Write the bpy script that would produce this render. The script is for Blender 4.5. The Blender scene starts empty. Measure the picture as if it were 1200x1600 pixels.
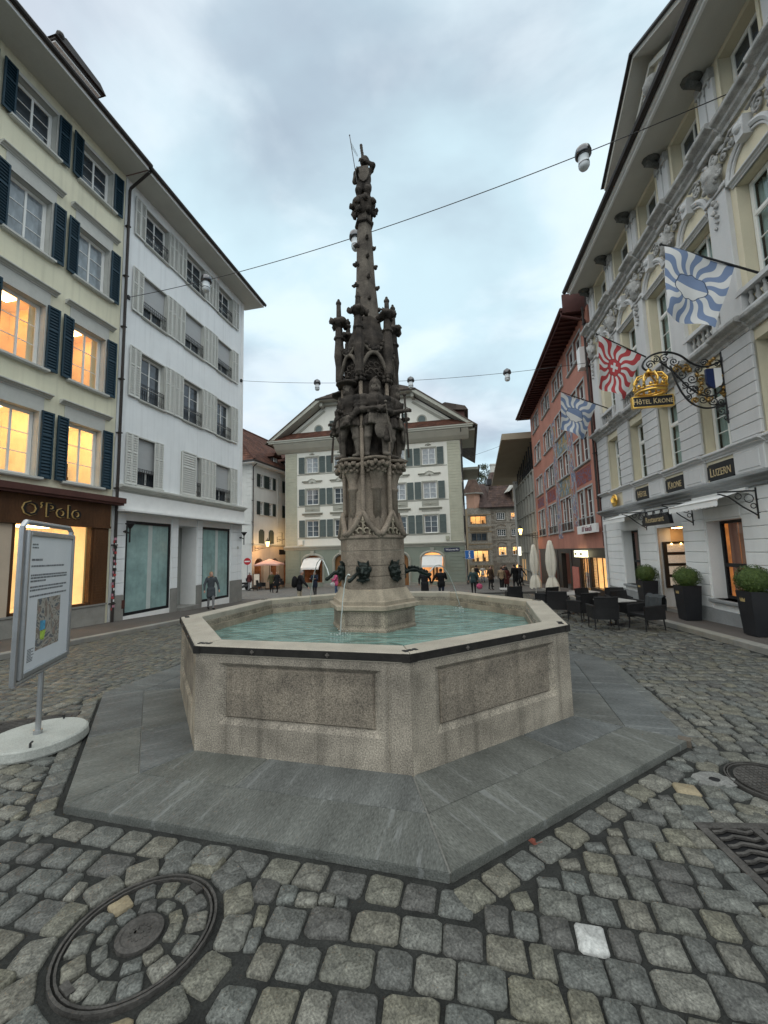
import bpy, math, random
import numpy as np
from mathutils import Vector, Matrix
random.seed(7)
rng = np.random.default_rng(7)
PI = math.pi
SC = bpy.context.scene
COL = SC.collection
sin, cos, R = math.sin, math.cos, math.radians

# ------------------------------------------------------------------ camera
cam = bpy.data.cameras.new("camera")
cam.sensor_fit = 'HORIZONTAL'; cam.sensor_width = 36.0
cam.lens = 36.0*616.1/1200.0
cam.clip_start = 0.05; cam.clip_end = 1500
camo = bpy.data.objects.new("camera", cam); COL.objects.link(camo)
_p, _r = 0.1016, -0.0271
_f = Vector((0, cos(_p), sin(_p))); _u0 = Vector((0, -sin(_p), cos(_p))); _r0 = Vector((1, 0, 0))
_rt = cos(_r)*_r0+sin(_r)*_u0; _up = -sin(_r)*_r0+cos(_r)*_u0
camo.matrix_world = Matrix(((_rt.x, _up.x, -_f.x, 0), (_rt.y, _up.y, -_f.y, 0), (_rt.z, _up.z, -_f.z, 2.0), (0, 0, 0, 1)))
SC.camera = camo

# ------------------------------------------------------------------ world: overcast dusk sky
W = bpy.data.worlds.new("World"); SC.world = W; W.use_nodes = True
nt = W.node_tree; nt.nodes.clear()
def wn(t, **k):
    n = nt.nodes.new(t)
    for a, b in k.items(): setattr(n, a, b)
    return n
wo = wn('ShaderNodeOutputWorld')
sky = wn('ShaderNodeTexSky', sky_type='NISHITA', sun_disc=False)
sky.sun_elevation = R(62); sky.sun_rotation = R(200)
bg1 = wn('ShaderNodeBackground'); bg1.inputs[1].default_value = 0.10
nt.links.new(sky.outputs[0], bg1.inputs[0])
tc = wn('ShaderNodeTexCoord'); sep = wn('ShaderNodeSeparateXYZ'); nt.links.new(tc.outputs['Generated'], sep.inputs[0])
def wm(op, a, b=None, cl=False):
    n = wn('ShaderNodeMath', operation=op, use_clamp=cl)
    for i, x in enumerate((a, b)):
        if x is None: continue
        if isinstance(x, (int, float)): n.inputs[i].default_value = x
        else: nt.links.new(x, n.inputs[i])
    return n.outputs[0]
zz = wm('ADD', wm('MAXIMUM', sep.outputs[2], 0.0), 0.30)
cmb = wn('ShaderNodeCombineXYZ')
nt.links.new(wm('DIVIDE', sep.outputs[0], zz), cmb.inputs[0]); nt.links.new(wm('DIVIDE', sep.outputs[1], zz), cmb.inputs[1])
def cloud(scale, seed, rough, lo, hi, distort=0.6):
    mp = wn('ShaderNodeMapping'); mp.inputs['Location'].default_value = (seed, seed*0.7, seed*0.3); mp.inputs['Scale'].default_value = (scale, scale*1.25, 1)
    mp.inputs['Rotation'].default_value = (0, 0, 0.5)
    nt.links.new(cmb.outputs[0], mp.inputs[0])
    n = wn('ShaderNodeTexNoise'); n.inputs['Scale'].default_value = 1; n.inputs['Detail'].default_value = 6; n.inputs['Roughness'].default_value = rough; n.inputs['Distortion'].default_value = distort
    nt.links.new(mp.outputs[0], n.inputs['Vector'])
    m = wn('ShaderNodeMapRange', interpolation_type='SMOOTHSTEP'); m.inputs[1].default_value = lo; m.inputs[2].default_value = hi
    nt.links.new(n.outputs[0], m.inputs[0]); return m.outputs[0]
def wmix(f, a, b):
    n = wn('ShaderNodeMix', data_type='RGBA')
    if isinstance(f, float): n.inputs['Factor'].default_value = f
    else: nt.links.new(f, n.inputs['Factor'])
    for i, x in ((6, a), (7, b)):
        if isinstance(x, tuple): n.inputs[i].default_value = (*x, 1)
        else: nt.links.new(x, n.inputs[i])
    return n.outputs[2]
c_hi = cloud(1.05, 3.1, 0.52, 0.36, 0.64, 0.25)
c_lo = cloud(2.4, 9.4, 0.52, 0.44, 0.66, 0.3)
c_pk = cloud(0.8, 5.7, 0.45, 0.48, 0.70, 0.2)
col = wmix(c_hi, (0.315, 0.385, 0.455), (0.49, 0.64, 0.70))
col = wmix(wm('MULTIPLY', c_lo, 0.55), col, (0.70, 0.78, 0.82))
col = wmix(wm('MULTIPLY', c_pk, 0.5), col, (0.60, 0.57, 0.63))
bg2 = wn('ShaderNodeBackground'); bg2.inputs[1].default_value = 1.0
nt.links.new(col, bg2.inputs[0])
ms = wn('ShaderNodeMixShader'); ms.inputs[0].default_value = 0.92
nt.links.new(bg1.outputs[0], ms.inputs[1]); nt.links.new(bg2.outputs[0], ms.inputs[2]); nt.links.new(ms.outputs[0], wo.inputs[0])

sl = bpy.data.lights.new("sun", 'SUN'); sl.energy = 1.5; sl.angle = R(110); sl.color = (1, 0.93, 0.83)
so = bpy.data.objects.new("sun", sl); COL.objects.link(so)
so.rotation_euler = (R(28), 0, R(-20))     # high behind the camera: veiled light from above

SC.view_settings.view_transform = 'Standard'; SC.view_settings.look = 'None'
SC.view_settings.exposure = 0.58; SC.view_settings.gamma = 1; SC.view_settings.use_curve_mapping = False
SC.render.engine = 'CYCLES'
SC.cycles.use_denoising = True
SC.cycles.max_bounces = 6; SC.cycles.diffuse_bounces = 3; SC.cycles.glossy_bounces = 3; SC.cycles.transparent_max_bounces = 8
SC.cycles.sample_clamp_indirect = 4.0

# ------------------------------------------------------------------ materials
MATS = {}
def vein(m, amount=.42):
    t = m.node_tree; N = t.nodes; b = N['Principled BSDF']; src = b.inputs['Base Color'].links[0].from_socket; tc = [n for n in N if n.type == 'TEX_COORD'][0]
    mp = N.new('ShaderNodeMapping'); mp.inputs['Scale'].default_value = (9, 1.1, 9); mp.inputs['Rotation'].default_value = (0, 0, .25); t.links.new(tc.outputs['Object'], mp.inputs[0]); n = N.new('ShaderNodeTexNoise'); n.inputs['Scale'].default_value = 1.6; n.inputs['Detail'].default_value = 3; t.links.new(mp.outputs[0], n.inputs['Vector'])
    r = N.new('ShaderNodeMapRange'); r.inputs[1].default_value = .60; r.inputs[2].default_value = .68; r.inputs[4].default_value = amount; t.links.new(n.outputs[0], r.inputs[0]); x = N.new('ShaderNodeMix'); x.data_type = 'RGBA'; t.links.new(r.outputs[0], x.inputs['Factor']); t.links.new(src, x.inputs[6]); x.inputs[7].default_value = (.24, .25, .245, 1); t.links.new(x.outputs[2], b.inputs['Base Color'])
def mat(name, col, var=0.12, ns=1.5, fine=40, fvar=0.10, rough=0.85, bump=0.15, bs=None, metal=0.0, spec=0.3, stretch=(1, 1, 1), col2=None, emit=0.0, ecol=None, island=0.0, streak=0.0, sharp=False, bd=0.01):
    """procedural surface: broad patches, fine grain, relief, optional per-piece tint and rain streaks"""
    if name in MATS: return MATS[name]
    m = bpy.data.materials.new(name); m.use_nodes = True; MATS[name] = m
    t = m.node_tree; N = t.nodes; Lk = t.links.new
    b = N['Principled BSDF']
    b.inputs['Roughness'].default_value = rough; b.inputs['Metallic'].default_value = metal
    b.inputs['Specular IOR Level'].default_value = spec
    tc = N.new('ShaderNodeTexCoord'); mp = N.new('ShaderNodeMapping'); mp.inputs['Scale'].default_value = stretch
    Lk(tc.outputs['Object'], mp.inputs[0])
    n1 = N.new('ShaderNodeTexNoise'); n1.inputs['Scale'].default_value = ns; n1.inputs['Detail'].default_value = 5; n1.inputs['Roughness'].default_value = 0.6
    Lk(mp.outputs[0], n1.inputs['Vector'])
    rp = N.new('ShaderNodeValToRGB')
    c2 = col2 or tuple(min(1, c*(1+var)) for c in col); c1 = col if col2 else tuple(c*(1-var) for c in col)
    lo, hi = (0.45, 0.55) if sharp else (0.32, 0.68)
    rp.color_ramp.elements[0].position = lo; rp.color_ramp.elements[1].position = hi
    rp.color_ramp.elements[0].color = (*c1, 1); rp.color_ramp.elements[1].color = (*c2, 1)
    Lk(n1.outputs[0], rp.inputs[0])
    n2 = N.new('ShaderNodeTexNoise'); n2.inputs['Scale'].default_value = fine; n2.inputs['Detail'].default_value = 3; n2.inputs['Roughness'].default_value = 0.65
    Lk(mp.outputs[0], n2.inputs['Vector'])
    def mix(fac, a, bcol, mode='MIX'):
        x = N.new('ShaderNodeMix'); x.data_type = 'RGBA'; x.blend_type = mode
        if isinstance(fac, float): x.inputs['Factor'].default_value = fac
        else: Lk(fac, x.inputs['Factor'])
        Lk(a, x.inputs[6])
        if isinstance(bcol, tuple): x.inputs[7].default_value = (*bcol, 1)
        else: Lk(bcol, x.inputs[7])
        return x.outputs[2]
    mr = N.new('ShaderNodeMapRange'); mr.inputs[1].default_value = 0.3; mr.inputs[2].default_value = 0.7
    mr.inputs[3].default_value = 1-fvar; mr.inputs[4].default_value = 1+fvar
    Lk(n2.outputs[0], mr.inputs[0])
    cc = mix(1.0, rp.outputs[0], mr.outputs[0], 'MULTIPLY')
    if streak:
        mp3 = N.new('ShaderNodeMapping'); mp3.inputs['Scale'].default_value = (3.0, 3.0, 0.12); Lk(tc.outputs['Object'], mp3.inputs[0])
        n3 = N.new('ShaderNodeTexNoise'); n3.inputs['Scale'].default_value = 2.0; n3.inputs['Detail'].default_value = 4; Lk(mp3.outputs[0], n3.inputs['Vector'])
        m3 = N.new('ShaderNodeMapRange'); m3.inputs[1].default_value = 0.5; m3.inputs[2].default_value = 0.72; m3.inputs[3].default_value = 1; m3.inputs[4].default_value = 1-streak
        Lk(n3.outputs[0], m3.inputs[0]); cc = mix(1.0, cc, m3.outputs[0], 'MULTIPLY')
    if island:
        g = N.new('ShaderNodeNewGeometry'); oi = N.new('ShaderNodeObjectInfo')
        ad = N.new('ShaderNodeMath'); ad.operation = 'ADD'; Lk(g.outputs['Random Per Island'], ad.inputs[0]); Lk(oi.outputs['Random'], ad.inputs[1])
        fr = N.new('ShaderNodeMath'); fr.operation = 'FRACT'; Lk(ad.outputs[0], fr.inputs[0])
        r2 = N.new('ShaderNodeValToRGB'); e = r2.color_ramp.elements
        e[0].position = 0; e[0].color = (1-island, 1-island, 1-island*0.9, 1); e[1].position = 1; e[1].color = (1+island, 1+island*0.98, 1+island*0.88, 1)
        for q, c in ((0.25, (1-island*.3, 1-island*.1, 1.02, 1)), (0.45, (1.02, 1, .96, 1)), (0.62, (1+island*.35, 1+island*.28, .96, 1)), (0.8, (1-island*.5, 1-island*.35, 1-island*.2, 1))):
            x = e.new(q); x.color = c
        Lk(fr.outputs[0], r2.inputs[0]); cc = mix(1.0, cc, r2.outputs[0], 'MULTIPLY')
    Lk(cc, b.inputs['Base Color'])
    if emit:
        b.inputs['Emission Strength'].default_value = emit
        if ecol: b.inputs['Emission Color'].default_value = (*ecol, 1)
        else: Lk(cc, b.inputs['Emission Color'])
    if bump:
        bp = N.new('ShaderNodeBump'); bp.inputs['Strength'].default_value = min(1, bump*2); bp.inputs['Distance'].default_value = bd
        if bs:
            n4 = N.new('ShaderNodeTexNoise'); n4.inputs['Scale'].default_value = bs; n4.inputs['Detail'].default_value = 4; Lk(mp.outputs[0], n4.inputs['Vector']); Lk(n4.outputs[0], bp.inputs['Height'])
        else: Lk(n2.outputs[0], bp.inputs['Height'])
        Lk(bp.outputs[0], b.inputs['Normal'])
    return m

def glassmat(name, tint=(0.9, 0.95, 0.95), refl=1.0):
    if name in MATS: return MATS[name]
    m = bpy.data.materials.new(name); m.use_nodes = True; MATS[name] = m
    t = m.node_tree; t.nodes.clear(); N = t.nodes.new
    o = N('ShaderNodeOutputMaterial'); tr = N('ShaderNodeBsdfTransparent'); tr.inputs[0].default_value = (*tint, 1)
    gl = N('ShaderNodeBsdfGlossy'); gl.inputs['Roughness'].default_value = 0.02; gl.inputs[0].default_value = (refl, refl, refl, 1)
    fr = N('ShaderNodeFresnel'); fr.inputs[0].default_value = 1.5
    ms = N('ShaderNodeMixShader'); g = N('ShaderNodeNewGeometry'); mu = N('ShaderNodeMath'); mu.operation = 'MULTIPLY'; iv = N('ShaderNodeMath'); iv.operation = 'SUBTRACT'; iv.inputs[0].default_value = 1
    t.links.new(g.outputs['Backfacing'], iv.inputs[1]); t.links.new(fr.outputs[0], mu.inputs[0]); t.links.new(iv.outputs[0], mu.inputs[1]); t.links.new(mu.outputs[0], ms.inputs[0]); t.links.new(tr.outputs[0], ms.inputs[1]); t.links.new(gl.outputs[0], ms.inputs[2]); t.links.new(ms.outputs[0], o.inputs[0])
    return m

# ------------------------------------------------------------------ mesh builder
class MB:
    def __init__(s): s.v = []; s.f = []; s.mi = []; s.cur = 0; s.M = None
    def pt(s, p):
        if s.M is not None: p = s.M @ Vector(p)
        s.v.append((p[0], p[1], p[2])); return len(s.v)-1
    def face(s, idx): s.f.append(tuple(idx)); s.mi.append(s.cur)
    def poly(s, pts): s.face([s.pt(p) for p in pts])
    def box(s, x0, x1, y0, y1, z0, z1):
        if x0 > x1: x0, x1 = x1, x0
        if y0 > y1: y0, y1 = y1, y0
        if z0 > z1: z0, z1 = z1, z0
        i = [s.pt(p) for p in ((x0, y0, z0), (x1, y0, z0), (x1, y1, z0), (x0, y1, z0), (x0, y0, z1), (x1, y0, z1), (x1, y1, z1), (x0, y1, z1))]
        for q in ((3, 2, 1, 0), (4, 5, 6, 7), (0, 1, 5, 4), (1, 2, 6, 5), (2, 3, 7, 6), (3, 0, 4, 7)): s.face([i[k] for k in q])
    def bbox(s, x0, x1, y0, y1, z0, z1, b=0.01):
        """box whose front (-y) edges are bevelled"""
        if min(abs(x1-x0), abs(z1-z0)) <= 2.2*b: return s.box(x0, x1, y0, y1, z0, z1)
        a = [(x0, y1, z0), (x1, y1, z0), (x1, y1, z1), (x0, y1, z1)]
        m_ = [(x0, y0+b, z0), (x1, y0+b, z0), (x1, y0+b, z1), (x0, y0+b, z1)]
        c = [(x0+b, y0, z0+b), (x1-b, y0, z0+b), (x1-b, y0, z1-b), (x0+b, y0, z1-b)]
        A = [s.pt(p) for p in a]; B = [s.pt(p) for p in m_]; C = [s.pt(p) for p in c]
        for P, Q in ((A, B), (B, C)):
            for k in range(4): s.face([P[k], P[(k+1) % 4], Q[(k+1) % 4], Q[k]])
        s.face(C); s.face(A[::-1])
    def prism(s, poly, z0, z1, cap=True):
        a = [s.pt((x, y, z0)) for x, y in poly]; b = [s.pt((x, y, z1)) for x, y in poly]; n = len(poly)
        for k in range(n): s.face([a[k], a[(k+1) % n], b[(k+1) % n], b[k]])
        if cap: s.face(b); s.face(a[::-1])
    def prismy(s, poly, y0, y1, cap=True):
        """poly in (x,z) extruded along y (y0 = front)"""
        a = [s.pt((x, y0, z)) for x, z in poly]; b = [s.pt((x, y1, z)) for x, z in poly]; n = len(poly)
        for k in range(n): s.face([a[(k+1) % n], a[k], b[k], b[(k+1) % n]])
        if cap: s.face(a); s.face(b[::-1])
    def lathe(s, prof, n=16, c=(0, 0), ph=0.0, caps=True):
        rings = []
        for r, z in prof: rings.append([s.pt((c[0]+r*cos(ph+2*PI*k/n), c[1]+r*sin(ph+2*PI*k/n), z)) for k in range(n)])
        for A, B in zip(rings, rings[1:]):
            for k in range(n): s.face([A[k], A[(k+1) % n], B[(k+1) % n], B[k]])
        if caps: s.face(rings[0][::-1]); s.face(rings[-1])
    def tube(s, pts, r, n=6, caps=True, flat=1.0):
        P = [Vector(p) for p in pts]; m = len(P)
        rr = r if hasattr(r, '__len__') else [r]*m
        t0 = (P[1]-P[0]).normalized()
        up = Vector((0, 0, 1)) if abs(t0.z) < 0.9 else Vector((1, 0, 0))
        nrm = t0.cross(up).normalized(); rings = []
        for i in range(m):
            t = (P[min(i+1, m-1)]-P[max(i-1, 0)])
            if t.length < 1e-9: t = t0
            t.normalize(); nrm = (nrm-t*nrm.dot(t))
            if nrm.length < 1e-6: nrm = t.orthogonal()
            nrm.normalize(); bn = t.cross(nrm)
            rings.append([s.pt(P[i]+(nrm*cos(2*PI*k/n)+bn*sin(2*PI*k/n)*flat)*rr[i]) for k in range(n)])
        for A, B in zip(rings, rings[1:]):
            for k in range(n): s.face([A[k], A[(k+1) % n], B[(k+1) % n], B[k]])
        if caps: s.face(rings[0][::-1]); s.face(rings[-1])
    def ball(s, c, r, n=8, m=5, sc=(1, 1, 1)):
        rings = []
        for j in range(1, m):
            a = PI*j/m-PI/2
            rings.append([s.pt((c[0]+r*sc[0]*cos(a)*cos(2*PI*k/n), c[1]+r*sc[1]*cos(a)*sin(2*PI*k/n), c[2]+r*sc[2]*sin(a))) for k in range(n)])
        b = s.pt((c[0], c[1], c[2]-r*sc[2])); t = s.pt((c[0], c[1], c[2]+r*sc[2]))
        for k in range(n): s.face([b, rings[0][(k+1) % n], rings[0][k]]); s.face([t, rings[-1][k], rings[-1][(k+1) % n]])
        for A, B in zip(rings, rings[1:]):
            for k in range(n): s.face([A[k], A[(k+1) % n], B[(k+1) % n], B[k]])
    def blob(s, c, r, jit=0.35, n=6, m=4):
        i0 = len(s.v); s.ball(c, r, n, m)
        cv = Vector(c) if s.M is None else s.M @ Vector(c)
        for i in range(i0, len(s.v)):
            q = cv+(Vector(s.v[i])-cv)*(1+random.uniform(-jit, jit)); s.v[i] = tuple(q)
    def mesh(s, name, mats, smooth=False):
        me = bpy.data.meshes.new(name); me.from_pydata(s.v, [], s.f)
        for m in (mats if isinstance(mats, (list, tuple)) else [mats]): me.materials.append(m)
        if any(s.mi): me.polygons.foreach_set('material_index', s.mi)
        if smooth: me.polygons.foreach_set('use_smooth', [True]*len(s.f))
        me.update(); return me
    def build(s, name, mats, parent=None, smooth=False, M=None, **props):
        return link(name, s.mesh(name, mats, smooth), parent, M, **props)

def link(name, me, parent=None, M=None, **props):
    o = bpy.data.objects.new(name, me); COL.objects.link(o)
    if parent is not None: o.parent = parent
    if M is not None: o.matrix_local = M
    for k, v in props.items(): o[k] = v
    return o
def empty(name, label, cat, loc=(0, 0, 0), rz=0.0, group=None, **props):
    o = bpy.data.objects.new(name, None); COL.objects.link(o); o.empty_display_size = 0.2
    o.location = loc; o.rotation_euler = (0, 0, rz); o['label'] = label; o['category'] = cat
    if group: o['group'] = group
    for k, v in props.items(): o[k] = v
    return o
def tag(o, label, cat, group=None):
    o['label'] = label; o['category'] = cat
    if group: o['group'] = group
    return o
def copy_tree(o, parent=None):
    c = o.copy(); COL.objects.link(c); c.parent = parent
    for ch in list(o.children): copy_tree(ch, c)
    return c
def T(x=0, y=0, z=0, rz=0.0, s=1.0):
    return Matrix.Translation((x, y, z)) @ Matrix.Rotation(rz, 4, 'Z') @ Matrix.Scale(s, 4)
def gz(y): return -0.08-0.036*max(0.0, y-5.0)

def text_mesh(name, txt, size, mtl, parent, M, depth=0.01, font_scale=(1, 1), spacing=1.0, small=None, off=0.0):
    """lettering as real raised geometry, centred, reading along local x in the xz plane, front = -y"""
    c = bpy.data.curves.new(name, 'FONT'); c.body = txt; c.size = size; c.extrude = depth; c.align_x = 'CENTER'; c.align_y = 'CENTER'
    c.space_character = spacing; c.offset = off; c.resolution_u = 2
    if small is not None:
        c.small_caps_scale = small
        for i, ch in enumerate(txt):
            if ch.islower(): c.body_format[i].use_small_caps = True
    o = bpy.data.objects.new(name, c); COL.objects.link(o)
    dg = bpy.context.evaluated_depsgraph_get(); me = bpy.data.meshes.new_from_object(o.evaluated_get(dg))
    bpy.data.objects.remove(o); me.materials.clear(); me.materials.append(mtl); me.name = name
    n = link(name, me, parent); n.matrix_local = M @ Matrix.Rotation(PI/2, 4, 'X') @ Matrix.Diagonal((font_scale[0], font_scale[1], 1, 1))
    return n

# palette
m_cream = mat('cream_render', (0.70, 0.67, 0.51), 0.06, 0.8, 70, 0.06, bump=0.25, streak=0.12)
m_white = mat('white_render', (0.82, 0.84, 0.84), 0.05, 0.7, 80, 0.04, bump=0.2, streak=0.09)
m_greytrim = mat('grey_stone_trim', (0.52, 0.52, 0.48), 0.08, 2, 60, 0.06)
m_whitetrim = mat('white_paint_trim', (0.80, 0.80, 0.78), 0.04, 3, 60, 0.03, rough=0.5, bump=0.05)
m_soffit = mat('painted_soffit', (0.55, 0.54, 0.49), 0.06, 1, 40, 0.05, bump=0.05)
m_gutter = mat('dark_copper_gutter', (0.045, 0.038, 0.035), 0.2, 3, 40, 0.1, rough=0.5, metal=0.3)
m_rooft = mat('brown_roof_tile', (0.115, 0.062, 0.045), 0.35, 1.2, 30, 0.25, bump=0.3, island=0.25)
m_blue = mat('dark_blue_shutter_paint', (0.012, 0.036, 0.055), 0.15, 4, 50, 0.1, rough=0.5, bump=0.05)
m_wshut = mat('pale_grey_shutter_paint', (0.62, 0.62, 0.58), 0.05, 4, 50, 0.05, rough=0.6, bump=0.05)
m_green = mat('grey_green_shutter_paint', (0.115, 0.145, 0.14), 0.12, 4, 50, 0.08, rough=0.6, bump=0.05)
m_dgreen = mat('dark_green_shutter_paint', (0.04, 0.055, 0.05), 0.15, 4, 50, 0.1, rough=0.6, bump=0.05)
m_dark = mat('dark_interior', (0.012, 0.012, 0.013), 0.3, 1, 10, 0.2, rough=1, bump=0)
m_pane = mat('window_glass', (0.035, 0.045, 0.055), 0.4, 0.9, 3, 0.3, rough=0.04, spec=0.8, bump=0.02, bs=1.5)
m_pane2 = mat('sky_reflection_curtain_glass', (.23, .26, .28), .35, 1.1, 3, .2, rough=.06, spec=.7, bump=.02, bs=1.5, stretch=(3, 1, .6))  # pale base colour paints in sky reflections, along with the curtains behind
m_glass = glassmat('clear_glass')
m_iron = mat('black_iron', (0.012, 0.012, 0.013), 0.3, 5, 60, 0.2, rough=0.45, spec=0.5, bump=0.1)
m_gold = mat('gilded_metal', (0.80, 0.50, 0.12), 0.15, 6, 60, 0.1, rough=0.28, metal=1.0, bump=0.05)
m_bar = mat('white_window_paint', (0.78, 0.78, 0.75), 0.03, 4, 40, 0.02, rough=0.45, bump=0)
def litmat(name, col, strength): return mat(name, col, 0.14, 1.1, 3, 0.05, rough=0.9, bump=0, emit=strength)
m_lit = litmat('warm_lit_room', (0.80, 0.50, 0.24), 0.22)
m_litb = litmat('bright_lit_showroom', (0.88, 0.62, 0.33), 0.33)
m_glow = mat('ceiling_lamp_glow', (1, .8, .5), .02, 2, 5, .02, bump=0, emit=11, ecol=(1, .70, .36))
m_lamp = mat('glowing_lamp', (1, 0.7, 0.25), 0.05, 2, 5, 0.02, bump=0, emit=6.0, ecol=(1, 0.72, 0.25))
# ================================================================== ground and paving
m_mortar = mat('dark_joint_sand', (0.024, 0.025, 0.023), 0.4, 7, 90, 0.4, rough=0.95, bump=0.4)
m_cob = mat('worn_cobble_stone', (0.107, 0.105, 0.091), 0.38, 11, 75, 0.62, rough=0.60, bump=0.5, bs=24, bd=0.018, island=0.36, spec=0.4)
m_far = mat('far_cobble_paving', (0.15, 0.145, 0.135), 0.25, 2.5, 9, 0.35, rough=0.8, bump=0.5, bs=5)
m_asph = mat('asphalt_pavement', (0.105, 0.092, 0.082), 0.14, 0.8, 120, 0.2, rough=0.85, bump=0.3)
m_kerb = mat('granite_kerb', (0.26, 0.25, 0.225), 0.12, 3, 90, 0.15, rough=0.8, bump=0.2, island=0.10)
m_slab = mat('grey_gneiss_slab', (0.104, 0.109, 0.104), 0.28, 1.6, 40, 0.42, rough=0.62, bump=0.35, stretch=(1, 1, 1), island=0.10)

mb = MB()
xs = [-200, -60, -30, -20, -14, -10, -6, -2, 2, 6, 10, 14, 20, 30, 60, 200]
ys = [-60, -20, -5, 0, 3, 5, 7, 9, 12, 15, 18, 21, 24, 27, 30, 36, 42, 50, 60, 80, 120, 300]
idx = {}
for j, y in enumerate(ys):
    for i, x in enumerate(xs): idx[i, j] = mb.pt((x, y, gz(y)-0.022))
for j in range(len(ys)-1):
    mb.cur = 0 if ys[j] < 26 else 1
    for i in range(len(xs)-1): mb.face([idx[i, j], idx[i+1, j], idx[i+1, j+1], idx[i, j+1]])
ground = mb.build('ground', [m_mortar, m_far], kind='structure')

FC = Vector((-0.228, 6.882, 0)); PH = R(188.04)           # fountain axis, octagon phase
def octp(r, k, ph=PH): return (FC.x+r*cos(ph+k*PI/4), FC.y+r*sin(ph+k*PI/4))
def in_oct(x, y, r):
    dx, dy = x-FC.x, y-FC.y
    ap = r*cos(PI/8)
    return max(dx*cos(PH+PI/8+k*PI/4)+dy*sin(PH+PI/8+k*PI/4) for k in range(8)) < ap
# facade frames -------------------------------------------------------
WP = Vector((-8.59, 23.64, 0)); WD = Vector((sin(R(12)), cos(R(12)), 0)); WN = Vector((cos(R(12)), -sin(R(12)), 0))
HP = Vector((10.46, 18.67, 0)); HD = Vector((sin(R(9.5)), cos(R(9.5)), 0)); HN = Vector((cos(R(9.5)), -sin(R(9.5)), 0))
KL, KR = 2.52, -1.23      # kerb distances from the facades
def dl(x, y): return (Vector((x, y, 0))-WP).dot(WN)
def dr(x, y): return (Vector((x, y, 0))-HP).dot(HN)
MH = [(-1.43, 2.43, 0.40), (3.32, 3.66, 0.33)]             # manhole covers x, y, r
GR = [(2.62, 2.80, 0.36, 0.33, R(-4)), (-4.62, 5.32, 0.42, 0.26, R(20))]  # drain grates x, y, half sizes, turn
PATCH = (2.86, 3.72, 0.16)
e1 = Vector((cos(R(-13)), sin(R(-13)), 0)); e2 = Vector((-e1.y, e1.x, 0))
stones = []
def blocked(x, y, s):
    if in_oct(x, y, 4.49+s*0.22): return True
    if y < 26 and (dl(x, y) < KL+0.12 or (dr(x, y) > KR-0.12 and y < 19.5)): return True
    for a, b, r in MH:
        if (x-a)**2+(y-b)**2 < (r+0.22+s*.12)**2: return True
    for a, b, hx, hy, t in GR:
        u = (x-a)*cos(t)+(y-b)*sin(t); v = -(x-a)*sin(t)+(y-b)*cos(t)
        if abs(u) < hx+0.1 and abs(v) < hy+0.09: return True
    a, b, r = PATCH
    return (x-a)**2+(y-b)**2 < (r+0.05)**2
v = -8.0; row = 0
while v < 26:
    h = random.uniform(0.165, 0.205)*(1.0 if v < 9 else 1.15)
    u = -13.0+random.uniform(0, 0.2)
    while u < 14:
        w = random.choice((0.15, 0.17, 0.19, 0.21, 0.24, 0.27))*random.uniform(0.92, 1.08)*(1.0 if v < 9 else 1.25)
        uc, vc = u+w/2, v+h/2
        wx = 0.05*sin(vc*1.7+0.6*sin(uc*0.9))+0.03*sin(vc*4.1+uc); wy = 0.085*sin(uc*0.8+0.5*vc)+0.035*sin(uc*2.7+1.3*vc)
        p = e1*(uc+wx)+e2*(vc+wy)
        if p.y > 0.3 and abs(p.x) < 1.05*p.y+1.2 and not blocked(p.x, p.y, w): stones.append((p.x, p.y, w, h, R(-13)+0.068*cos(uc*0.8+0.5*vc)+random.uniform(-.03, .03)))
        u += w
    v += h; row += 1
# border stones round the platform, manholes and the like
for k in range(8):
    A = Vector((*octp(4.36, k), 0)); B = Vector((*octp(4.36, k+1), 0)); d = (B-A); L = d.length; d.normalize(); s = 0.0
    while s < L-0.1:
        w = random.uniform(0.2, 0.3); q = A+d*(s+w/2); s += w
        if dl(q.x, q.y) > KL+.1 and dr(q.x, q.y) < KR-.1 and not any((q.x-a)**2+(q.y-b)**2 < (r+.15)**2 for a, b, r in MH+[PATCH]): stones.append((q.x, q.y, w, 0.205, math.atan2(d.y, d.x)))
for a, b, r in MH:
    n = 15 if r > .35 else 13
    for k in range(n):
        t = 2*PI*k/n; stones.append((a+(r+0.12)*cos(t), b+(r+0.12)*sin(t), 2*PI*(r+0.12)/n, 0.19, t+PI/2))
for a, b, hx, hy, t in GR:
    for sx, sy, w, h, tt in [(u_, s_*(hy+.1), .2, .17, 0) for u_ in (-.32, -.11, .1, .31) for s_ in (-1, 1)]+[(s_*(hx+.1), v_, .17, .2, 0) for v_ in (-.2, 0, .2) for s_ in (-1, 1)]:
        x, y = a+sx*cos(t)-sy*sin(t), b+sx*sin(t)+sy*cos(t)
        if not in_oct(x, y, 4.45): stones.append((x, y, w, h, t))
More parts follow.
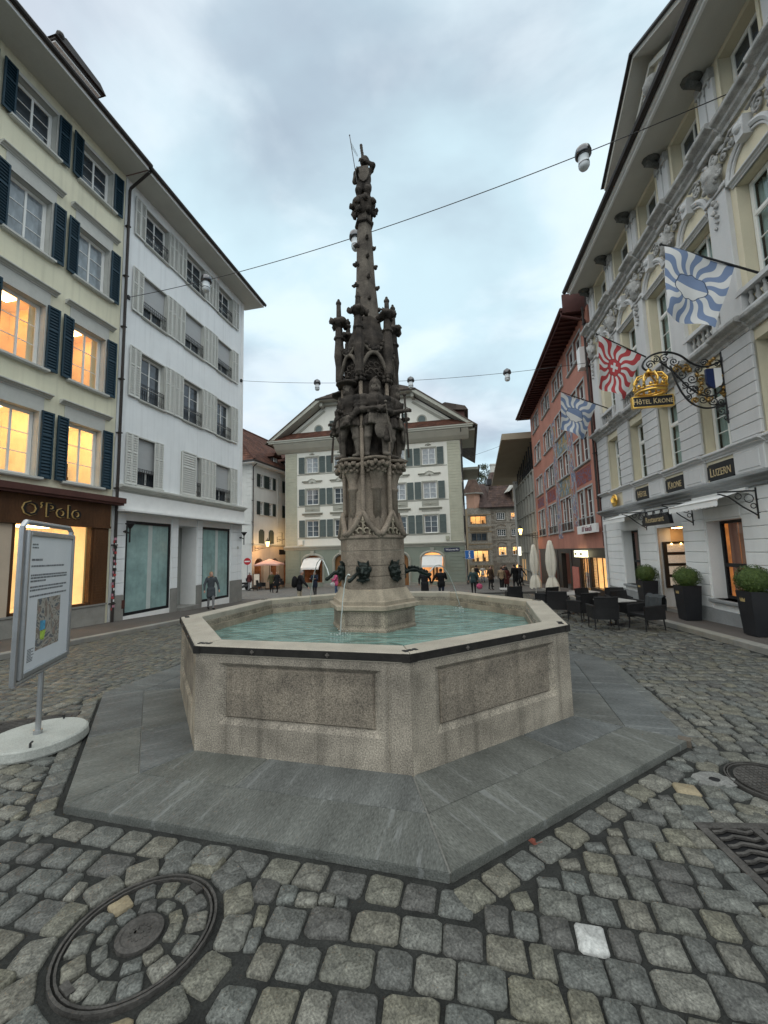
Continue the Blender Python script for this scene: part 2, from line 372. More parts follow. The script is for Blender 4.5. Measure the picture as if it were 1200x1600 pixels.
# fill the leftover gaps with smaller stones
gx0, gy0, gs = -7.0, 0.3, .02; nxg, nyg = 700, 470
GX, GY = np.meshgrid(gx0+gs*(np.arange(nxg)+.5), gy0+gs*(np.arange(nyg)+.5), indexing='ij'); occ = np.zeros((nxg, nyg), bool)
dd_ = np.max([(GX-FC.x)*cos(PH+PI/8+k*PI/4)+(GY-FC.y)*sin(PH+PI/8+k*PI/4) for k in range(8)], 0); occ |= dd_ < 4.225*cos(PI/8)
for a, b, r in MH: occ |= (GX-a)**2+(GY-b)**2 < (r+.015)**2
occ |= (GX-PATCH[0])**2+(GY-PATCH[1])**2 < .16**2
for a, b, hx, hy, t in GR: occ |= (abs((GX-a)*cos(t)+(GY-b)*sin(t)) < hx+.04) & (abs(-(GX-a)*sin(t)+(GY-b)*cos(t)) < hy+.04)
occ |= ((GX-WP.x)*WN.x+(GY-WP.y)*WN.y < KL+.02) | ((GX-HP.x)*HN.x+(GY-HP.y)*HN.y > KR-.02)
for x, y, w, h, t in stones:
    if abs(x) > 6.7 or y > 9.5 or y < .4: continue
    i0, i1, j0, j1 = [int(q) for q in ((x-.25-gx0)/gs, (x+.25-gx0)/gs, (y-.25-gy0)/gs, (y+.25-gy0)/gs)]; i0, j0 = max(0, i0), max(0, j0)
    X_, Y_ = GX[i0:i1, j0:j1]-x, GY[i0:i1, j0:j1]-y
    occ[i0:i1, j0:j1] |= (abs(X_*cos(t)+Y_*sin(t)) < w/2) & (abs(-X_*sin(t)+Y_*cos(t)) < h/2)
for nw, nh in ((9, 8), (8, 9), (8, 6), (6, 8), (6, 6), (7, 4), (4, 7), (5, 4), (4, 5), (4, 4)):
    I_ = np.zeros((nxg+1, nyg+1), int); I_[1:, 1:] = np.cumsum(np.cumsum(occ, 0), 1)
    free = np.argwhere((I_[nw:, nh:]-I_[:-nw, nh:]-I_[nw:, :-nh]+I_[:-nw, :-nh]) == 0)
    for i, j in free:
        if occ[i:i+nw, j:j+nh].any(): continue
        occ[i:i+nw, j:j+nh] = True; stones.append((gx0+gs*(i+nw/2), gy0+gs*(j+nh/2), nw*gs+.012, nh*gs+.012, random.uniform(-.12, .12)))
def stone(mb, w, h, seed, full=True, z=0.0):
    r_ = random.Random(seed); g = 0.0065
    hw, hh = w/2-g, h/2-g
    cs = [(sx*(hw-r_.uniform(0, .2)*hw*r_.random()), sy*(hh-r_.uniform(0, .16)*hh*r_.random())) for sx, sy in ((-1, -1), (1, -1), (1, 1), (-1, 1))]
    pts = []
    for i in range(4):
        c, a, b = Vector(cs[i]), Vector(cs[i-1]), Vector(cs[(i+1) % 4]); q = r_.uniform(.07, .17)
        pts += [c.lerp(a, q*.8), c.lerp(b, q)]
        if i % 2 == (0 if hw > hh else 1): e_ = c.lerp(b, r_.uniform(.4, .6)); pts.append(e_*(1+r_.uniform(-.07, .03)))
    tx, ty = r_.uniform(-.035, .035), r_.uniform(-.035, .035); dz = z+r_.uniform(-.007, .006)
    lv = [(1.02, -.045), (.985, -.006), (.86, .002)] if full else [(1.01, -.03), (.95, -.002)]
    rings = [[mb.pt((p.x*s, p.y*s, dz+zz+tx*p.x+ty*p.y+(r_.uniform(-.004, .004) if i > 1 else 0))) for p in pts] for i, (s, zz) in enumerate(lv)]
    for A, B in zip(rings, rings[1:]):
        n = len(A)
        for k in range(n): mb.face([A[k], A[(k+1) % n], B[(k+1) % n], B[k]])
    mb.face(rings[-1])
# the 300 that show largest are single stones, the rest one mass
_inv = camo.matrix_world.inverted()
def inview(x, y):
    q = _inv @ Vector((x, y, gz(y)))
    if q.z > -.3: return 0
    px, py = 600+616.1*q.x/-q.z, 800-616.1*q.y/-q.z
    return 1/(q.z*q.z) if -40 < px < 1240 and py < 1640 else 0
stones.sort(key=lambda s: -inview(s[0], s[1]))
rest = MB()
WHITE = (1.01, 2.33)
wi = min(range(120), key=lambda i: (stones[i][0]-WHITE[0])**2+(stones[i][1]-WHITE[1])**2)
m_cobw = mat('pale_quartz_cobble', (0.38, 0.385, 0.37), 0.35, 9, 60, 0.25, rough=0.7, bump=0.3)
m_coby = mat('ochre_cobble', (0.24, 0.20, 0.13), 0.25, 5, 50, 0.2, rough=0.7, bump=0.3)
for i, (x, y, w, h, t) in enumerate(stones):
    if i < 295:
        mb = MB(); stone(mb, w, h, i)
        o = mb.build('cobblestone', m_cobw if i == wi else (m_coby if i % 149 == 5 else m_cob), ground, smooth=True)
        o.matrix_local = T(x, y, gz(y), t)
        if i == wi: o['label'] = 'pale quartz cobblestone'
    else:
        if rest.M is None and False: pass
        rest.M = T(x, y, gz(y), t); stone(rest, w, h, i, full=inview(x, y) > 1/36.)
rest.M = None
rest.build('cobblestones', m_cob, ground, smooth=True, kind='stuff')

# ---- manhole cover with cobbles, grates, patch
m_cast = mat('rusty_cast_iron', (0.066, 0.062, 0.057), 0.4, 6, 60, 0.3, rough=0.7, bump=0.35, metal=0.2)
def ring(mb, r0, r1, z0, z1, n=40):
    mb.lathe([(r0, z0), (r0, z1), (r1, z1), (r1, z0)], n, caps=False)
def manhole(loc, r, label, cobbled):
    t = empty('manhole_cover', label, 'manhole cover', loc)
    mb = MB(); ring(mb, r*.965, r, -.05, .002); ring(mb, r*.905, r*.935, -.05, -.002); mb.build('rim', m_cast, t)
    mb = MB(); mb.lathe([(r*.95, -.05), (r*.95, -.022)], 32); mb.build('bed', m_mortar, t)
    if cobbled:
        mb = MB(); mb.lathe([(r*.3, -.03), (r*.3, -.002), (r*.24, .002), (r*.22, -.003), (0.02, -.003)], 28)
        for k in range(14):
            a = 2*PI*k/14; mb.box(*(r*.12*cos(a)+q for q in (-.006, .006)), *(r*.12*sin(a)+q for q in (-.006, .006)), -.003, .001)
        mb.box(-.03, .02, -.006, .006, -.002, .003); mb.box(-.03, -.018, -.006, .03, -.002, .003)
        mb.build('hub', m_cast, t, smooth=False)
        for rr, n, hh, tw in ((r*.455, 10, .09, 0), (r*.735, 14, .125, .2)):
            for k in range(n):
                a = 2*PI*k/n+tw+random.uniform(-.05, .05); mb = MB(); stone(mb, 2*PI*rr/n*.98, hh, 900+k+int(rr*1000))
                o = mb.build('cobblestone', m_coby if (n == 14 and k == 5) else m_cob, t, smooth=True); o.matrix_local = T(rr*cos(a), rr*sin(a), -.004, a+PI/2)
        for a in (R(58), R(238)):
            mb = MB(); mb.M = T(r*.84*cos(a), r*.84*sin(a), 0, a+PI/2); mb.box(-.045, .045, -.018, .018, -.03, .004); mb.build('lifting_slot', m_cast, t)
    else:
        mb = MB(); mb.lathe([(r*.8, -.03), (r*.8, -.002), (.01, -.002)], 32)
        for i in range(-6, 7):
            for j in range(-6, 7):
                if i*i+j*j < 38: mb.box(i*r*.12-.012, i*r*.12+.012, j*r*.12-.012, j*r*.12+.012, -.003, .003)
        mb.build('plate', m_cast, t)
    return t
manhole((MH[0][0], MH[0][1], gz(0)+.004), MH[0][2], 'round manhole cover filled with cobbles around an iron hub', True)
manhole((MH[1][0], MH[1][1], gz(0)+.004), MH[1][2], 'plain round rusty manhole cover beside the drain grate', False)
def grate(x, y, hx, hy, t, label):
    g = empty('drain_grate', label, 'drain grate', (x, y, gz(y)+.003), t)
    mb = MB()
    for a in (-hy, hy): mb.box(-hx-.03, hx+.03, a-.03, a+.03, -.06, .002)
    for a in (-hx, 0, hx): mb.box(a-.03, a+.03, -hy+.03, hy-.03, -.06, .001)
    mb.build('frame', m_cast, g)
    mb = MB(); mb.box(-hx, hx, -hy, hy, -.026, -.024); mb.build('pit', m_dark, g)
    for s in (-1, 1):
        for k in range(9):
            yy = -hy+.05+(2*hy-.1)*k/8; mb = MB()
            mb.tube([(s*(.04+(hx-.08)*q/5), yy+.018*sin(q*1.7)*s, -.008) for q in range(6)], .013, 5)
            mb.build('bar', m_cast, g)
    return g
grate(*GR[0], 'rusty drain grate of wavy iron bars at the right edge')
grate(*GR[1], 'rusty drain grate behind the notice board foot')
mb = MB(); mb.lathe([(PATCH[2], -.03), (PATCH[2]*.97, .002), (.04, .003)], 14, caps=False); mb.v = [(x*(1.2 if i % 3 else .85), y*.8, z) for i, (x, y, z) in enumerate(mb.v)]
mb.cur = 1; mb.lathe([(.04, .003), (.036, -.01), (.005, -.012)], 12, caps=True)
tag(mb.build('valve_cover', [mat('worn_concrete_patch', (.17, .17, .16), .25, 8, 60, .3, bump=.4), m_dark], M=T(PATCH[0], PATCH[1], gz(0))), 'small concrete patch with a dark round hole by the platform corner', 'valve cover')

# ---- raised pavements with kerbs
def pavement(name, P, D, N, side, dist, s0, s1, seg, w=.22):
    """strip between a facade line and its kerb; follows the fall of the street"""
    A = MB(); ss = [s0+(s1-s0)*k/seg for k in range(seg+1)]
    def at(s, d, dz):
        q = P+D*s+N*d; return (q.x, q.y, gz(q.y)+dz)
    inner = -.4*side
    for a, b in zip(ss, ss[1:]):
        q = [at(a, inner, .115), at(b, inner, .115), at(b, dist-side*w, .115), at(a, dist-side*w, .115)]
        A.poly(q if side < 0 else q[::-1])
        A.poly([at(a, dist-side*w, -.3), at(b, dist-side*w, -.3), at(b, dist-side*w, .115), at(a, dist-side*w, .115)])
    o = A.build(name, m_asph, kind='structure')
    L = 1.1; n = int((s1-s0)/L)
    for k in range(n):
        a = s0+k*L; b = a+L-.008; mb = MB()
        i = [mb.pt(at(s_, d_, z_)) for s_, d_, z_ in ((a, dist, -.3), (b, dist, -.3), (b, dist-side*w, -.3), (a, dist-side*w, -.3), (a, dist, .10), (b, dist, .10), (b, dist-side*w, .12), (a, dist-side*w, .12), (a, dist-side*.02, .12), (b, dist-side*.02, .12))]
        for f in ((0, 1, 5, 4), (4, 5, 9, 8), (8, 9, 6, 7), (2, 3, 7, 6), (1, 2, 6, 9, 5), (3, 0, 4, 8, 7)): mb.face([i[q] for q in f])
        mb.build('kerb_stone', m_kerb, o)
    return o
pavement('pavement_left', WP, WD, WN, 1, KL, -24, 1.3, 16)
pavement('pavement_right', HP, HD, HN, -1, KR, -20, 17, 16)
# low apron kerb round the pale corner house
BP0 = Vector((-10.76, 42.78, 0))

# ---- stone platform: two rings of gneiss slabs
mb = MB(); mb.prism([octp(4.19, k) for k in range(8)], -.5, -.046); platform = mb.build('platform', mat('pale_joint_mortar', (.17, .17, .155), .2, 5, 60, .2), kind='structure')
def slab_quad(a, b, ra0, ra1, k, ztop, gap=.006):
    """one slab on side k between radii ra0, ra1 and fractions a..b along the side"""
    p = []
    for r, f in ((ra1, a), (ra1, b), (ra0, b), (ra0, a)):
        P0 = Vector((*octp(r, k), 0)); P1 = Vector((*octp(r, k+1), 0)); p.append(P0.lerp(P1, f))
    c = sum(p, Vector())/4; d = (p[1]-p[0]).normalized(); ang = math.atan2(d.y, d.x)
    loc = [Matrix.Rotation(-ang, 4, 'Z') @ (q-c) for q in p]
    m = MB(); n = 6; q = [x*(1-gap/x.length) for x in loc]
    q2 = [x*(1-.012/x.length) for x in q]
    lo = [m.pt((x.x, x.y, -.4)) for x in q]; mid = [m.pt((x.x, x.y, -.012)) for x in q]; top = [m.pt((x.x, x.y, 0)) for x in q2]
    for A, B in ((lo, mid), (mid, top)):
        for i in range(4): m.face([A[i], A[(i+1) % 4], B[(i+1) % 4], B[i]])
    m.face(top)
    return m, T(c.x, c.y, ztop, ang)
m_slab.node_tree.nodes['Mapping'].inputs['Scale'].default_value = (2.1, .55, 2.1)   # grain runs across the slab
vein(m_slab)
for k in range(8):
    for r0, r1, parts in ((2.95, 3.62, ((0, .37), (.37, 1)) if k % 2 else ((0, .62), (.62, 1))), (3.62, 4.2, ((0, 1),) if k % 3 else ((0, .55), (.55, 1)))):
        for a, b in parts:
            m, M_ = slab_quad(a, b, r0, r1, k, -.036); m.build('paving_slab', m_slab, platform, M=M_)
# flush slabs on the right-hand side
for a, b in ((0, .5), (.5, 1)):
    m, M_ = slab_quad(a, b, 4.22, 4.40, 3, -.085); m.build('paving_slab', m_slab, platform, M=M_)
mb = MB(); mb.M = T(*octp(4.205, 3), -.09, PH+3*PI/4); mb.box(-.10, .012, -.05, .05, -.02, .058); mb.cur = 1; mb.tube([(.0, -.015, .02), (.014, -.015, .02)], .014, 8)
mb.build('corner_block', [mat('brown_corner_stone', (.12, .10, .08), .2, 6, 60, .2), m_dark], platform)
# ================================================================== SDF figures (people, carved warriors)
def nets(fun, lo, hi, h):
    """surface nets: polygonise fun(x,y,z) < 0 on a grid; returns verts, quads"""
    ax = [np.arange(lo[i], hi[i]+h, h) for i in range(3)]
    X, Y, Z = np.meshgrid(*ax, indexing='ij'); D = fun(X, Y, Z); S = D < 0
    nx, ny, nz = S.shape
    c = np.zeros((nx-1, ny-1, nz-1), int)
    cor = [(i, j, k) for i in (0, 1) for j in (0, 1) for k in (0, 1)]
    for i, j, k in cor: c += S[i:nx-1+i, j:ny-1+j, k:nz-1+k]
    act = (c > 0) & (c < 8); ids = -np.ones(act.shape, int); I = np.argwhere(act); ids[act] = np.arange(len(I))
    acc = np.zeros((len(I), 3)); cnt = np.zeros(len(I))
    for a in cor:
        for d in range(3):
            if a[d]: continue
            b = list(a); b[d] = 1
            da = D[I[:, 0]+a[0], I[:, 1]+a[1], I[:, 2]+a[2]]; db = D[I[:, 0]+b[0], I[:, 1]+b[1], I[:, 2]+b[2]]
            m = (da < 0) != (db < 0); t = np.where(m, da/np.where(m, da-db, 1), 0)
            p = np.tile(np.array(a, float), (len(I), 1)); p[:, d] += t
            acc[m] += p[m]; cnt[m] += 1
    V = (I+acc/cnt[:, None])*h+np.array(lo)
    Q = []
    for d in range(3):
        e, f = [(1, 2), (2, 0), (0, 1)][d]
        s0 = [slice(1, n-1) for n in S.shape]; s0[d] = slice(0, S.shape[d]-1); s1 = list(s0); s1[d] = slice(1, S.shape[d])
        A, B = S[tuple(s0)], S[tuple(s1)]; E = np.argwhere(A != B)
        if not len(E): continue
        fl = A[tuple(E.T)]; off = np.ones(3, int); off[d] = 0; E = E+off
        def at(de, df):
            q = E.copy(); q[:, e] += de; q[:, f] += df; return ids[q[:, 0], q[:, 1], q[:, 2]]
        q = np.stack([at(-1, -1), at(0, -1), at(0, 0), at(-1, 0)], 1)
        q[~fl] = q[~fl][:, ::-1]; Q.append(q)
    return V, np.concatenate(Q)

class Fig:
    """a body as one smooth union of tapered limbs; m = material index per limb"""
    def __init__(s): s.p = []
    def cap(s, a, b, ra, rb=None, m=0, k=.02): s.p.append(('c', np.array(a, float), np.array(b, float), ra, ra if rb is None else rb, m, k))
    def ell(s, c, r, m=0, k=.02): s.p.append(('e', np.array(c, float), np.array(r, float), 0, 0, m, k))
    def d(s, p, X, Y, Z):
        if p[0] == 'c':
            a, b = p[1], p[2]; ab = b-a; L = ab @ ab+1e-9
            t = np.clip(((X-a[0])*ab[0]+(Y-a[1])*ab[1]+(Z-a[2])*ab[2])/L, 0, 1)
            return np.sqrt((X-a[0]-t*ab[0])**2+(Y-a[1]-t*ab[1])**2+(Z-a[2]-t*ab[2])**2)-(p[3]+(p[4]-p[3])*t)
        c, r = p[1], p[2]
        k0 = np.sqrt(((X-c[0])/r[0])**2+((Y-c[1])/r[1])**2+((Z-c[2])/r[2])**2); k1 = np.sqrt(((X-c[0])/r[0]**2)**2+((Y-c[1])/r[1]**2)**2+((Z-c[2])/r[2]**2)**2)+1e-6
        return k0*(k0-1)/k1
    def mesh(s, name, mats, h=.02, folds=0.0, seed=0):
        pts = []
        for p in s.p:
            if p[0] == 'c': pts += [p[1]-max(p[3], p[4]), p[1]+max(p[3], p[4]), p[2]-max(p[3], p[4]), p[2]+max(p[3], p[4])]
            else: pts += [p[1]-p[2], p[1]+p[2]]
        lo = np.min(pts, 0)-2*h; hi = np.max(pts, 0)+2*h
        def fun(X, Y, Z):
            D = None
            for p in s.p:
                d = s.d(p, X, Y, Z)
                if D is None: D = d
                else:
                    k = p[6]; t = np.clip(.5+.5*(d-D)/k, 0, 1); D = d*(1-t)+D*t-k*t*(1-t)
            if folds: D = D+folds*np.sin(X*47+9*np.sin(Z*9+seed))*np.sin(Y*41+seed)*np.cos(Z*23+2*X*10)
            return D
        V, Q = nets(fun, lo, hi, h)
        C = V[Q].mean(1); dd = np.stack([s.d(p, C[:, 0], C[:, 1], C[:, 2]) for p in s.p]); mi = np.array([p[5] for p in s.p])[dd.argmin(0)]
        me = bpy.data.meshes.new(name); me.from_pydata(V.tolist(), [], Q.tolist())
        for m in mats: me.materials.append(m)
        me.polygons.foreach_set('material_index', mi.astype(np.int32)); me.polygons.foreach_set('use_smooth', [True]*len(Q)); me.update()
        return me
def hand(F, w, dirv, m, side, curl=.5):
    """palm, four fingers of unequal length and a thumb leaving the side of the palm"""
    w = np.array(w, float); d = np.array(dirv, float); d /= np.linalg.norm(d)
    x = np.cross(d, [0, 1, 0.01]); x /= np.linalg.norm(x)+1e-9; n = np.cross(x, d)
    F.cap(w, w+d*.07, .026, .034, m, .012)
    for i, L in enumerate((.062, .072, .068, .05)):
        b = w+d*.085+x*(i-1.5)*.019; k1 = b+d*L*.55; k2 = k1+(d*(1-curl)+n*curl*side)*L*.5
        F.cap(b, k1, .009, .0085, m, .006); F.cap(k1, k2, .0085, .007, m, .006)
    b = w+d*.03+x*.03; F.cap(b, b+x*.028+d*.03, .011, .009, m, .008); F.cap(b+x*.028+d*.03, b+x*.03+d*.06, .009, .008, m, .006)

def person_mesh(name, mats, H=1.72, coat=.55, arms=((.05, .1), (.05, .1)), stride=.12, bulk=1.0, hat=0, hair='short', lean=0.0, hood=False, skirt=False, h=.022, sex='m', turn=0.0, foot=0):
    """standing or walking figure facing -y; mats: skin, hair, coat, trousers, shoes"""
    F = Fig(); s = H/1.72; sh = .185 if sex == 'm' else .165
    hip, kn = .90*s, .48*s
    for sd in (-1, 1):
        st = stride*sd*(-1 if foot else 1); hx = .085*sd
        K = (hx*1.05, -st*.55-.02, kn); A = (hx, -st+.03*(st < 0), .085+(.05 if st < 0 else 0))
        F.cap((hx, 0, hip), K, .088*bulk, .062, 3, .03); F.cap(K, A, .06, .042, 3, .02)
        F.cap((A[0], A[1]+.03, .045+(A[2]-.085)), (A[0]*1.1, A[1]-.15, .03+(A[2]-.085)*.3), .042, .034, 4, .015)
    ln = lambda z: -lean*(z-hip)
    F.ell((0, ln(hip), hip+.03), (.165*bulk, .115*bulk, .14), 3 if coat < .3 else 2, .04)
    F.ell((0, ln(1.15*s), 1.14*s), (.165*bulk, .115*bulk, .22*s), 2, .05)
    F.ell((0, ln(1.32*s)+.01, 1.33*s), ((sh+.02)*bulk, .125*bulk, .17*s), 2, .05)
    if coat > .4:
        zb = hip-(coat-.4)*.9
        for sd in (-1, 1): F.cap((.07*sd, 0, hip), (.09*sd, -.01, zb), .115*bulk, .11*bulk+(.03 if skirt else 0), 2, .05)
    for sd, (fw, out) in zip((-1, 1), arms):
        S_ = np.array((sh*sd*bulk, ln(1.4*s), 1.42*s)); E = S_+np.array((sd*(.05+out*.6), -fw*.35+.02, -.27*s+max(0, fw-.6)*.06)); 
        up = fw > .5
        Wr = E+(np.array((-sd*.09*fw, -.21*s, .05+.14*(fw-.5))) if up else np.array((sd*out*.25, -.05-fw*.3, -.24*s)))
        F.cap(S_, E, .068*bulk, .055*bulk, 2, .035); F.cap(E, Wr, .054*bulk, .042, 2, .02); dv = Wr-E
        hand(F, Wr+dv/np.linalg.norm(dv)*.02, dv, 0, sd)
    hc = np.array((0, ln(1.6*s)-.02, 1.60*s))
    F.cap((0, ln(1.45*s)+.01, 1.44*s), hc+[0, .01, -.06], .055, .052, 0, .02)
    F.ell(hc, (.076, .096, .118), 0, .02); F.ell(hc+[0, -.03, -.06], (.052, .06, .055), 0, .02)
    F.cap(hc+[0, -.092, .012], hc+[0, -.112, -.018], .010, .015, 0, .012)            # nose
    F.cap(hc+[-.02, -.088, -.052], hc+[.02, -.088, -.052], .008, .008, 0, .006)      # lips
    for sd in (-1, 1):
        F.ell(hc+[sd*.079, .01, 0], (.012, .022, .032), 0, .008); F.ell(hc+[sd*.03, -.088, .012], (.013, .008, .008), 1, .003)
    F.ell(hc+[0, .022, .035], (.086, .098, .104), 1, .012)
    if hair == 'long': F.ell(hc+[0, .06, -.08], (.088, .06, .16), 1, .03)
    if hair == 'bob': F.ell(hc+[0, .04, -.03], (.095, .085, .11), 1, .03)
    if hair == 'bun': F.ell(hc+[0, .07, .1], (.04, .04, .04), 1, .02)
    if hood:
        for k in range(9):
            a = PI*k/8; F.cap((.12*cos(a), ln(1.45*s)+.02+.10*sin(a), 1.46*s), (.12*cos(a+.3), ln(1.45*s)+.02+.10*sin(a+.3), 1.47*s), .045, .045, 2 if hood != 'fur' else 1, .03)
    if hat: F.ell(hc+[0, .005, .075], (.1, .11, .06), hat, .01); 
    return F.mesh(name, mats, h, .0035, len(name))

# ================================================================== the fountain
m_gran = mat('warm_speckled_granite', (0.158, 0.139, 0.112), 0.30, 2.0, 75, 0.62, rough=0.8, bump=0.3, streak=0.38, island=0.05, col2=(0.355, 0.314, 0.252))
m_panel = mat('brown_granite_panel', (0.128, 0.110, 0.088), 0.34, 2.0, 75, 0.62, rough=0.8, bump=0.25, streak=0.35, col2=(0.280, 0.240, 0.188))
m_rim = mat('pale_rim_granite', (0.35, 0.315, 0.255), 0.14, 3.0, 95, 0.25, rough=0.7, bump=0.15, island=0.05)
m_ped = mat('pale_pedestal_stone', (0.31, 0.265, 0.20), 0.25, 3.0, 60, 0.22, rough=0.85, bump=0.25, streak=0.25)
m_shaft = mat('weathered_sandstone', (0.150, 0.122, 0.095), 0.30, 3.5, 42, 0.28, rough=0.9, bump=0.5, streak=0.35, col2=(0.265, 0.220, 0.172))
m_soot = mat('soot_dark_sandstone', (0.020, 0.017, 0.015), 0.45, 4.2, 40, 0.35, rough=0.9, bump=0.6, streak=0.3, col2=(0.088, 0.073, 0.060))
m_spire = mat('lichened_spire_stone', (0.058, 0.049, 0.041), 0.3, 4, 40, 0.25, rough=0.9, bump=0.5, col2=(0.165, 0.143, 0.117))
m_bronze = mat('dark_green_bronze', (0.022, 0.028, 0.025), 0.5, 8, 60, 0.3, rough=0.4, metal=0.7, bump=0.2)
fountain = empty('fountain', 'tall carved gothic stone fountain column rising from an octagonal granite basin', 'fountain', (FC.x, FC.y, 0))
RO, RI, ZR, ZW = 3.10, 2.78, 1.053, .77
def sidem(k, r):
    """local frame of side k at circumradius r: x along side, -y outwards, origin at its middle"""
    a = PH+PI/8+k*PI/4; ap = r*cos(PI/8); return T(ap*cos(a), ap*sin(a), 0, a+PI/2)
HL = RO*sin(PI/8)                     # half a side
tn = math.tan(PI/8)
for k in range(8):
    M = sidem(k, RO-.012)
    m = MB(); h = HL-.005; t = .30
    # wall slab with a sunk panel field
    px0, px1, pz0, pz1 = -h+.285, h-.285, .255, .875; bv, dp = .075, .045
    O_ = [(-h, 0, -.3), (h, 0, -.3), (h, 0, .955), (-h, 0, .955)]; P_ = [(px0, 0, pz0), (px1, 0, pz0), (px1, 0, pz1), (px0, 0, pz1)]
    Q_ = [(px0+bv, dp, pz0+bv*.8), (px1-bv, dp, pz0+bv*.8), (px1-bv, dp, pz1-bv*.6), (px0+bv, dp, pz1-bv*.6)]
    i = [[m.pt(p) for p in q] for q in (O_, P_, Q_)]
    for A, B in zip(i, i[1:]):
        for q in range(4): m.face([A[q], A[(q+1) % 4], B[(q+1) % 4], B[q]])
    m.face(i[2])
    hb = h-t*tn; b = [m.pt(p) for p in ((-hb, t, -.3), (hb, t, -.3), (hb, t, .955), (-hb, t, .955))]
    m.face(b[::-1]); m.face([i[0][0], i[0][3], b[3], b[0]]); m.face([i[0][1], b[1], b[2], i[0][2]]); m.face([i[0][3], i[0][2], b[2], b[3]])
    w = m.build('wall_slab', m_gran, fountain, M=M)
    m = MB(); m.bbox(px0+bv+.004, px1-bv-.004, dp-.022, dp+.02, pz0+bv*.8+.004, pz1-bv*.6-.004, .014); m.build('panel', m_panel, w)
    m = MB(); m.box(h-.22, h-.214, -.0015, .003, -.03, .95); m.cur = 0; m.build('joint', m_panel, w)
    # rim stone, iron band, rosettes, cramp
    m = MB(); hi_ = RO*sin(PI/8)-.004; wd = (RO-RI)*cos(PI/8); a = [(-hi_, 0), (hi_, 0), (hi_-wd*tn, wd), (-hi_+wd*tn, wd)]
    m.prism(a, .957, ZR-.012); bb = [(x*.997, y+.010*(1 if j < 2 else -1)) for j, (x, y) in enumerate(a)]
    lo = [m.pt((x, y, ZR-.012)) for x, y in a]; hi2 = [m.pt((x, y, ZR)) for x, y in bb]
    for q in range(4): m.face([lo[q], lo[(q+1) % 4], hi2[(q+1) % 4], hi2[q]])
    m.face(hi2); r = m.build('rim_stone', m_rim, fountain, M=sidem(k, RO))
    m = MB(); m.box(-hi_-.006, hi_+.006, -.012, -.0005, .970, 1.042); m.box(-hi_-.010, -hi_+.07, -.018, -.012, .966, 1.046); m.box(hi_-.07, hi_+.010, -.018, -.012, .966, 1.046)
    bd = m.build('iron_band', mat('black_band_iron', (.022, .020, .018), .4, 5, 60, .25, rough=.5, metal=.3, bump=.15), fountain, M=sidem(k, RO))
    for x in (-.48, .36):
        m = MB()
        for q in range(4): m.ball((x+.013*cos(q*PI/2), -.014, 1.004+.013*sin(q*PI/2)), .011, 6, 4)
        m.ball((x, -.018, 1.004), .009, 6, 4); m.build('rosette', mat('worn_rosette_iron', (.10, .09, .08), .3, 9, 60, .2, rough=.5, metal=.4), bd)
    m = MB()
    for x0, x1, y0, y1 in ((-hi_-.02, -hi_+.13, .07, .095), (-hi_+.1, -hi_+.13, .05, .115), (-hi_-.02, -hi_+.01, .05, .115), (-hi_+.04, -hi_+.07, .055, .11)): m.box(x0, x1, y0, y1, ZR-.004, ZR+.006)
    m.build('iron_cramp', m_iron, fountain, M=sidem(k, RO))
m = MB()
for k in range(8):
    A, B = [(r*cos(PH+q*PI/4), r*sin(PH+q*PI/4)) for r in (RI,) for q in (k, k+1)]
    m.poly([(*B, .3), (*A, .3), (*A, .96), (*B, .96)]); C, D = [(x*.985, y*.985) for x, y in (A, B)]
    m.poly([(*D, .3), (*C, .3), (*C, .87), (*D, .87)]); m.poly([(*A, .87), (*B, .87), (*D, .87), (*C, .87)][::-1])
m.poly([(RI*cos(PH+q*PI/4), RI*sin(PH+q*PI/4), .32) for q in range(8)])
m.build('basin_lining', m_ped, fountain)

# water ---------------------------------------------------------------
mw = bpy.data.materials.new('fountain_water'); mw.use_nodes = True; t = mw.node_tree; b = t.nodes['Principled BSDF']
b.inputs['Base Color'].default_value = (.135, .285, .262, 1); b.inputs['Roughness'].default_value = .035; b.inputs['IOR'].default_value = 1.33; b.inputs['Specular IOR Level'].default_value = .62
tcn = t.nodes.new('ShaderNodeTexCoord'); hts = []
for sc, ro, st in (((2.2, 5.5, 1), .3, 1.0), ((7, 13, 1), -.5, .45)):
    mp = t.nodes.new('ShaderNodeMapping'); mp.inputs['Scale'].default_value = sc; mp.inputs['Rotation'].default_value = (0, 0, ro); t.links.new(tcn.outputs['Object'], mp.inputs[0])
    n = t.nodes.new('ShaderNodeTexNoise'); n.inputs['Scale'].default_value = 1; n.inputs['Detail'].default_value = 2; n.inputs['Distortion'].default_value = 1.2; t.links.new(mp.outputs[0], n.inputs['Vector']); hts.append((n, st))
prev = None
for n, st in hts:
    bp = t.nodes.new('ShaderNodeBump'); bp.inputs['Strength'].default_value = .8*st; bp.inputs['Distance'].default_value = .06; t.links.new(n.outputs[0], bp.inputs['Height'])
    if prev: t.links.new(prev.outputs[0], bp.inputs['Normal'])
    prev = bp
t.links.new(prev.outputs[0], b.inputs['Normal'])
vr = t.nodes.new('ShaderNodeValToRGB'); vr.color_ramp.elements[0].position = .35; vr.color_ramp.elements[0].color = (.070, .138, .122, 1); vr.color_ramp.elements[1].position = .68; vr.color_ramp.elements[1].color = (.20, .32, .28, 1)
t.links.new(hts[0][0].outputs[0], vr.inputs[0]); t.links.new(vr.outputs[0], b.inputs['Base Color'])
m = MB(); hx = [(.64*cos(R(-73.6+60*k)), .64*sin(R(-73.6+60*k))) for k in range(6)]
m.poly([(RI*.99*cos(PH+q*PI/4), RI*.99*sin(PH+q*PI/4), 0) for q in range(8)])
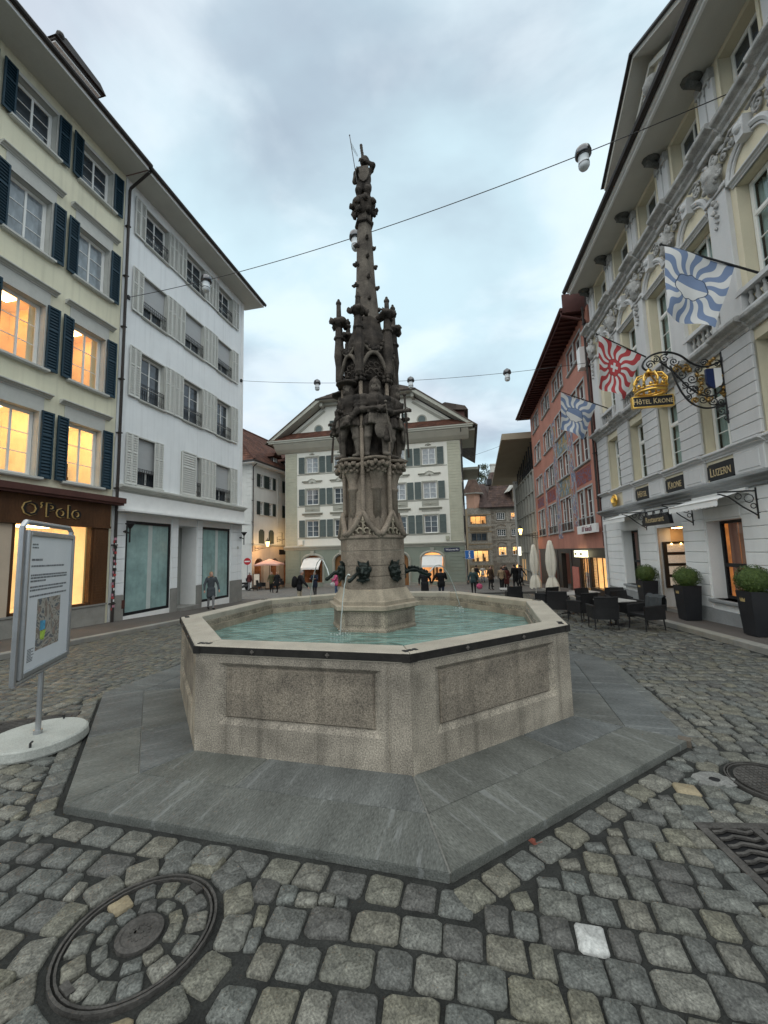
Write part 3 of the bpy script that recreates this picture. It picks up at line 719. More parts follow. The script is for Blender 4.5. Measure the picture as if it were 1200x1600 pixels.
water = m.build('water', mw, kind='structure'); water.location = (FC.x, FC.y, ZW)

# pedestal and shaft --------------------------------------------------
HXP = R(-73.6)
def hexl(prof, mt, name, n=6, ph=HXP, smooth=False):
    m = MB(); m.lathe(prof, n, ph=ph); return m.build(name, mt, fountain, smooth=smooth)
hexl([(.735, .3), (.735, .80), (.715, .83), (.715, 1.09)], m_gran, 'pedestal_block')
m = MB()
for k in range(6):
    a = HXP+PI/6+k*PI/3; m.M = T(.619*cos(a), .619*sin(a), 0, a+PI/2); m.bbox(-.30, .30, -.008, .02, .86, 1.07, .012)
m.build('pedestal_panels', m_panel, fountain)
hexl([(.735, 1.085), (.80, 1.11), (.80, 1.165), (.77, 1.18)], m_ped, 'pedestal_cornice')
hexl([(.725, 1.178), (.725, 1.232), (.70, 1.245), (.60, 1.40), (.585, 1.415)], m_ped, 'pedestal_slope')
# lower shaft in coursed blocks
zc = 1.41; n_ = 0
while zc < 2.2:
    hc = (.21, .17, .24, .22)[n_ % 4]; z1 = min(2.225, zc+hc)
    hexl([(.566, zc+.003), (.570, zc+.008), (.570, z1-.008), (.566, z1-.003)], m_shaft, 'shaft_course'); zc = z1; n_ += 1
hexl([(.575, 2.222), (.60, 2.24), (.60, 2.268), (.57, 2.285)], m_shaft, 'string_course')
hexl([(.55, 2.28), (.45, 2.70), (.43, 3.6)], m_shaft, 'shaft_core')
def hv(r, a, z): return (r*cos(a), r*sin(a), z)
for k in range(6):
    av = HXP+k*PI/3; af = av+PI/6; apm = .55*cos(PI/6)
    # ogee gable over each face with carved tracery
    m = MB(); side = []
    A, B = Vector(hv(.585, av, 2.28)), Vector(hv(.585, av+PI/3, 2.28)); Pk = Vector(hv(.50, af, 2.68))
    for P0 in (A, B):
        pts = [P0.lerp(Pk, t)+Vector((0, 0, -.055*sin(PI*t))) for t in [q/7 for q in range(8)]]; m.tube(pts, [.048]*6+[.042, .036], 6)
    m.build('gable', m_shaft, fountain, smooth=True)
    m = MB(); m.M = T(.485*cos(af), .485*sin(af), 0, af+PI/2)
    for sx in (-1, 1):
        for (x, z, r) in ((.06, 2.36, .05), (.15, 2.33, .05), (.05, 2.47, .045), (.20, 2.30, .03)):
            m.tube([(sx*x+r*cos(q*.9), -.012, z+r*sin(q*.9)*.9) for q in range(6)], .017, 5)
    m.tube([(0, -.01, 2.30), (0, -.02, 2.60)], .018, 5); m.ball((0, -.02, 2.53), .03)
    m.build('tracery', m_ped, fountain, smooth=True)
    # slender column rising at the face, from gable tip to canopy
    m = MB(); m.lathe([(.05, 2.62), (.038, 2.72), (.034, 4.90)], 8, (.46*cos(af), .46*sin(af)))
    for z in (3.3, 4.1, 4.62): m.lathe([(.036, z-.02), (.046, z), (.036, z+.02)], 8, (.46*cos(af), .46*sin(af)))
    m.build('colonnette', m_shaft, fountain, smooth=True)
    m = MB()
    for q in range(10):
        t = q*2*PI/5; m.blob((.47*cos(af)+.06*cos(t), .47*sin(af)+.06*sin(t), 4.93+.07*(q // 5)), .036)
    m.build('leaf_capital', m_soot, fountain, smooth=True)
    # corbel at the corner carrying a warrior
    c = (.40*cos(av), .40*sin(av)); m = MB()
    m.lathe([(.075, 2.45), (.075, 3.02), (.10, 3.05), (.10, 3.08), (.075, 3.10), (.10, 3.22), (.16, 3.40), (.185, 3.42)], 10, c); m.build('corbel', m_shaft, fountain, smooth=True)
    m = MB(); m.lathe([(.20, 3.52), (.235, 3.535), (.235, 3.565), (.20, 3.575)], 8, (.42*cos(av), .42*sin(av)))
    for q in range(13):
        t = av-1.9+q*3.8/12; m.blob((.42*cos(av)+.19*cos(t), .42*sin(av)+.19*sin(t), 3.44+.03*(q % 2)), .045); m.blob((.40*cos(av)+.15*cos(t), .40*sin(av)+.15*sin(t), 3.36+.03*(q % 2)), .035)
    m.build('leaf_corbel', m_shaft, fountain, smooth=True)
hexl([(.33, 3.5), (.31, 5.1)], m_soot, 'niche_core', ph=HXP+PI/6)
# canopy: six pointed arches, ogee hoods, pinnacles
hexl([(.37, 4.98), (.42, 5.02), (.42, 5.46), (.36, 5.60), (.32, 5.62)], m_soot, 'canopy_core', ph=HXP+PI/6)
for k in range(6):
    a0 = HXP+PI/6+k*PI/3; a1 = a0+PI/3; am = a0+PI/6
    A, B = Vector(hv(.50, a0, 0)), Vector(hv(.50, a1, 0)); Mi = (A+B)/2*1.06
    m = MB()
    for P0 in (A, B):
        m.tube([P0.lerp(Mi, t)+Vector((0, 0, 5.0+.42*sin(PI/2*min(1, t*1.05))**.8)) for t in (0, .1, .25, .45, .65, .85, 1)], .036, 6)
        m.tube([P0.lerp(Mi, t)+Vector((0, 0, 5.74-.30*math.sqrt(t)-.05*t)) for t in (0, .06, .15, .3, .5, .75, 1)], .028, 6)
    m.build('arch_hood', m_spire, fountain, smooth=True)
    m = MB()
    for P0 in (A, B):
        for t in (.22, .45, .7, .92): q = P0.lerp(Mi, t)*1.02; m.blob((q.x, q.y, 5.79-.30*math.sqrt(t)-.05*t), .042)
    m.build('crockets', m_soot, fountain, smooth=True)
    m = MB(); m.M = T(.395*cos(am), .395*sin(am), 0, am+PI/2)
    for sx in (-1, 1):
        for x, z, r in ((.05, 5.10, .045), (.11, 5.05, .04), (.05, 5.22, .04), (.13, 5.15, .035)): m.tube([(sx*x+r*cos(q), -.012, z+r*sin(q)) for q in range(6)], .015, 5)
    m.build('tracery', m_soot, fountain, smooth=True)
    c = (.515*cos(a0), .515*sin(a0)); m = MB()
    m.lathe([(.03, 4.98), (.075, 5.04), (.07, 5.30), (.095, 5.50), (.075, 5.75), (.065, 6.02)], 6, c)
    m.lathe([(.07, 5.80), (.098, 5.82), (.098, 5.85), (.065, 5.87)], 8, c)
    dzp = (.0, .18, .10, .05, .12, .0)[k]
    m.lathe([(.052, 5.98), (.04, 6.36+dzp)], 6, c); m.ball((c[0], c[1], 6.39+dzp), .052, 8, 5); m.ball((c[0], c[1], 6.45+dzp), .026, 6, 4)
    m.build('pinnacle', m_soot, fountain)
    m = MB(); m.lathe([(.05, 6.04), (.145, 6.12), (.145, 6.16), (.06, 6.22)], 6, c)
    for q in range(4): t = a0+q*PI/2+.4; m.blob((c[0]+.14*cos(t), c[1]+.14*sin(t), 6.12), .058); m.blob((c[0]+.08*cos(t), c[1]+.08*sin(t), 6.17), .035)
    m.build('pinnacle_cap', m_soot, fountain, smooth=True)
    m = MB(); m.tube([(c[0], c[1], 6.1), (.30*cos(a0), .30*sin(a0), 6.1)], .03, 5); m.build('strut', m_soot, fountain)
# spire, knobs, capital
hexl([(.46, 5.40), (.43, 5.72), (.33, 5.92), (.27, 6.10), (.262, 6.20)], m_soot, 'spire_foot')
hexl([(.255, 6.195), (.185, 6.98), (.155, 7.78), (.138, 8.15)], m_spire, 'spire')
hexl([(.15, 8.13), (.185, 8.15), (.185, 8.19), (.15, 8.21)], m_soot, 'collar'); hexl([(.142, 8.2), (.135, 8.36)], m_spire, 'spire_neck')
for j, z in enumerate((6.55, 6.98, 7.40, 7.78)):
    r = .255-(z-6.2)*.0595
    for k in range(6):
        a = HXP+k*PI/3; m = MB(); m.blob((0, 0, 0), .038, .25, 7, 5); m.blob((.03, 0, .014), .024, .3)
        m.build('crocket', m_soot, fountain, smooth=True, M=T((r+.012)*cos(a), (r+.012)*sin(a), z-.13*(k % 2), a))
m = MB(); m.lathe([(.13, 8.32), (.15, 8.42), (.22, 8.54), (.23, 8.60), (.20, 8.63)], 12)
for ring_, r, z, n in ((0, .18, 8.40, 6), (1, .235, 8.52, 8)):
    for q in range(n): t = 2*PI*q/n+ring_; m.blob((r*cos(t), r*sin(t), z+random.uniform(-.04, .03)), .056)
m.build('leaf_crown', m_soot, fountain, smooth=True)
# carved warriors -----------------------------------------------------
def warrior(pose):
    F = Fig(); k = .022
    for sd in (-1, 1):
        sp = .09*sd; st = (.05 if (sd > 0) == (pose != 1) else -.03)
        K = (sp*1.25, -st-.02, .36); A = (sp*1.35, -st+.01, .07)
        F.cap((sp*.8, 0, .66), K, .078, .055, 1, k); F.cap(K, A, .054, .036, 1, k); F.ell((K[0], K[1]-.025, K[2]), (.055, .05, .055), 1, .008); F.cap(A, (A[0]*1.15, A[1]-.12, .025), .036, .026, 1, k)
    F.ell((0, 0, .68), (.135, .11, .12), 0, .03); F.ell((0, -.01, .83), (.12, .095, .13), 0, .03); F.ell((0, -.03, .97), (.15, .12, .14), 0, .03)
    for q in range(7): F.cap((.14*cos(q*.52), -.10*sin(q*.52), .70), (.165*cos(q*.52), -.13*sin(q*.52), .56), .03, .036, 0, .012)    # mail skirt
    for q in range(6): F.cap((-.11+.044*q, -.13, .70), (-.12+.048*q, -.15, .55), .02, .026, 1, .008)      # tassets
    if pose != 1:
        F.ell((.02, -.15, .44), (.075, .03, .16), 1, .02); F.ell((.14, -.12, .42), (.07, .035, .19), 1, .02)
    F.cap((0, -.14, .78), (0, -.165, 1.02), .012, .016, 0, .03); F.cap((-.12, -.1, .745), (.12, -.1, .745), .022, .022, 0, .01)
    arms = {0: (((-.19, -.03, .80), (-.02, -.17, .79)), ((.20, -.02, .80), (.05, -.18, .76))), 1: (((-.20, .02, .80), (-.04, -.16, .78)), ((.20, -.05, .78), (.13, -.15, .62))), 2: (((-.19, .0, .80), (-.07, -.17, .86)), ((.19, -.03, .80), (.02, -.18, .74)))}[pose]
    for sd, (E, Wr) in zip((-1, 1), arms):
        S_ = (.165*sd, 0, 1.02); F.ell(S_, (.075, .08, .075), 0, .02); F.cap(S_, E, .052, .045, 0, k); F.ell(E, (.058, .055, .055), 0, .008); F.cap(E, Wr, .044, .034, 0, k); [F.ell(np.array(S_)*(1-t)+np.array(E)*t, (.062, .058, .03), 0, .006) for t in (.35, .6)]; [F.ell(np.array(E)*(1-t)+np.array(Wr)*t, (.05, .05, .028), 0, .006) for t in (.3, .6, .85)]; hand(F, Wr, np.array(Wr)-np.array(E), 0, sd, .8)
    hc = np.array((0, -.03, 1.215)); F.cap((0, 0, 1.08), hc, .05, .045, 0, k); F.ell(hc, (.07, .085, .10), 1, .02); F.cap(hc+[0, -.08, .01], hc+[0, -.1, -.015], .01, .014, 0, .01); F.ell(hc+[0, -.05, -.075], (.045, .05, .05), 0, .02)
    for sd in (-1, 1): F.ell(hc+[sd*.028, -.078, .02], (.014, .01, .009), 0, .002); F.ell(hc+[sd*.06, .01, -.05], (.03, .05, .09), 0, .03)
    if pose == 1: F.ell(hc+[0, -.02, .09], (.17, .16, .035), 0, .02); F.ell(hc+[0, 0, .12], (.10, .1, .06), 0, .02); F.cap(hc+[-.12, -.04, .12], hc+[.1, .06, .17], .035, .025, 0, .03)
    else: F.ell(hc+[0, .01, .05], (.085, .1, .09), 0, .015); F.cap(hc+[0, .09, .04], hc+[0, -.06, .14], .03, .022, 0, .03); F.cap(hc+[0, .0, .14], hc+[.04, .10, .10], .04, .03, 0, .03)
    if pose == 0: F.cap((.10, -.02, .98), (.12, -.15, .28), .03, .05, 0, .03)
    return F.mesh('warrior', [m_soot, m_spire], .0165, .004, pose)
wm_ = [warrior(i) for i in range(3)]
for k in range(6):
    a = HXP+k*PI/3; pose = (0, 2, 2, 0, 1, 1)[k]; M = T(.44*cos(a), .44*sin(a), 3.572, a+PI/2) @ Matrix.Diagonal((1.2, 1.2, 1.0, 1))
    o = link('warrior', wm_[pose], fountain, M)
    m = MB()
    if pose == 0: m.tube([(.10, -.19, .86), (.16, -.21, .20)], [.016, .022], 5, flat=.5); m.ball((.10, -.19, .90), .022); m.build('sword', m_spire, o)
    elif pose == 1:
        m.tube([(-.02, -.20, .70), (.03, -.22, .06)], [.014, .02], 4, flat=.4); m.tube([(-.09, -.19, .66), (.06, -.21, .69)], .014, 5); m.ball((-.03, -.2, .76), .022); m.build('sword', m_soot, o)
    else:
        m.tube([(-.07, -.2, 1.12), (.0, -.22, .05)], .015, 6); m.ball((-.075, -.2, 1.15), .03); m.build('staff', m_soot, o)
    m = MB(); m.tube([(-.12, .10, 1.0), (-.16, .14, .6), (-.13, .12, .12)], [.06, .09, .11], 6, flat=.5); m.build('cloak', m_soot, o, smooth=True)
# figure with the banner on top
F = Fig()
for sd in (-1, 1):
    F.cap((.06*sd, 0, .34), (.09*sd, -.10, .18), .075, .06, 0, .03); F.cap((.09*sd, -.1, .18), (.08*sd, -.02, .03), .055, .045, 0, .03)
F.ell((0, 0, .30), (.15, .13, .13), 0, .04); F.ell((0, 0, .50), (.145, .115, .19), 0, .04); F.ell((0, 0, .62), (.155, .11, .1), 0, .03)
F.cap((.15, 0, .66), (.20, -.06, .70), .05, .045, 0, .02); F.cap((.20, -.06, .70), (.06, -.11, .76), .042, .034, 0, .02); hand(F, (.06, -.11, .76), (-1, -.2, .3), 0, 1, .8)
F.cap((-.15, 0, .64), (-.17, -.03, .44), .05, .042, 0, .02); F.cap((-.17, -.03, .44), (-.10, -.12, .50), .04, .034, 0, .02); hand(F, (-.10, -.12, .5), (.3, -1, .2), 0, -1, .8)
F.ell((.03, -.02, .83), (.085, .095, .11), 0, .02); F.ell((.03, .0, .87), (.095, .1, .085), 0, .01); F.cap((.03, -.11, .83), (.03, -.13, .81), .012, .016, 0, .01)
for q in range(6): F.ell((-.005-.006*q, .0, .95+.055*q), (.032, .03, .035), 0, .01)
top = link('banner_bearer', F.mesh('banner_bearer', [m_soot], .0165, .005), fountain, T(.01, 0, 8.63, R(-8)))
m = MB(); m.tube([(-.10, -.14, .30), (-.235, -.10, 1.36)], .0075, 5); m.ball((-.236, -.10, 1.37), .014, 6, 4); m.build('pole', m_iron, top)
m = MB(); m.poly([(-.222, -.10, 1.26), (-.09, -.05, .98), (-.10, -.05, .94), (-.205, -.10, 1.10)]); m.poly([(-.222, -.096, 1.26), (-.205, -.096, 1.10), (-.10, -.046, .94), (-.09, -.046, .98)]); m.build('pennant', mat('pale_blue_metal', (.45, .55, .62), .1, 3, 20, .05, rough=.4), top)
m = MB(); m.prismy([(-.07, .62), (.12, .62), (.13, .45), (.07, .33), (.02, .30), (-.05, .36), (-.08, .48)], -.155, -.125); m.build('shield', m_spire, top)
# bronze masks and dragon spouts --------------------------------------
def mask(k):
    af = HXP+PI/6+k*PI/3; F = Fig()
    F.ell((0, 0, 0), (.105, .07, .15), 0, .03); F.ell((0, -.05, .06), (.085, .04, .035), 0, .02); F.cap((0, -.06, .04), (0, -.105, -.02), .022, .032, 0, .02)
    for sd in (-1, 1):
        F.ell((.05*sd, -.065, .025), (.024, .014, .018), 0, .004); F.ell((.055*sd, -.06, -.035), (.035, .03, .03), 0, .02); F.ell((.11*sd, .0, .04), (.02, .03, .05), 0, .01); F.cap((.065*sd, -.01, .12), (.085*sd, -.03, .165), .03, .014, 0, .02)
        for q in range(4): F.cap((.03*sd*q, -.045, -.12), (.034*sd*q, -.06, -.185+.012*q), .02, .01, 0, .012)
    F.cap((-.045, -.065, -.085), (.045, -.065, -.085), .022, .022, 0, .01)
    o = link('mask', F.mesh('mask', [m_bronze], .011, .004, k), fountain, T(.515*cos(af), .515*sin(af), 1.70, af+PI/2)); return o, af
spouts = {5: (-.2, -.30), 1: (.0, -.50), 4: (.0, -.22)}
for k in range(6):
    o, af = mask(k)
    if k in spouts:
        sx, L = spouts[k]; m = MB(); n = 9
        P = [(sx*.62*(q/n), -.05+L*(q/n), -.07+.05*sin(q*.5)) for q in range(n+1)]
        m.tube(P, [.022+.012*abs(sin(q*1.3))*(2 if k == 1 else 1) for q in range(n)]+[.022], 7)
        e = P[-1]
        for q in range(2, n):
            if k == 1: m.blob((P[q][0], P[q][1], P[q][2]+.045), .03)
        m.ball((e[0], e[1], e[2]), .036, 8, 5); m.build('spout', m_bronze, o, smooth=True)
# water jets ----------------------------------------------------------
m_jet = mat('falling_water', (.52, .56, .54), .1, 8, 30, .1, rough=.15, bump=.1, spec=.6)
def jet(p0, p1, lift, label, foam=.16):
    t_ = empty('water_jet', label, 'water jet', (p1[0], p1[1], ZW), group='jets from the spouts')
    P0, P1 = Vector(p0)-Vector((p1[0], p1[1], ZW)), Vector((0, 0, 0)); m = MB(); pts = []
    for q in range(17):
        s = q/16; p = P0.lerp(P1, s); p.z = P0.z+4*lift*s*(1-s)-P0.z*s; pts.append(p+Vector((.004*sin(q*2.1), .004*cos(q*1.7), 0)))
    m.tube(pts, [.0105-.004*(q/16)+.0015*sin(q*2.6) for q in range(17)], 6); m.build('stream', m_jet, t_, smooth=True)
    m = MB()
    for q in range(46):
        a = random.uniform(0, 2*PI); r = foam*random.random()**1.3; m.ball((r*cos(a), r*sin(a)*.8, .002), random.uniform(.004, .012), 6, 4, (1, 1, .4))
    for q in range(10): m.ball((random.gauss(0, .03), random.gauss(0, .03), random.uniform(.01, .09)), random.uniform(.004, .009), 5, 4)
    m.build('splash', m_jet, t_, smooth=True, kind='stuff')
jet((-.545, 6.05, 1.66), (-.72, 6.22-.02, ZW), .30, 'thin jet falling straight down in front of the pedestal')
jet((-.95, 6.67, 1.64), (-1.74, 9.05, ZW), .62, 'arching jet from the left spout towards the far rim')
jet((.80, 7.19, 1.63), (1.58, 8.60, ZW), .42, 'arching jet from the right dragon spout towards the far rim')
# ================================================================== building kit (front elevation frame: x right, -y out, z up)
def facade(root, x0, x1, z0, z1, holes, mt, d=.25, name='wall', y=0.0, reveal=None):
    """wall face with openings (x0,x1,z0,z1[,arch rise]) and their reveals"""
    mats = [mt]+([reveal] if reveal else []); m = MB(); ri = 1 if reveal else 0
    X = sorted({x0, x1, *[max(x0, min(x1, h[q])) for h in holes for q in (0, 1)]}); Z = sorted({z0, z1, *[max(z0, min(z1, h[q])) for h in holes for q in (2, 3)]})
    for a, b in zip(X, X[1:]):
        run = None
        for c, e in zip(Z, Z[1:]):
            cx, cz = (a+b)/2, (c+e)/2
            if any(h[0] < cx < h[1] and h[2] < cz < h[3] for h in holes):
                if run is not None: m.poly([(a, y, run), (b, y, run), (b, y, c), (a, y, c)]); run = None
            elif run is None: run = c
        if run is not None: m.poly([(a, y, run), (b, y, run), (b, y, z1), (a, y, z1)])
    m.cur = ri
    for h in holes:
        a, b, c, e = h[:4]; r = h[4] if len(h) > 4 else 0
        m.poly([(a, y, c), (a, y, e-r), (a, y+d, e-r), (a, y+d, c)]); m.poly([(b, y, c), (b, y+d, c), (b, y+d, e-r), (b, y, e-r)])
        m.poly([(a, y, c), (a, y+d, c), (b, y+d, c), (b, y, c)])
        if not r: m.poly([(a, y, e), (b, y, e), (b, y+d, e), (a, y+d, e)])
        else:
            n = 10; w = (b-a)/2; pts = [((a+b)/2-w*cos(PI*q/n), e-r+r*sin(PI*q/n)) for q in range(n+1)]
            for (xa, za), (xb, zb) in zip(pts, pts[1:]):
                m.poly([(xa, y, za), (xb, y, zb), (xb, y+d, zb), (xa, y+d, za)])
                m.cur = 0; m.poly([(xa, y, za), (xa, y, e), (xb, y, e), (xb, y, zb)][::-1]); m.cur = ri
    return m.build(name, mats, root)
def shell(root, x0, x1, y0, y1, z0, z1, mt, name='side_wall', front=False):
    m = MB(); m.poly([(x0, y1, z0), (x0, y0, z0), (x0, y0, z1), (x0, y1, z1)]); m.poly([(x1, y0, z0), (x1, y1, z0), (x1, y1, z1), (x1, y0, z1)])
    m.poly([(x1, y1, z0), (x0, y1, z0), (x0, y1, z1), (x1, y1, z1)]); return m.build(name, mt, root)
PANE = {}
def pane_mesh(w, h, mt):
    k = (round(w, 2), round(h, 2), mt.name)
    if k not in PANE:
        m = MB(); m.box(-w/2, w/2, 0, .006, -h/2, h/2); PANE[k] = m.mesh('pane', mt)
    return PANE[k]
def window(root, x0, x1, z0, z1, y=.22, leaves=2, bars=2, pane=None, fm=None, fw=.055, split=True, transom=None, tilt=True):
    """casement: outer frame, leaves, glazing bars; each pane is an object"""
    pane = pane or m_pane; fm = fm or m_bar; m = MB(); W_ = x1-x0
    for a, b in ((x0, x0+fw), (x1-fw, x1)): m.box(a, b, y-.035, y+.04, z0, z1)
    for a, b in ((z0, z0+fw), (z1-fw, z1)): m.box(x0+fw, x1-fw, y-.035, y+.04, a, b)
    ix0, ix1, iz0, iz1 = x0+fw, x1-fw, z0+fw, z1-fw; ps = []
    zt = None
    if transom: zt = iz0+(iz1-iz0)*transom; m.box(ix0, ix1, y-.04, y+.04, zt-.035, zt+.035)
    lw = (ix1-ix0)/leaves
    for l in range(leaves):
        a, b = ix0+l*lw, ix0+(l+1)*lw; s = .032
        for za, zb, nb in (((iz0, zt-.035, bars), (zt+.035, iz1, 0)) if transom else ((iz0, iz1, bars),)):
            m.box(a, a+s, y-.025, y+.02, za, zb); m.box(b-s, b, y-.025, y+.02, za, zb); m.box(a+s, b-s, y-.025, y+.02, za, za+s); m.box(a+s, b-s, y-.025, y+.02, zb-s, zb)
            ph = (zb-za-2*s)/(nb+1)
            for q in range(1, nb+1): m.box(a+s, b-s, y-.015, y+.012, za+s+ph*q-.011, za+s+ph*q+.011)
            if split:
                for q in range(nb+1): ps.append(((a+b)/2, za+s+ph*(q+.5), b-a-2*s, ph-.02))
            else: ps.append(((a+b)/2, (za+zb)/2, b-a-2*s, zb-za-2*s))
    o = m.build('window', fm, root)
    for x, z, w, h in ps:
        p = link('pane', pane_mesh(w, h, pane), o); r = random.uniform(-.006, .006) if tilt else 0
        p.matrix_local = T(x, y+.002, z) @ Matrix.Rotation(r, 4, 'X') @ Matrix.Rotation(random.uniform(-.006, .006) if tilt else 0, 4, 'Z')
    return o
SHUT = {}
def shutter(root, x0, x1, z0, z1, mt, y=-.045, panels=1, t=.05, slat=.10, rz=0.0, mid=True):
    w, h = x1-x0, z1-z0; k = (round(w, 2), round(h, 2), mt.name, panels)
    if k not in SHUT:
        F, S = MB(), MB(); pw = w/panels
        for q in range(panels):
            a, b = -w/2+q*pw+.004, -w/2+(q+1)*pw-.004; st = min(.05, pw*.13)
            F.box(a, a+st, -t, 0, 0, h); F.box(b-st, b, -t, 0, 0, h)
            rails = [(0, st*1.3), (h-st*1.2, h)]+([(h*.62, h*.62+st)] if mid else [])
            for za, zb in rails: F.box(a+st, b-st, -t+.002, -.002, za, zb)
            for za, zb in ([(st*1.3, h*.62), (h*.62+st, h-st*1.2)] if mid else [(st*1.3, h-st*1.2)]):
                n = max(2, int((zb-za)/slat))
                for i in range(n):
                    z = za+(zb-za)*(i+.5)/n; d = (zb-za)/n*.5
                    S.poly([(a+st, -t+.006, z-d*.95), (b-st, -t+.006, z-d*.95), (b-st, -.010, z+d*.55), (a+st, -.010, z+d*.55)])
            F.box(a+st, b-st, -.004, 0, st, h-st)
        for z in (h*.14, h*.86): F.box(-w/2-.02, -w/2+.05, -t-.006, -t, z-.012, z+.012)
        SHUT[k] = (F.mesh('shutter', mt), S.mesh('slats', mt))
    o = link('shutter', SHUT[k][0], root, T((x0+x1)/2, y, z0) @ Matrix.Rotation(rz, 4, 'Z')); c = link('slats', SHUT[k][1], o); c['kind'] = 'stuff'
    return o
def surround(m, x0, x1, z0, z1, w=.12, p=.03, sill=True, sp=.10, sh=.07):
    m.box(x0-w, x0, -p, .02, z0, z1+w); m.box(x1, x1+w, -p, .02, z0, z1+w); m.box(x0, x1, -p, .02, z1, z1+w)
    if sill: m.box(x0-w-.03, x1+w+.03, -sp, .02, z0-sh, z0); m.box(x0-w, x1+w, -sp+.03, .0, z0-sh-.03, z0-sh)
def sur(root, mt, *a, **k):
    m = MB(); surround(m, *a, **k); return m.build('window_surround', mt, root)
def prof(m, x0, x1, pts):
    """moulding: (y,z) profile run along x, ends capped"""
    a = [m.pt((x0, y, z)) for y, z in pts]; b = [m.pt((x1, y, z)) for y, z in pts]; n = len(pts)
    for k in range(n-1): m.face([a[k], b[k], b[k+1], a[k+1]][::-1])
    m.face([a[n-1], b[n-1], b[0], a[0]][::-1]); m.face(a); m.face(b[::-1])
def cornice(m, x0, x1, z0, h, p):
    prof(m, x0, x1, [(.02, z0), (-.25*p, z0), (-.3*p, z0+.2*h), (-.55*p, z0+.35*h), (-.6*p, z0+.5*h), (-.95*p, z0+.62*h), (-p, z0+.68*h), (-p, z0+.86*h), (-.9*p, z0+.93*h), (.02, z0+h)])
def courses(root, x0, x1, z0, z1, step, mt, y=-.05, d=.06, g=.012, name='stone_course', joint=None):
    n = max(1, round((z1-z0)/step)); s = (z1-z0)/n; out = []
    for q in range(n):
        m = MB(); m.bbox(x0, x1, y, y+d, z0+q*s+g/2, z0+(q+1)*s-g/2, .012); out.append(m.build(name, mt, root))
    return out
def room(root, x0, x1, z0, z1, y0, y1, mt, name='lit_room', items=0):
    m = MB(); m.poly([(x0, y1, z0), (x1, y1, z0), (x1, y1, z1), (x0, y1, z1)]); m.poly([(x0, y0, z0), (x0, y1, z0), (x0, y1, z1), (x0, y0, z1)]); m.poly([(x1, y1, z0), (x1, y0, z0), (x1, y0, z1), (x1, y1, z1)])
    m.poly([(x0, y0, z0), (x1, y0, z0), (x1, y1, z0), (x0, y1, z0)]); m.poly([(x0, y1, z1), (x1, y1, z1), (x1, y0, z1), (x0, y0, z1)])
    o = m.build(name, mt, root)
    if mt in (m_lit, m_litb):
        w_, e_ = x1-x0, y1-y0; m = MB(); m.box((x0+x1)/2-w_*.22, (x0+x1)/2+w_*.22, y0+e_*.35, y0+e_*.65, z1-.05, z1-.02); m.build('ceiling_lamp', m_glow, root)
    if items:
        m = MB()
        for q in range(items):
            w = random.uniform(.1, .35); x = random.uniform(x0+w, x1-w); h = random.uniform(.2, .7)*(z1-z0); m.box(x-w/2, x+w/2, y1-.4, y1-.05, z0, z0+h)
        m.build('shelf', mat('shaded_furniture', (.10, .055, .025), .3, 2, 20, .2), root)
    return o
def downpipe(root, x, z0, z1, y=-.10, r=.05, mt=None, out=None):
    m = MB(); P = [(x, y, z0), (x, y, z1)]
    if out: P += [(x, y-.04, z1+.12), (x, out[0], out[1])]
    m.tube(P, r, 8)
    z = z0+.8
    while z < z1: m.box(x-r-.012, x+r+.012, y-r-.012, .0, z-.02, z+.02); z += 2.2
    return m.build('downpipe', mt or m_gutter, root)
def railing(root, x0, x1, z0, h, y=-.02):
    m = MB(); n = max(5, int((x1-x0)/.11))
    for z in (z0+.06, z0+h-.16, z0+h): m.box(x0, x1, y-.012, y+.012, z-.009, z+.009)
    for q in range(n+1):
        x = x0+(x1-x0)*q/n; m.box(x-.007, x+.007, y-.007, y+.007, z0+.06, z0+h)
        if q < n:
            c = x+(x1-x0)/n/2; m.tube([(c+.035*cos(t*PI/3), y, z0+h-.08+.05*sin(t*PI/3)) for t in range(7)], .006, 4, caps=False)
            m.tube([(c-.03, y, z0+.12), (c, y, z0+.3), (c+.03, y, z0+.12)], .006, 4)
    return m.build('balcony_railing', m_iron, root)
def roof_plane(root, quad, mt=None, name='roof', t=.12, tiles=None):
    """pitched roof slab from four corners (eave left, eave right, ridge right, ridge left) with tile courses"""
    a, b, c, d = [Vector(p) for p in quad]; n = (b-a).cross(d-a).normalized(); m = MB()
    lo = [m.pt(p-n*t) for p in (a, b, c, d)]; hi = [m.pt(p) for p in (a, b, c, d)]
    for q in range(4): m.face([lo[q], lo[(q+1) % 4], hi[(q+1) % 4], hi[q]])
    m.face(hi); m.face(lo[::-1]); o = m.build(name, mt or m_rooft, root)
    if tiles:
        m = MB(); nr = int((d-a).length/tiles)
        for r in range(nr):
            f0, f1 = r/nr, (r+1)/nr; l0, r0 = a.lerp(d, f0), b.lerp(c, f0); l1, r1 = a.lerp(d, min(1, f1+.15/nr)), b.lerp(c, min(1, f1+.15/nr)); nc = max(1, int((r0-l0).length/(tiles*.75)))
            for q in range(nc):
                s = (q+.5*(r % 2))/nc; e = min(1, s+.93/nc); dz = random.uniform(0, .012)
                p = [l0.lerp(r0, s)+n*(.035+dz), l0.lerp(r0, e)+n*(.035+dz), l1.lerp(r1, e)+n*.004, l1.lerp(r1, s)+n*.004]
                m.poly(p); m.poly([p[0]-n*.03, p[1]-n*.03, p[1], p[0]])
        k = m.build('roof_tiles', mt or m_rooft, o); k['kind'] = 'stuff'
    return o
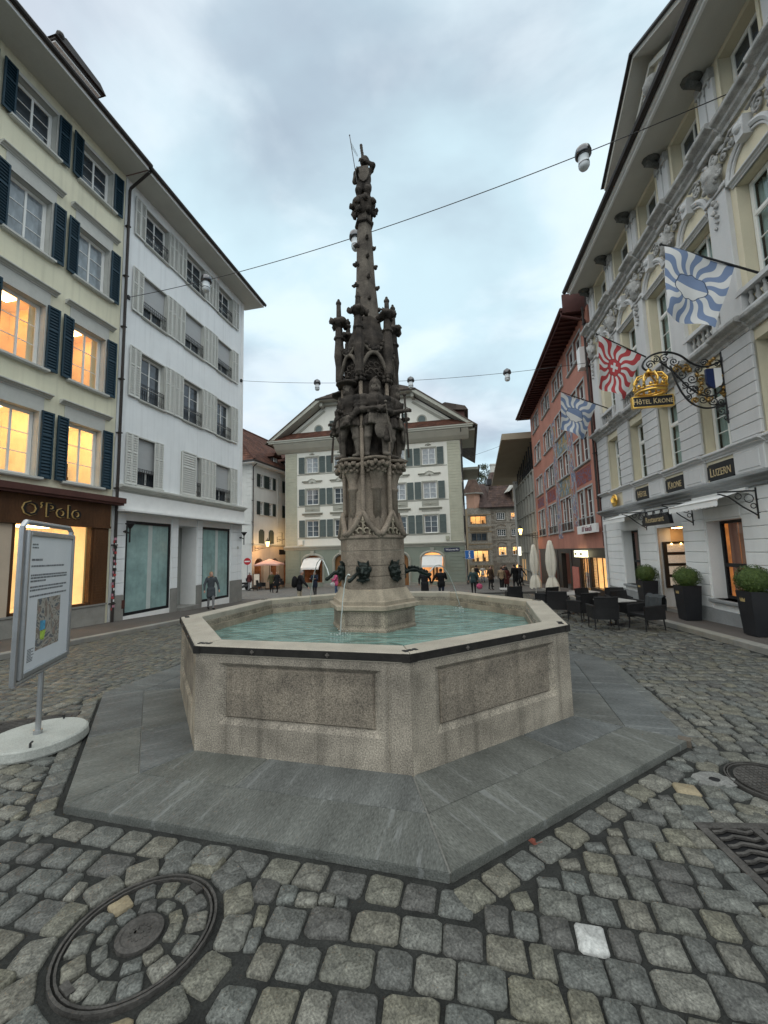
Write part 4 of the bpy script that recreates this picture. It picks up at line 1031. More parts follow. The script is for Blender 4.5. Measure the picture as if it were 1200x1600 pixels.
def eave(root, x0, x1, z, out, gut=True, mt=None, back=.3, fascia=.16):
    m = MB(); m.box(x0, x1, -out, back, z, z+.06); m.build('eave_soffit', mt or m_soffit, root)
    m = MB(); m.box(x0, x1, -out-.03, -out, z-.02, z+fascia); m.build('fascia_board', m_whitetrim, root)
    if gut:
        m = MB(); m.tube([(x0-.05, -out-.11, z+fascia), (x1+.05, -out-.11, z+fascia)], .085, 8); m.box(x0-.02, x1+.02, -out-.08, -out+.1, z+fascia, z+fascia+.07); m.build('gutter', m_gutter, root)

# ================================================================== cream shop house (left)
RL = R(78)
H1 = empty('shop_house', 'cream rendered house with dark blue shutters above a lit brown shop front', 'building', WP, RL)
CX = [-10.07, -12.27, -14.5]; CR = [(4.67, 6.80), (8.25, 10.40), (12.10, 14.10), (15.85, 17.45)]
holes = [(c-.63, c+.63, a, b) for c in CX for a, b in CR]
facade(H1, -17, -8.84, 4.3, 17.96, holes, m_cream, .28, reveal=m_greytrim)
for c in CX:
    for r, (a, b) in enumerate(CR):
        sur(H1, m_greytrim, c-.63, c+.63, a, b, .13, .035, sp=.16)
        if r < 3:
            m2 = MB(); m2.box(c-.76, c+.76, -.028, .0, b+.132, b+.50); cornice(m2, c-.95, c+.95, b+.50, .16, .20); m2.build('window_hood', m_greytrim, H1)
for ci, c in enumerate(CX):
    for r, (a, b) in enumerate(CR):
        lit = r < 2
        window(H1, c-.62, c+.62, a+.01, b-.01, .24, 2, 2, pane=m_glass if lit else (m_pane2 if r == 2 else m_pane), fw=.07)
        if lit: room(H1, c-.9, c+.9, a-.2, b+.25, .30, 1.9, m_litb if r == 0 else m_lit, items=(2, 3)[r] if ci < 2 else 0)
        if r == 1: m = MB(); [m.box(c+s_*.60, c+s_*.40, .36, .38, a, b) for s_ in (-1, 1)]; m.build('curtain', mat('thin_warm_curtain', (.62, .48, .30), .12, 2, 20, .1, stretch=(14, 1, .2), bump=0, emit=.12), H1)
        shutter(H1, c-1.04, c-.66, a-.02, b+.05, m_blue, y=-.075, rz=R(6) if (r+ci) % 2 else R(3)); shutter(H1, c+.66, c+1.05, a-.02, b+.05, m_blue, y=-.075, rz=R(-5) if r % 2 else R(-2))
eave(H1, -17, -8.88, 17.96, 1.12)
roof_plane(H1, ((-17, -1.25, 18.15), (-8.85, -1.25, 18.15), (-8.85, 4.5, 22.5), (-17, 4.5, 22.5)))
m = MB(); m.box(-10.5, -8.95, 1.9, 4.2, 19, 22.35); m.build('dormer', m_greytrim, H1)
m = MB(); m.box(-10.75, -8.7, 1.6, 4.4, 22.4, 22.5); m.cur = 1; m.box(-10.7, -8.75, 1.65, 4.4, 22.33, 22.40); m.cur = 0; m.prismy([(-10.8, 22.5), (-8.6, 22.5), (-8.9, 22.75), (-10.4, 22.85)], 1.5, 4.5); m.ball((-10.6, 1.55, 22.7), .15, 8, 6); m.build('dormer_roof', [m_gutter, m_whitetrim], H1)
shell(H1, -17, -8.85, .0, 9, -2, 18, m_cream)
m_wood = mat('dark_brown_shop_wood', (.085, .038, .016), .3, 2, 30, .2, rough=.5, bump=.1, stretch=(1, 1, .2))
m_rust = mat('red_brown_canopy_paint', (.085, .035, .028), .15, 2, 30, .1, rough=.6, bump=.05)
m = MB(); m.box(-17, -8.60, -.42, .0, 4.14, 4.34); m.box(-17, -8.64, -.36, .0, 4.06, 4.14); m.build('shop_canopy', m_rust, H1)
m = MB(); m.box(-17, -8.98, -.12, .0, 3.22, 4.06); m.box(-17, -8.98, -.16, -.12, 3.16, 3.24); m.build('shop_fascia', m_wood, H1)
facade(H1, -17, -8.84, -1.0, 4.3, [(-12.15, -9.62, .46, 3.18), (-13.9, -12.55, -.9, 3.18)], m_cream, .2, name='shop_wall', reveal=m_wood)
m = MB(); m.box(-9.60, -9.02, -.10, -.002, .42, 3.16); m.box(-9.68, -9.60, -.06, .1, .42, 3.2); m.box(-12.2, -12.12, -.06, .1, .42, 3.2); m.box(-12.2, -9.6, -.06, .1, .40, .50)
for q in range(26): m.box(-9.52, -9.1, -.115, -.10, .55+q*.098, .60+q*.098)
m.build('shop_frame', m_wood, H1)
room(H1, -12.1, -9.66, .45, 3.2, .22, 1.7, m_litb, 'showroom')
m = MB(); m.box(-12.1, -9.66, .10, .108, .5, 3.16); m.build('shop_glass', m_glass, H1)
m = MB()
for x in (-10.15, -9.95): m.tube([(x, .9, .45), (x, .9, .9+(x+10.1)*.5), (x+.06, .9, 1.0)], .012, 5)
m.build('display_stand', m_iron, H1)
m = MB(); m.bbox(-12.4, -8.98, -.07, -.002, -.95, .36, .02); m.box(-12.4, -8.96, -.10, -.002, .36, .42); m.build('shop_plinth', m_kerb, H1)
m = MB(); m.bbox(-12.56, -12.14, -.05, -.002, -.9, 3.16, .02); m.build('shop_pier', mat('peach_lit_pier', (.52, .42, .32), .06, 2, 40, .05), H1)
room(H1, -13.9, -12.55, -.9, 3.2, .2, 1.6, m_dark, 'doorway')
m_letter = mat('black_sign_letter', (.015, .013, .012), .2, 4, 40, .1, rough=.5)
text_mesh('sign_lettering', "O’Polo", .62, mat('brass_letter_edge', (.62, .42, .16), .1, 5, 30, .05, rough=.4), H1, T(-11.115, -.135, 3.62), .012, (1.0, 1.0), 1.07, off=.018)
text_mesh('sign_lettering', "O’Polo", .62, m_letter, H1, T(-11.10, -.160, 3.622), .012, (1.0, 1.0), 1.07)

# ================================================================== white corner house (left)
H2 = empty('corner_house', 'white rendered corner house with pale grey folding shutters and window railings', 'building', WP, RL)
WX = [(-7.73, -6.42), (-5.16, -3.80), (-2.56, -1.25)]; WR = [(5.02, 7.05), (8.68, 10.75), (12.38, 14.25), (15.80, 17.45)]
holes = [(a, b, c, d) for a, b in WX for c, d in WR]
facade(H2, -8.80, 0, 4.9, 17.96, holes, m_white, .26, reveal=m_greytrim)
for a, b in WX:
    for c, d in WR: sur(H2, m_greytrim, a, b, c, d, .055, .02, sp=.11, sh=.06)
m = MB(); m.box(-.24, .012, -.02, .0, 4.95, 17.9); m.build('corner_strip', m_whitetrim, H2)
m_blind = mat('grey_roller_blind', (.42, .43, .43), .04, 2, 60, .04, stretch=(1, 1, 6), bump=.05)
SHX = [(-8.37, -7.80, -6.37, -5.84), (-5.80, -5.23, -3.74, -3.17), (-3.17, -2.62, -1.20, -.62)]
for ci, (a, b) in enumerate(WX):
    s0, s1, s2, s3 = SHX[ci]
    for r, (c, d) in enumerate(WR):
        blind = (r == 2) or (r == 0)
        window(H2, a+.01, b-.01, c+.01, d-.01, .22, 2, 2, fw=.06)
        if blind:
            k = MB(); k.box(a+.02, b-.02, .12, .13, c+(.62 if r == 2 else .66), d-.02); k.box(a+.02, b-.02, .115, .135, c+(.60 if r == 2 else .64), c+(.63 if r == 2 else .67)); k.build('roller_blind', m_blind, H2)
        railing(H2, a, b, c, .72)
        if r == 0 and ci == 1:
            shutter(H2, a-.05, a+.96, c-.02, d+.08, m_wshut, panels=1, y=-.05); shutter(H2, s2-.05, s3, c-.02, d+.05, m_wshut, panels=2)
        elif r == 0 and ci == 0:
            shutter(H2, s0, s1, c-.02, d+.05, m_wshut, panels=2); shutter(H2, -6.90, -6.40, c-.02, d+.05, m_wshut, panels=2)
        else:
            shutter(H2, s0, s1, c-.02, d+.05, m_wshut, panels=2, rz=R(2)); shutter(H2, s2, s3, c-.02, d+.05, m_wshut, panels=2, rz=R(-2))
eave(H2, -8.78, .62, 17.96, 1.05)
m = MB(); m.poly([(.62, -1.05, 17.99), (.62, 9, 17.99), (0, 9, 17.99), (0, -1.05, 17.99)]); m.build('side_soffit', m_soffit, H2)
roof_plane(H2, ((-8.8, -1.2, 18.15), (.75, -1.2, 18.15), (-2.5, 4.5, 22.3), (-8.8, 4.5, 22.3)))
m = MB(); m.prismy([(-6.9, 19), (-4.9, 19), (-4.95, 21.8), (-5.3, 22.1), (-6.0, 22.25), (-6.7, 22.0)], 1.8, 4.5); m.build('dormer_roof', m_gutter, H2)
shell(H2, -8.8, 0, .0, 10, -2, 18, m_white)
m = MB(); cornice(m, -8.72, .12, 4.62, .32, .34); m.build('cornice', m_greytrim, H2)
m = MB(); m.box(-8.72, .06, -.16, .0, 3.92, 4.62); m.box(-8.74, .2, -.50, .0, 3.85, 3.92); m.build('awning_box', m_whitetrim, H2)
SH = [(-8.16, -5.72, -.22, 3.54), (-5.28, -3.98, -1.0, 3.52), (-3.56, -1.18, -.26, 3.55)]
facade(H2, -8.80, 0, -1.3, 4.9, SH, m_whitetrim, .2, name='ground_floor_wall')
for a, b in ((-8.72, -8.20), (-5.70, -5.30), (-3.96, -3.58), (-1.14, .0)): courses(H2, a, b, .62, 3.84, .46, m_white, -.05, .048); 
for a, b in ((-8.72, -8.20), (-5.70, -5.30), (-3.96, -3.58), (-1.14, .02)):
    m = MB(); m.bbox(a, b, -.07, -.002, -1.0, .615, .015); m.build('plinth_block', m_kerb, H2)
m_blk = mat('black_window_frame', (.014, .015, .017), .2, 4, 40, .1, rough=.4, bump=0)
m_teal = mat('covered_shop_glass', (.27, .40, .385), .22, .8, 4, .10, rough=.12, spec=.6, bump=.03, bs=2, streak=.15)
for a, b, c, d in (SH[0], SH[2]):
    m = MB()
    for x in (a, b-.1): m.box(x, x+.1, .02, .12, c, d)
    m.box(a+.1, b-.1, .02, .12, c, c+.12); m.box(a+.1, b-.1, .02, .12, d-.12, d); w = m.build('shop_window', m_blk, H2)
    m = MB(); m.box(a+.1, b-.1, .07, .08, c+.12, d-.12); m.build('pane', m_teal, w)
    m = MB(); m.box((a+b)/2-.02, (a+b)/2+.20, .062, .069, c+.12, d-.12); m.build('paper_strip', mat('white_backing_paper', (.50, .56, .54), .06, 2, 30, .05, rough=.3), w)
m = MB(); m.box(-5.3, -3.96, .85, .9, -1, 3.52); m.cur = 1; m.poly([(-3.98, .2, -1), (-3.98, .86, -1), (-3.98, .86, 3.5), (-3.98, .2, 3.5)][::-1]); m.poly([(-5.28, .2, 3.5), (-3.98, .2, 3.5), (-3.98, .86, 3.5), (-5.28, .86, 3.5)][::-1]); m.cur = 0; m.box(-5.27, -5.15, .2, .84, -1, 2.9); m.build('entrance_recess', [mat('grey_door_paint', (.30, .31, .29), .05, 2, 30, .04), m_whitetrim], H2)
m = MB(); m.box(-5.28, -3.98, -.25, .85, -1, -.30); m.build('entrance_step', m_kerb, H2)
downpipe(H2, -8.74, -.45, 17.35, -.12, .055, out=(-1.12, 18.02))
m = MB(); m.box(-8.30, -8.16, -.085, -.07, .1, .42); m.build('hydrant_plate', m_rust, H2)
stk = [mat('sticker_%s' % n, c, .2, 20, 60, .2, rough=.5, bump=0) for n, c in (('red', (.35, .05, .05)), ('white', (.6, .6, .58)), ('black', (.03, .03, .03)), ('pink', (.4, .2, .25)))]
for q in range(26):
    z = .15+q*.105; m = MB(); a = random.uniform(-1.6, .4); m.M = T(-8.74, -.12, z) @ Matrix.Rotation(a, 4, 'Z'); w = random.uniform(.025, .045); m.box(-w, w, -.060, -.056, -.04, .05); m.build('sticker', stk[q*7 % 4], H2)
def uplight(x, label):
    o = empty('wall_lamp', label, 'wall lamp', WP+WD*x+WN*.05, RL, 'black uplighters on the white house')
    m = MB(); m.lathe([(.03, -.02), (.06, .02), (.16, .17), (.175, .20), (.16, .205)], 14, (0, -.30)); m.build('bowl', m_iron, o, smooth=True)
    m = MB(); m.box(-.022, .022, -.32, -.28, -.55, -.02); m.tube([(0, -.3, -.2), (0, -.12, -.12), (0, -.0, -.12)], .028, 8); m.ball((0, -.10, -.12), .06, 8, 6); m.build('bracket', m_iron, o)
    for v in o.children: v.matrix_local = T(0, 0, 3.2)
uplight(-8.32, 'black uplighter by the downpipe, left of the first covered shop window'); uplight(-.28, 'black uplighter at the outer corner of the white house')
tag(MB().build('house_number', m_blk) if False else (lambda mm: (mm.lathe([(.001, 0), (.09, 0), (.09, .02), (.001, .02)], 14), mm.build('house_plaque', m_greytrim, None, M=Matrix.Translation(WP+WD*(-.45)+WN*.055+Vector((0, 0, 2.5))) @ Matrix.Rotation(RL, 4, 'Z') @ Matrix.Rotation(PI/2, 4, 'X')))[1])(MB()), 'small round grey plaque on the white corner pier', 'plaque')
# ================================================================== left street: house with the big tiled roof
m_ptrim = mat('pale_grey_render', (.60, .60, .57), .05, 1, 60, .05, bump=.2, streak=.06); m_peach = mat('peach_ground_floor', (.55, .46, .38), .08, 1, 50, .06, bump=.2, streak=.1)
H3 = empty('tiled_roof_house', 'pale house under a big brown tiled hip roof behind the white corner house', 'building', (-13.41, 39.86, 0), R(73))
wx = [(1.33, 1.95), (3.0, 3.62), (6.2, 6.9), (8.2, 8.9)]; rows = [(6.28, 7.62), (9.2, 10.5)]
facade(H3, 0, 16, 3.1, 11.45, [(a, b, c, d) for a, b in wx for c, d in rows], m_ptrim, .2)
for a, b in wx:
    for c, d in rows:
        window(H3, a+.01, b-.01, c, d, .16, 2, 2, split=False, fw=.05)
        shutter(H3, a-.60, a-.05, c-.02, d+.04, m_dgreen, slat=.07); shutter(H3, b+.05, b+.58, c-.02, d+.04, m_dgreen, slat=.07)
for a, b in wx:
    for c, d in rows: sur(H3, m_greytrim, a, b, c, d, .07, .025, sp=.1)
for x in (1.15, 2.95, 4.7, 6.35):
    m = MB(); m.prismy([(x, 3.25), (x+.95, 3.25), (x+.95, 4.5), (x+.7, 4.72), (x+.25, 4.72), (x, 4.5)], -.04, .0); m.build('closed_shutter', m_dgreen, H3)
courses(H3, -.02, .62, 3.2, 11.3, .45, m_ptrim, -.05, .049); courses(H3, 4.62, 5.5, 3.2, 11.3, .45, m_ptrim, -.05, .049)
ar = [(.45, 2.05, -2, 1.72, .75), (3.35, 4.95, -2, 1.66, .75), (6.0, 7.6, -2, 1.62, .75), (8.8, 10.4, -2, 1.6, .75)]
facade(H3, 0, 16, -3, 3.1, ar, m_peach, .35, name='ground_floor_wall')
m_dimroom = mat('dim_warm_arcade', (.32, .13, .055), .5, 1.2, 4, .3, bump=0, emit=.07)
for a in ar: room(H3, a[0], a[1], a[2], a[3]+.1, .35, 2.2, m_dimroom, 'arcade_room', 2)
m = MB(); cornice(m, -.05, 16, 2.95, .2, .18); m.build('cornice', m_greytrim, H3)
m = MB(); m.poly([(0, 12, -3), (0, 0, -3), (0, 0, 11.45), (0, 12, 11.45)]); m.build('end_wall', m_ptrim, H3)
for c in courses(H3, 0, .6, 3.2, 11.3, .45, m_ptrim, -.05, .049): c.matrix_local = T(0, .62, 0, -PI/2) @ c.matrix_local
m = MB(); m.box(-.75, 16, -.75, .3, 11.4, 11.5); m.box(-.75, .3, .3, 12, 11.4, 11.5); m.build('eave_soffit', m_whitetrim, H3)
m = MB(); m.box(-.82, 16, -.86, -.70, 11.5, 11.68); m.box(-.86, -.70, -.7, 12, 11.5, 11.68); m.build('gutter', m_gutter, H3)
m_rt3 = mat('red_brown_roof_tile', (.125, .055, .038), .4, 1.1, 14, .3, bump=.3, island=.35)
roof_plane(H3, ((-.8, -.8, 11.62), (16, -.8, 11.62), (16, 5, 17.1), (2.2, 5, 17.1)), m_rt3, tiles=.42); roof_plane(H3, ((-.8, 12, 11.62), (-.8, -.8, 11.62), (2.2, 5, 17.1), (2.2, 6.5, 17.1)), m_rt3, tiles=.42)
m = MB(); m.tube([(2.2, 5, 17.15), (16, 5, 17.15)], .12, 6); m.tube([(-.8, -.8, 11.7), (2.2, 5, 17.15)], .12, 6); m.build('ridge_tiles', m_rt3, H3)
for x in (4.4, 7.0, 9.6):
    m = MB(); m.box(x-.55, x+.55, .15, 2.2, 11.9, 13.1); d_ = m.build('dormer', m_gutter, H3)
    m = MB(); m.prismy([(x-.85, 13.05), (x+.85, 13.05), (x+.6, 13.5), (x-.6, 13.5)], -.25, 2.8); m.build('dormer_roof', m_rt3, d_); window(H3, x-.34, x+.34, 12.2, 13.0, .12, 2, 0, pane=mat('sky_lit_pane', (.45, .5, .52), .1, 2, 5, .1, rough=.1, bump=0), split=False)
downpipe(H3, -.06, 2.4, 11.0, -.16, .05, out=(-.7, 11.5))
m = MB(); m.box(5.0, 6.5, -.06, .0, 2.05, 2.6); m.build('shop_sign', m_blk, H3)

# ================================================================== gabled house closing the square
m_bw = mat('white_lime_render', (.74, .73, .66), .04, .6, 60, .04, bump=.15, streak=.05); m_quoin = mat('yellow_green_quoin', (.44, .44, .35), .08, 1.5, 40, .06, bump=.15)
m_gg = mat('grey_green_render', (.235, .265, .22), .08, .8, 50, .06, bump=.2, streak=.05); m_btrim = mat('olive_grey_trim', (.36, .36, .31), .08, 1.5, 40, .06)
H4 = empty('gabled_house', 'large pale house with broad gable, grey-green shutters and arched shop windows closing the square', 'building', BP0, R(-12))
BX = [3.15, 6.32, 9.48, 12.64, 15.80]; BR = [(3.80, 5.60), (7.26, 8.98), (10.76, 12.50)]
facade(H4, 0, 19, 2.85, 13.1, [(c-.70, c+.70, a, b) for c in BX for a, b in BR], m_bw, .22)
for c in BX:
    for r, (a, b) in enumerate(BR):
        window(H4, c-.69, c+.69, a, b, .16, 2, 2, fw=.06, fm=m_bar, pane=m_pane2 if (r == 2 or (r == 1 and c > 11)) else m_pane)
        shutter(H4, c-1.52, c-.86, a-.02, b+.03, m_green, slat=.075); shutter(H4, c+.86, c+1.52, a-.02, b+.03, m_green, slat=.075)
        sur(H4, m_btrim, c-.70, c+.70, a, b, .12, .03, sp=.1)
    m5 = MB()
    for z in (9.62,):
        m5.box(c-1.0, c+1.0, -.05, .0, z, z+.12); cornice(m5, c-1.15, c-.45, z+.12, .16, .16); cornice(m5, c+.45, c+1.15, z+.12, .16, .16)
        m5.tube([(c-.5, -.10, z+.22), (c-.28, -.13, z+.36), (c, -.14, z+.46), (c+.28, -.13, z+.36), (c+.5, -.10, z+.22)], .05, 6); m5.ball((c, -.06, z+.12), .13, 8, 6)
    m5.box(c-.85, c+.85, -.04, .0, 6.52, 7.02); cornice(m5, c-1.15, c+1.15, 6.16, .24, .2); m5.box(c-.9, c+.9, -.05, 0, 6.0, 6.14)
    for sx in (-1, 1): m5.tube([(c+sx*(.12+.1*q), -.05, 6.74+.07*sin(q*2.1)) for q in range(6)], .035, 5)
    m5.ball((c, -.04, 6.76), .12, 8, 6); m5.ball((c, -.03, 12.86), .14, 8, 5); 
    for sx in (-1, 1): m5.ball((c+sx*.22, -.02, 12.82), .09, 6, 4)
    m5.build('carved_ornament', m_btrim, H4, kind='stuff')
m = MB()
for z in (3.62, 7.06, 10.55): m.box(1.45, 17.65, -.03, .0, z, z+.09)
m.build('sill_bands', m_btrim, H4, kind='stuff')
courses(H4, .06, 1.38, 2.95, 13.0, .287, m_quoin, -.06, .058); courses(H4, 17.70, 18.98, 2.95, 13.0, .287, m_quoin, -.06, .058)
AR = [(c-1.05, c+1.05, -1.0 if i in (0, 4) else -2, 1.85, .55) if i in (0, 2, 4) else (c-.75, c+.75, -2, 1.85, .75) for i, c in enumerate(BX)]
facade(H4, 0, 19, -3, 2.5, AR, m_gg, .3, name='ground_floor_wall')
m = MB(); cornice(m, -.12, 19.12, 2.45, .42, .25); m.build('cornice', m_btrim, H4)
m = MB()
for a, b, c, d, r in AR:
    n = 12; w = (b-a)/2; P = [(a-.12, -.06, c), (a-.12, -.06, d-r)]+[((a+b)/2-(w+.12)*cos(PI*q/n), -.06, d-r+(r+.12)*sin(PI*q/n)) for q in range(n+1)]+[(b+.12, -.06, d-r), (b+.12, -.06, c)]
    m.tube(P, .13, 4); m.prismy([((a+b)/2-.14, d+.02), ((a+b)/2+.14, d+.02), ((a+b)/2+.2, d+.5), ((a+b)/2-.2, d+.5)], -.2, 0)
m.build('arch_surrounds', m_btrim, H4, kind='stuff')
m_wd = mat('oak_door', (.22, .10, .035), .3, 3, 20, .2, rough=.5, stretch=(4, 1, .4))
for i, (a, b, c, d, r) in enumerate(AR):
    if i in (0, 4, 2):
        room(H4, a, b, c, d+.1, .3, 1.8, m_lit if i == 4 else m_dimroom, 'shop_room', 3)
        m = MB(); m.poly([(a+.05, -.95, .62), (b-.05, -.95, .62), (b-.05, .1, 1.62), (a+.05, .1, 1.62)]); m.poly([(a+.05, -.94, .62), (a+.05, .11, 1.62), (b-.05, .11, 1.62), (b-.05, -.94, .62)]); m.poly([(a+.05, -.95, .42), (b-.05, -.95, .42), (b-.05, -.95, .62), (a+.05, -.95, .62)]); m.build('awning', m_whitetrim, H4)
    else: 
        m = MB(); m.box(a, b, .2, .28, c, d); m.box((a+b)/2-.03, (a+b)/2+.03, .17, .2, c, d); m.build('door', m_wd, H4)
for a, b in ((0, 2.0), (4.3, 5.5), (7.1, 8.4), (10.6, 11.85), (13.45, 14.65), (16.95, 19)):
    m = MB(); m.bbox(a-.05, b+.05, -.1, -.002, -3, -1.08, .03); m.build('plinth_block', m_kerb, H4)
courses(H4, 17.45, 18.98, -1.05, 2.4, .34, m_gg, -.05, .048); courses(H4, .05, 1.7, -1.05, 2.4, .34, m_gg, -.05, .048)
# gable: coved eave, tiled skirt, gambrel pediment, hipped tip
m = MB(); prof(m, -.9, 19.9, [(.02, 13.05), (-.2, 13.12), (-.6, 13.4), (-1.05, 13.85), (-1.1, 13.98), (.02, 14.0)]); m.build('coved_eave', mat('coved_plaster', (.50, .49, .42), .06, 1, 40, .05), H4); m = MB(); m.box(-1.4, 20.3, -1.25, 0, 13.98, 14.16); m.box(-1.5, 20.35, -1.32, 0, 14.16, 14.28); m.build('eave_band', m_btrim, H4)
roof_plane(H4, ((-1.2, -1.3, 14.30), (20.2, -1.3, 14.30), (18.1, -.05, 15.30), (.9, -.05, 15.30)), m_rt3, 'skirt_roof', tiles=.35)
G = [(-.6, 14.3), (19.6, 14.3), (14.35, 18.1), (13.1, 18.35), (6.0, 18.35), (4.65, 18.1)]
m = MB(); m.poly([(x, 0, z) for x, z in G]); m.build('gable_wall', m_bw, H4)
m = MB()
for s in (0, 1):
    fx = (lambda x: x) if not s else (lambda x: 19-x)
    P = [(-1.7, 14.2), (4.3, 18.45), (4.55, 18.2), (-1.0, 14.2)]
    q = [(fx(x), z) for x, z in P]; m.prismy(q if not s else q[::-1], -1.25, -1.05); m.prismy([(x, z-.03) for x, z in (q if not s else q[::-1])], -1.05, -.05)
    P2 = [(fx(x), z) for x, z in [(1.3, 15.3), (4.6, 17.6), (4.75, 17.45), (1.75, 15.3)]]; m.prismy(P2 if not s else P2[::-1], -.08, 0)
m.box(4.2, 14.8, -1.22, 0, 18.25, 18.42); m.box(4.7, 14.3, -.5, 0, 18.0, 18.25); m.box(4.4, 4.7, -.9, 0, 17.75, 18.2); m.box(14.3, 14.6, -.9, 0, 17.75, 18.2)
m.build('gable_boards', m_btrim, H4)
m_rt4 = mat('grey_brown_roof_tile', (.088, .068, .058), .35, 1.2, 14, .3, bump=.3, island=.3)
roof_plane(H4, ((4.1, -1.4, 18.40), (14.9, -1.4, 18.40), (9.9, 2.6, 21.6), (9.1, 2.6, 21.6)), m_rt4, 'hip_roof', tiles=.35)
roof_plane(H4, ((-1.8, 16, 14.1), (-1.8, -1.3, 14.1), (4.2, -1.3, 18.5), (9.3, 16, 21.6)), m_rt4); roof_plane(H4, ((20.8, -1.3, 14.1), (20.8, 16, 14.1), (9.7, 16, 21.6), (14.8, -1.3, 18.5)), m_rt4)
m = MB(); m.poly([(4.2, -1.3, 18.5), (9.1, 2.6, 21.6), (9.3, 16, 21.6)]); m.poly([(14.8, -1.3, 18.5), (9.7, 16, 21.6), (9.9, 2.6, 21.6)]); m.build('roof_infill', m_rt4, H4)
for x in (3.85, 15.15):
    m = MB(); m.lathe([(.52, -.03), (.52, .05), (.40, .05), (.38, .0)], 20); m.cur = 1; m.lathe([(.39, .0), (.39, .02), (.01, .02)], 20); o = m.build('round_window', [m_btrim, m_green], H4, M=T(x+.1, -.0, 15.55) @ Matrix.Rotation(PI/2, 4, 'X'))
for c in (6.3, 9.5, 12.7): window(H4, c-.45, c+.45, 14.95, 16.3, .0, 2, 2, split=False); shutter(H4, c+.5, c+1.05, 14.92, 16.35, m_green); shutter(H4, c-1.05, c-.5, 14.92, 16.35, m_green)
m = MB(); m.box(17.0, 19.6, 2.5, 5, 15.5, 17.3); d_ = m.build('dormer', m_rust, H4); m = MB(); m.prismy([(16.6, 17.2), (20.0, 16.9), (19.7, 17.35), (17.6, 17.95), (16.7, 17.6)], 2.1, 5.2); m.build('dormer_roof', m_rt4, d_)
shell(H4, 0, 19, 0, 16, -3, 14.2, m_bw)
m = MB(); m.box(19.0, 20.5, -.8, 6, 13.7, 13.95); m.box(19.0, 20.9, 6.2, 13, 11.2, 11.5); m.build('side_eave', m_btrim, H4); m = MB(); m.box(20.5, 20.75, -1, 6, 13.9, 14.1); m.box(20.85, 21.05, 6.2, 13, 11.4, 11.7); m.build('side_gutter', m_gutter, H4)
for y in (1.5, 4.2, 6.9, 9.6):
    for z in (3.8, 7.26, 10.3): m = MB(); m.box(19.0, 19.08, y, y+.6, z, z+1.7); m.box(19.0, 19.08, y+1.2, y+1.8, z, z+1.7); m.cur = 1; m.box(19.0, 19.03, y+.6, y+1.2, z, z+1.7); m.build('side_window', [m_dgreen, m_pane], H4)
downpipe(H4, 19.15, -1.4, 13.2, -.12, .05, out=(-1.25, 13.9)); 
m = MB(); m.box(17.2, 17.55, -.2, 0, 3.05, 3.45); m.build('alarm_box', m_quoin, H4); m = MB(); m.box(1.6, 2.1, -.25, 0, 3.0, 3.5); m.build('junction_box', m_bw, H4)

# ================================================================== far street: painted half-timbered houses
m_tim = mat('painted_brown_render', (.22, .19, .155), .3, 1.4, 8, .25, bump=.15); m_fres = mat('faded_fresco', (.36, .33, .28), .3, 1.2, 5, .3, bump=.1, col2=(.24, .215, .18))
H5 = empty('painted_house', 'far painted house with steep brown roof, half-timbered dormer and lit arched shop', 'building', (16.05, 60, 0), R(-4))
m_rt5 = mat('dark_brown_roof_tile', (.085, .055, .047), .35, 1.4, 12, .3, bump=.3, island=.3)
fx = [(1.1, 2.35), (3.2, 4.45)]
hs = [(a, b, c, d) for a, b in fx for c, d in ((6.45, 7.55), (3.95, 5.0), (1.05, 2.35))]
facade(H5, 0, 6.2, -.2, 8.3, hs, m_fres, .2); facade(H5, 0, 6.2, -4, -.2, [(1.1, 2.5, -4, -1.0, .55), (3.6, 5.2, -3, -.15, .5)], m_tim, .3, name='ground_floor_wall')
for a, b, c, d in hs:
    lit = c < 2 or (a > 3 and c > 6)
    window(H5, a, b, c, d, .12, 3 if c < 2 else 4, 2 if c > 2 else 0, pane=m_glass if lit else m_pane, split=False, fw=.06)
    if lit: room(H5, a, b, c-.1, d+.1, .2, 1.2, m_litb if c < 2 else m_lit, items=2)
m = MB()
for a, b, c, d in hs: sur(H5, m_tim, a, b, c, d, .1, .04, sp=.12)
for z in (5.95, 3.3, -.15): m.box(0, 6.2, -.06, 0, z, z+.1)
for q in range(11): m.box(.05, .75, -.05, 0, -.1+q*.75, .28+q*.75)
for c, z in ((1.7, 5.4), (3.8, 5.4), (1.7, 2.7), (3.8, 2.7)):
    m.tube([(c+.65*cos(PI*q/6), -.04, z+.32*sin(PI*q/6)) for q in range(7)], .07, 4)
m.build('painted_ornament', m_tim, H5, kind='stuff')
room(H5, 3.6, 5.2, -3, -.1, .3, 1.8, m_litb, 'shop_room', 3); room(H5, 1.1, 2.5, -4, -1, .3, 1.2, m_dark, 'doorway')
m = MB(); m.tube([(3.5+.045*q, -.06, .18+.16*sin(q*1.15)+(.16 if q in (0, 1, 9, 16) else 0)) for q in range(42)], .03, 4); m.build('sign_lettering', m_greytrim, H5)
m = MB(); m.box(-.3, 6.6, -.7, .2, 8.2, 8.4); m.build('eave_soffit', m_gutter, H5)
roof_plane(H5, ((-.5, -.8, 8.35), (6.8, -.8, 8.35), (5.5, 4.5, 15.0), (1.6, 4.5, 15.0)), m_rt5, tiles=.4); roof_plane(H5, ((-.5, 9, 8.35), (-.5, -.8, 8.35), (1.6, 4.5, 15.0), (1.6, 6, 15.0)), m_rt5)
shell(H5, 0, 6.2, 0, 9, -4, 8.3, m_tim)
m = MB(); m.box(1.5, 2.35, 4.2, 5.0, 13.5, 16.0); m.box(1.4, 2.45, 4.1, 5.1, 15.85, 16.05); m.build('chimney', m_greytrim, H5)
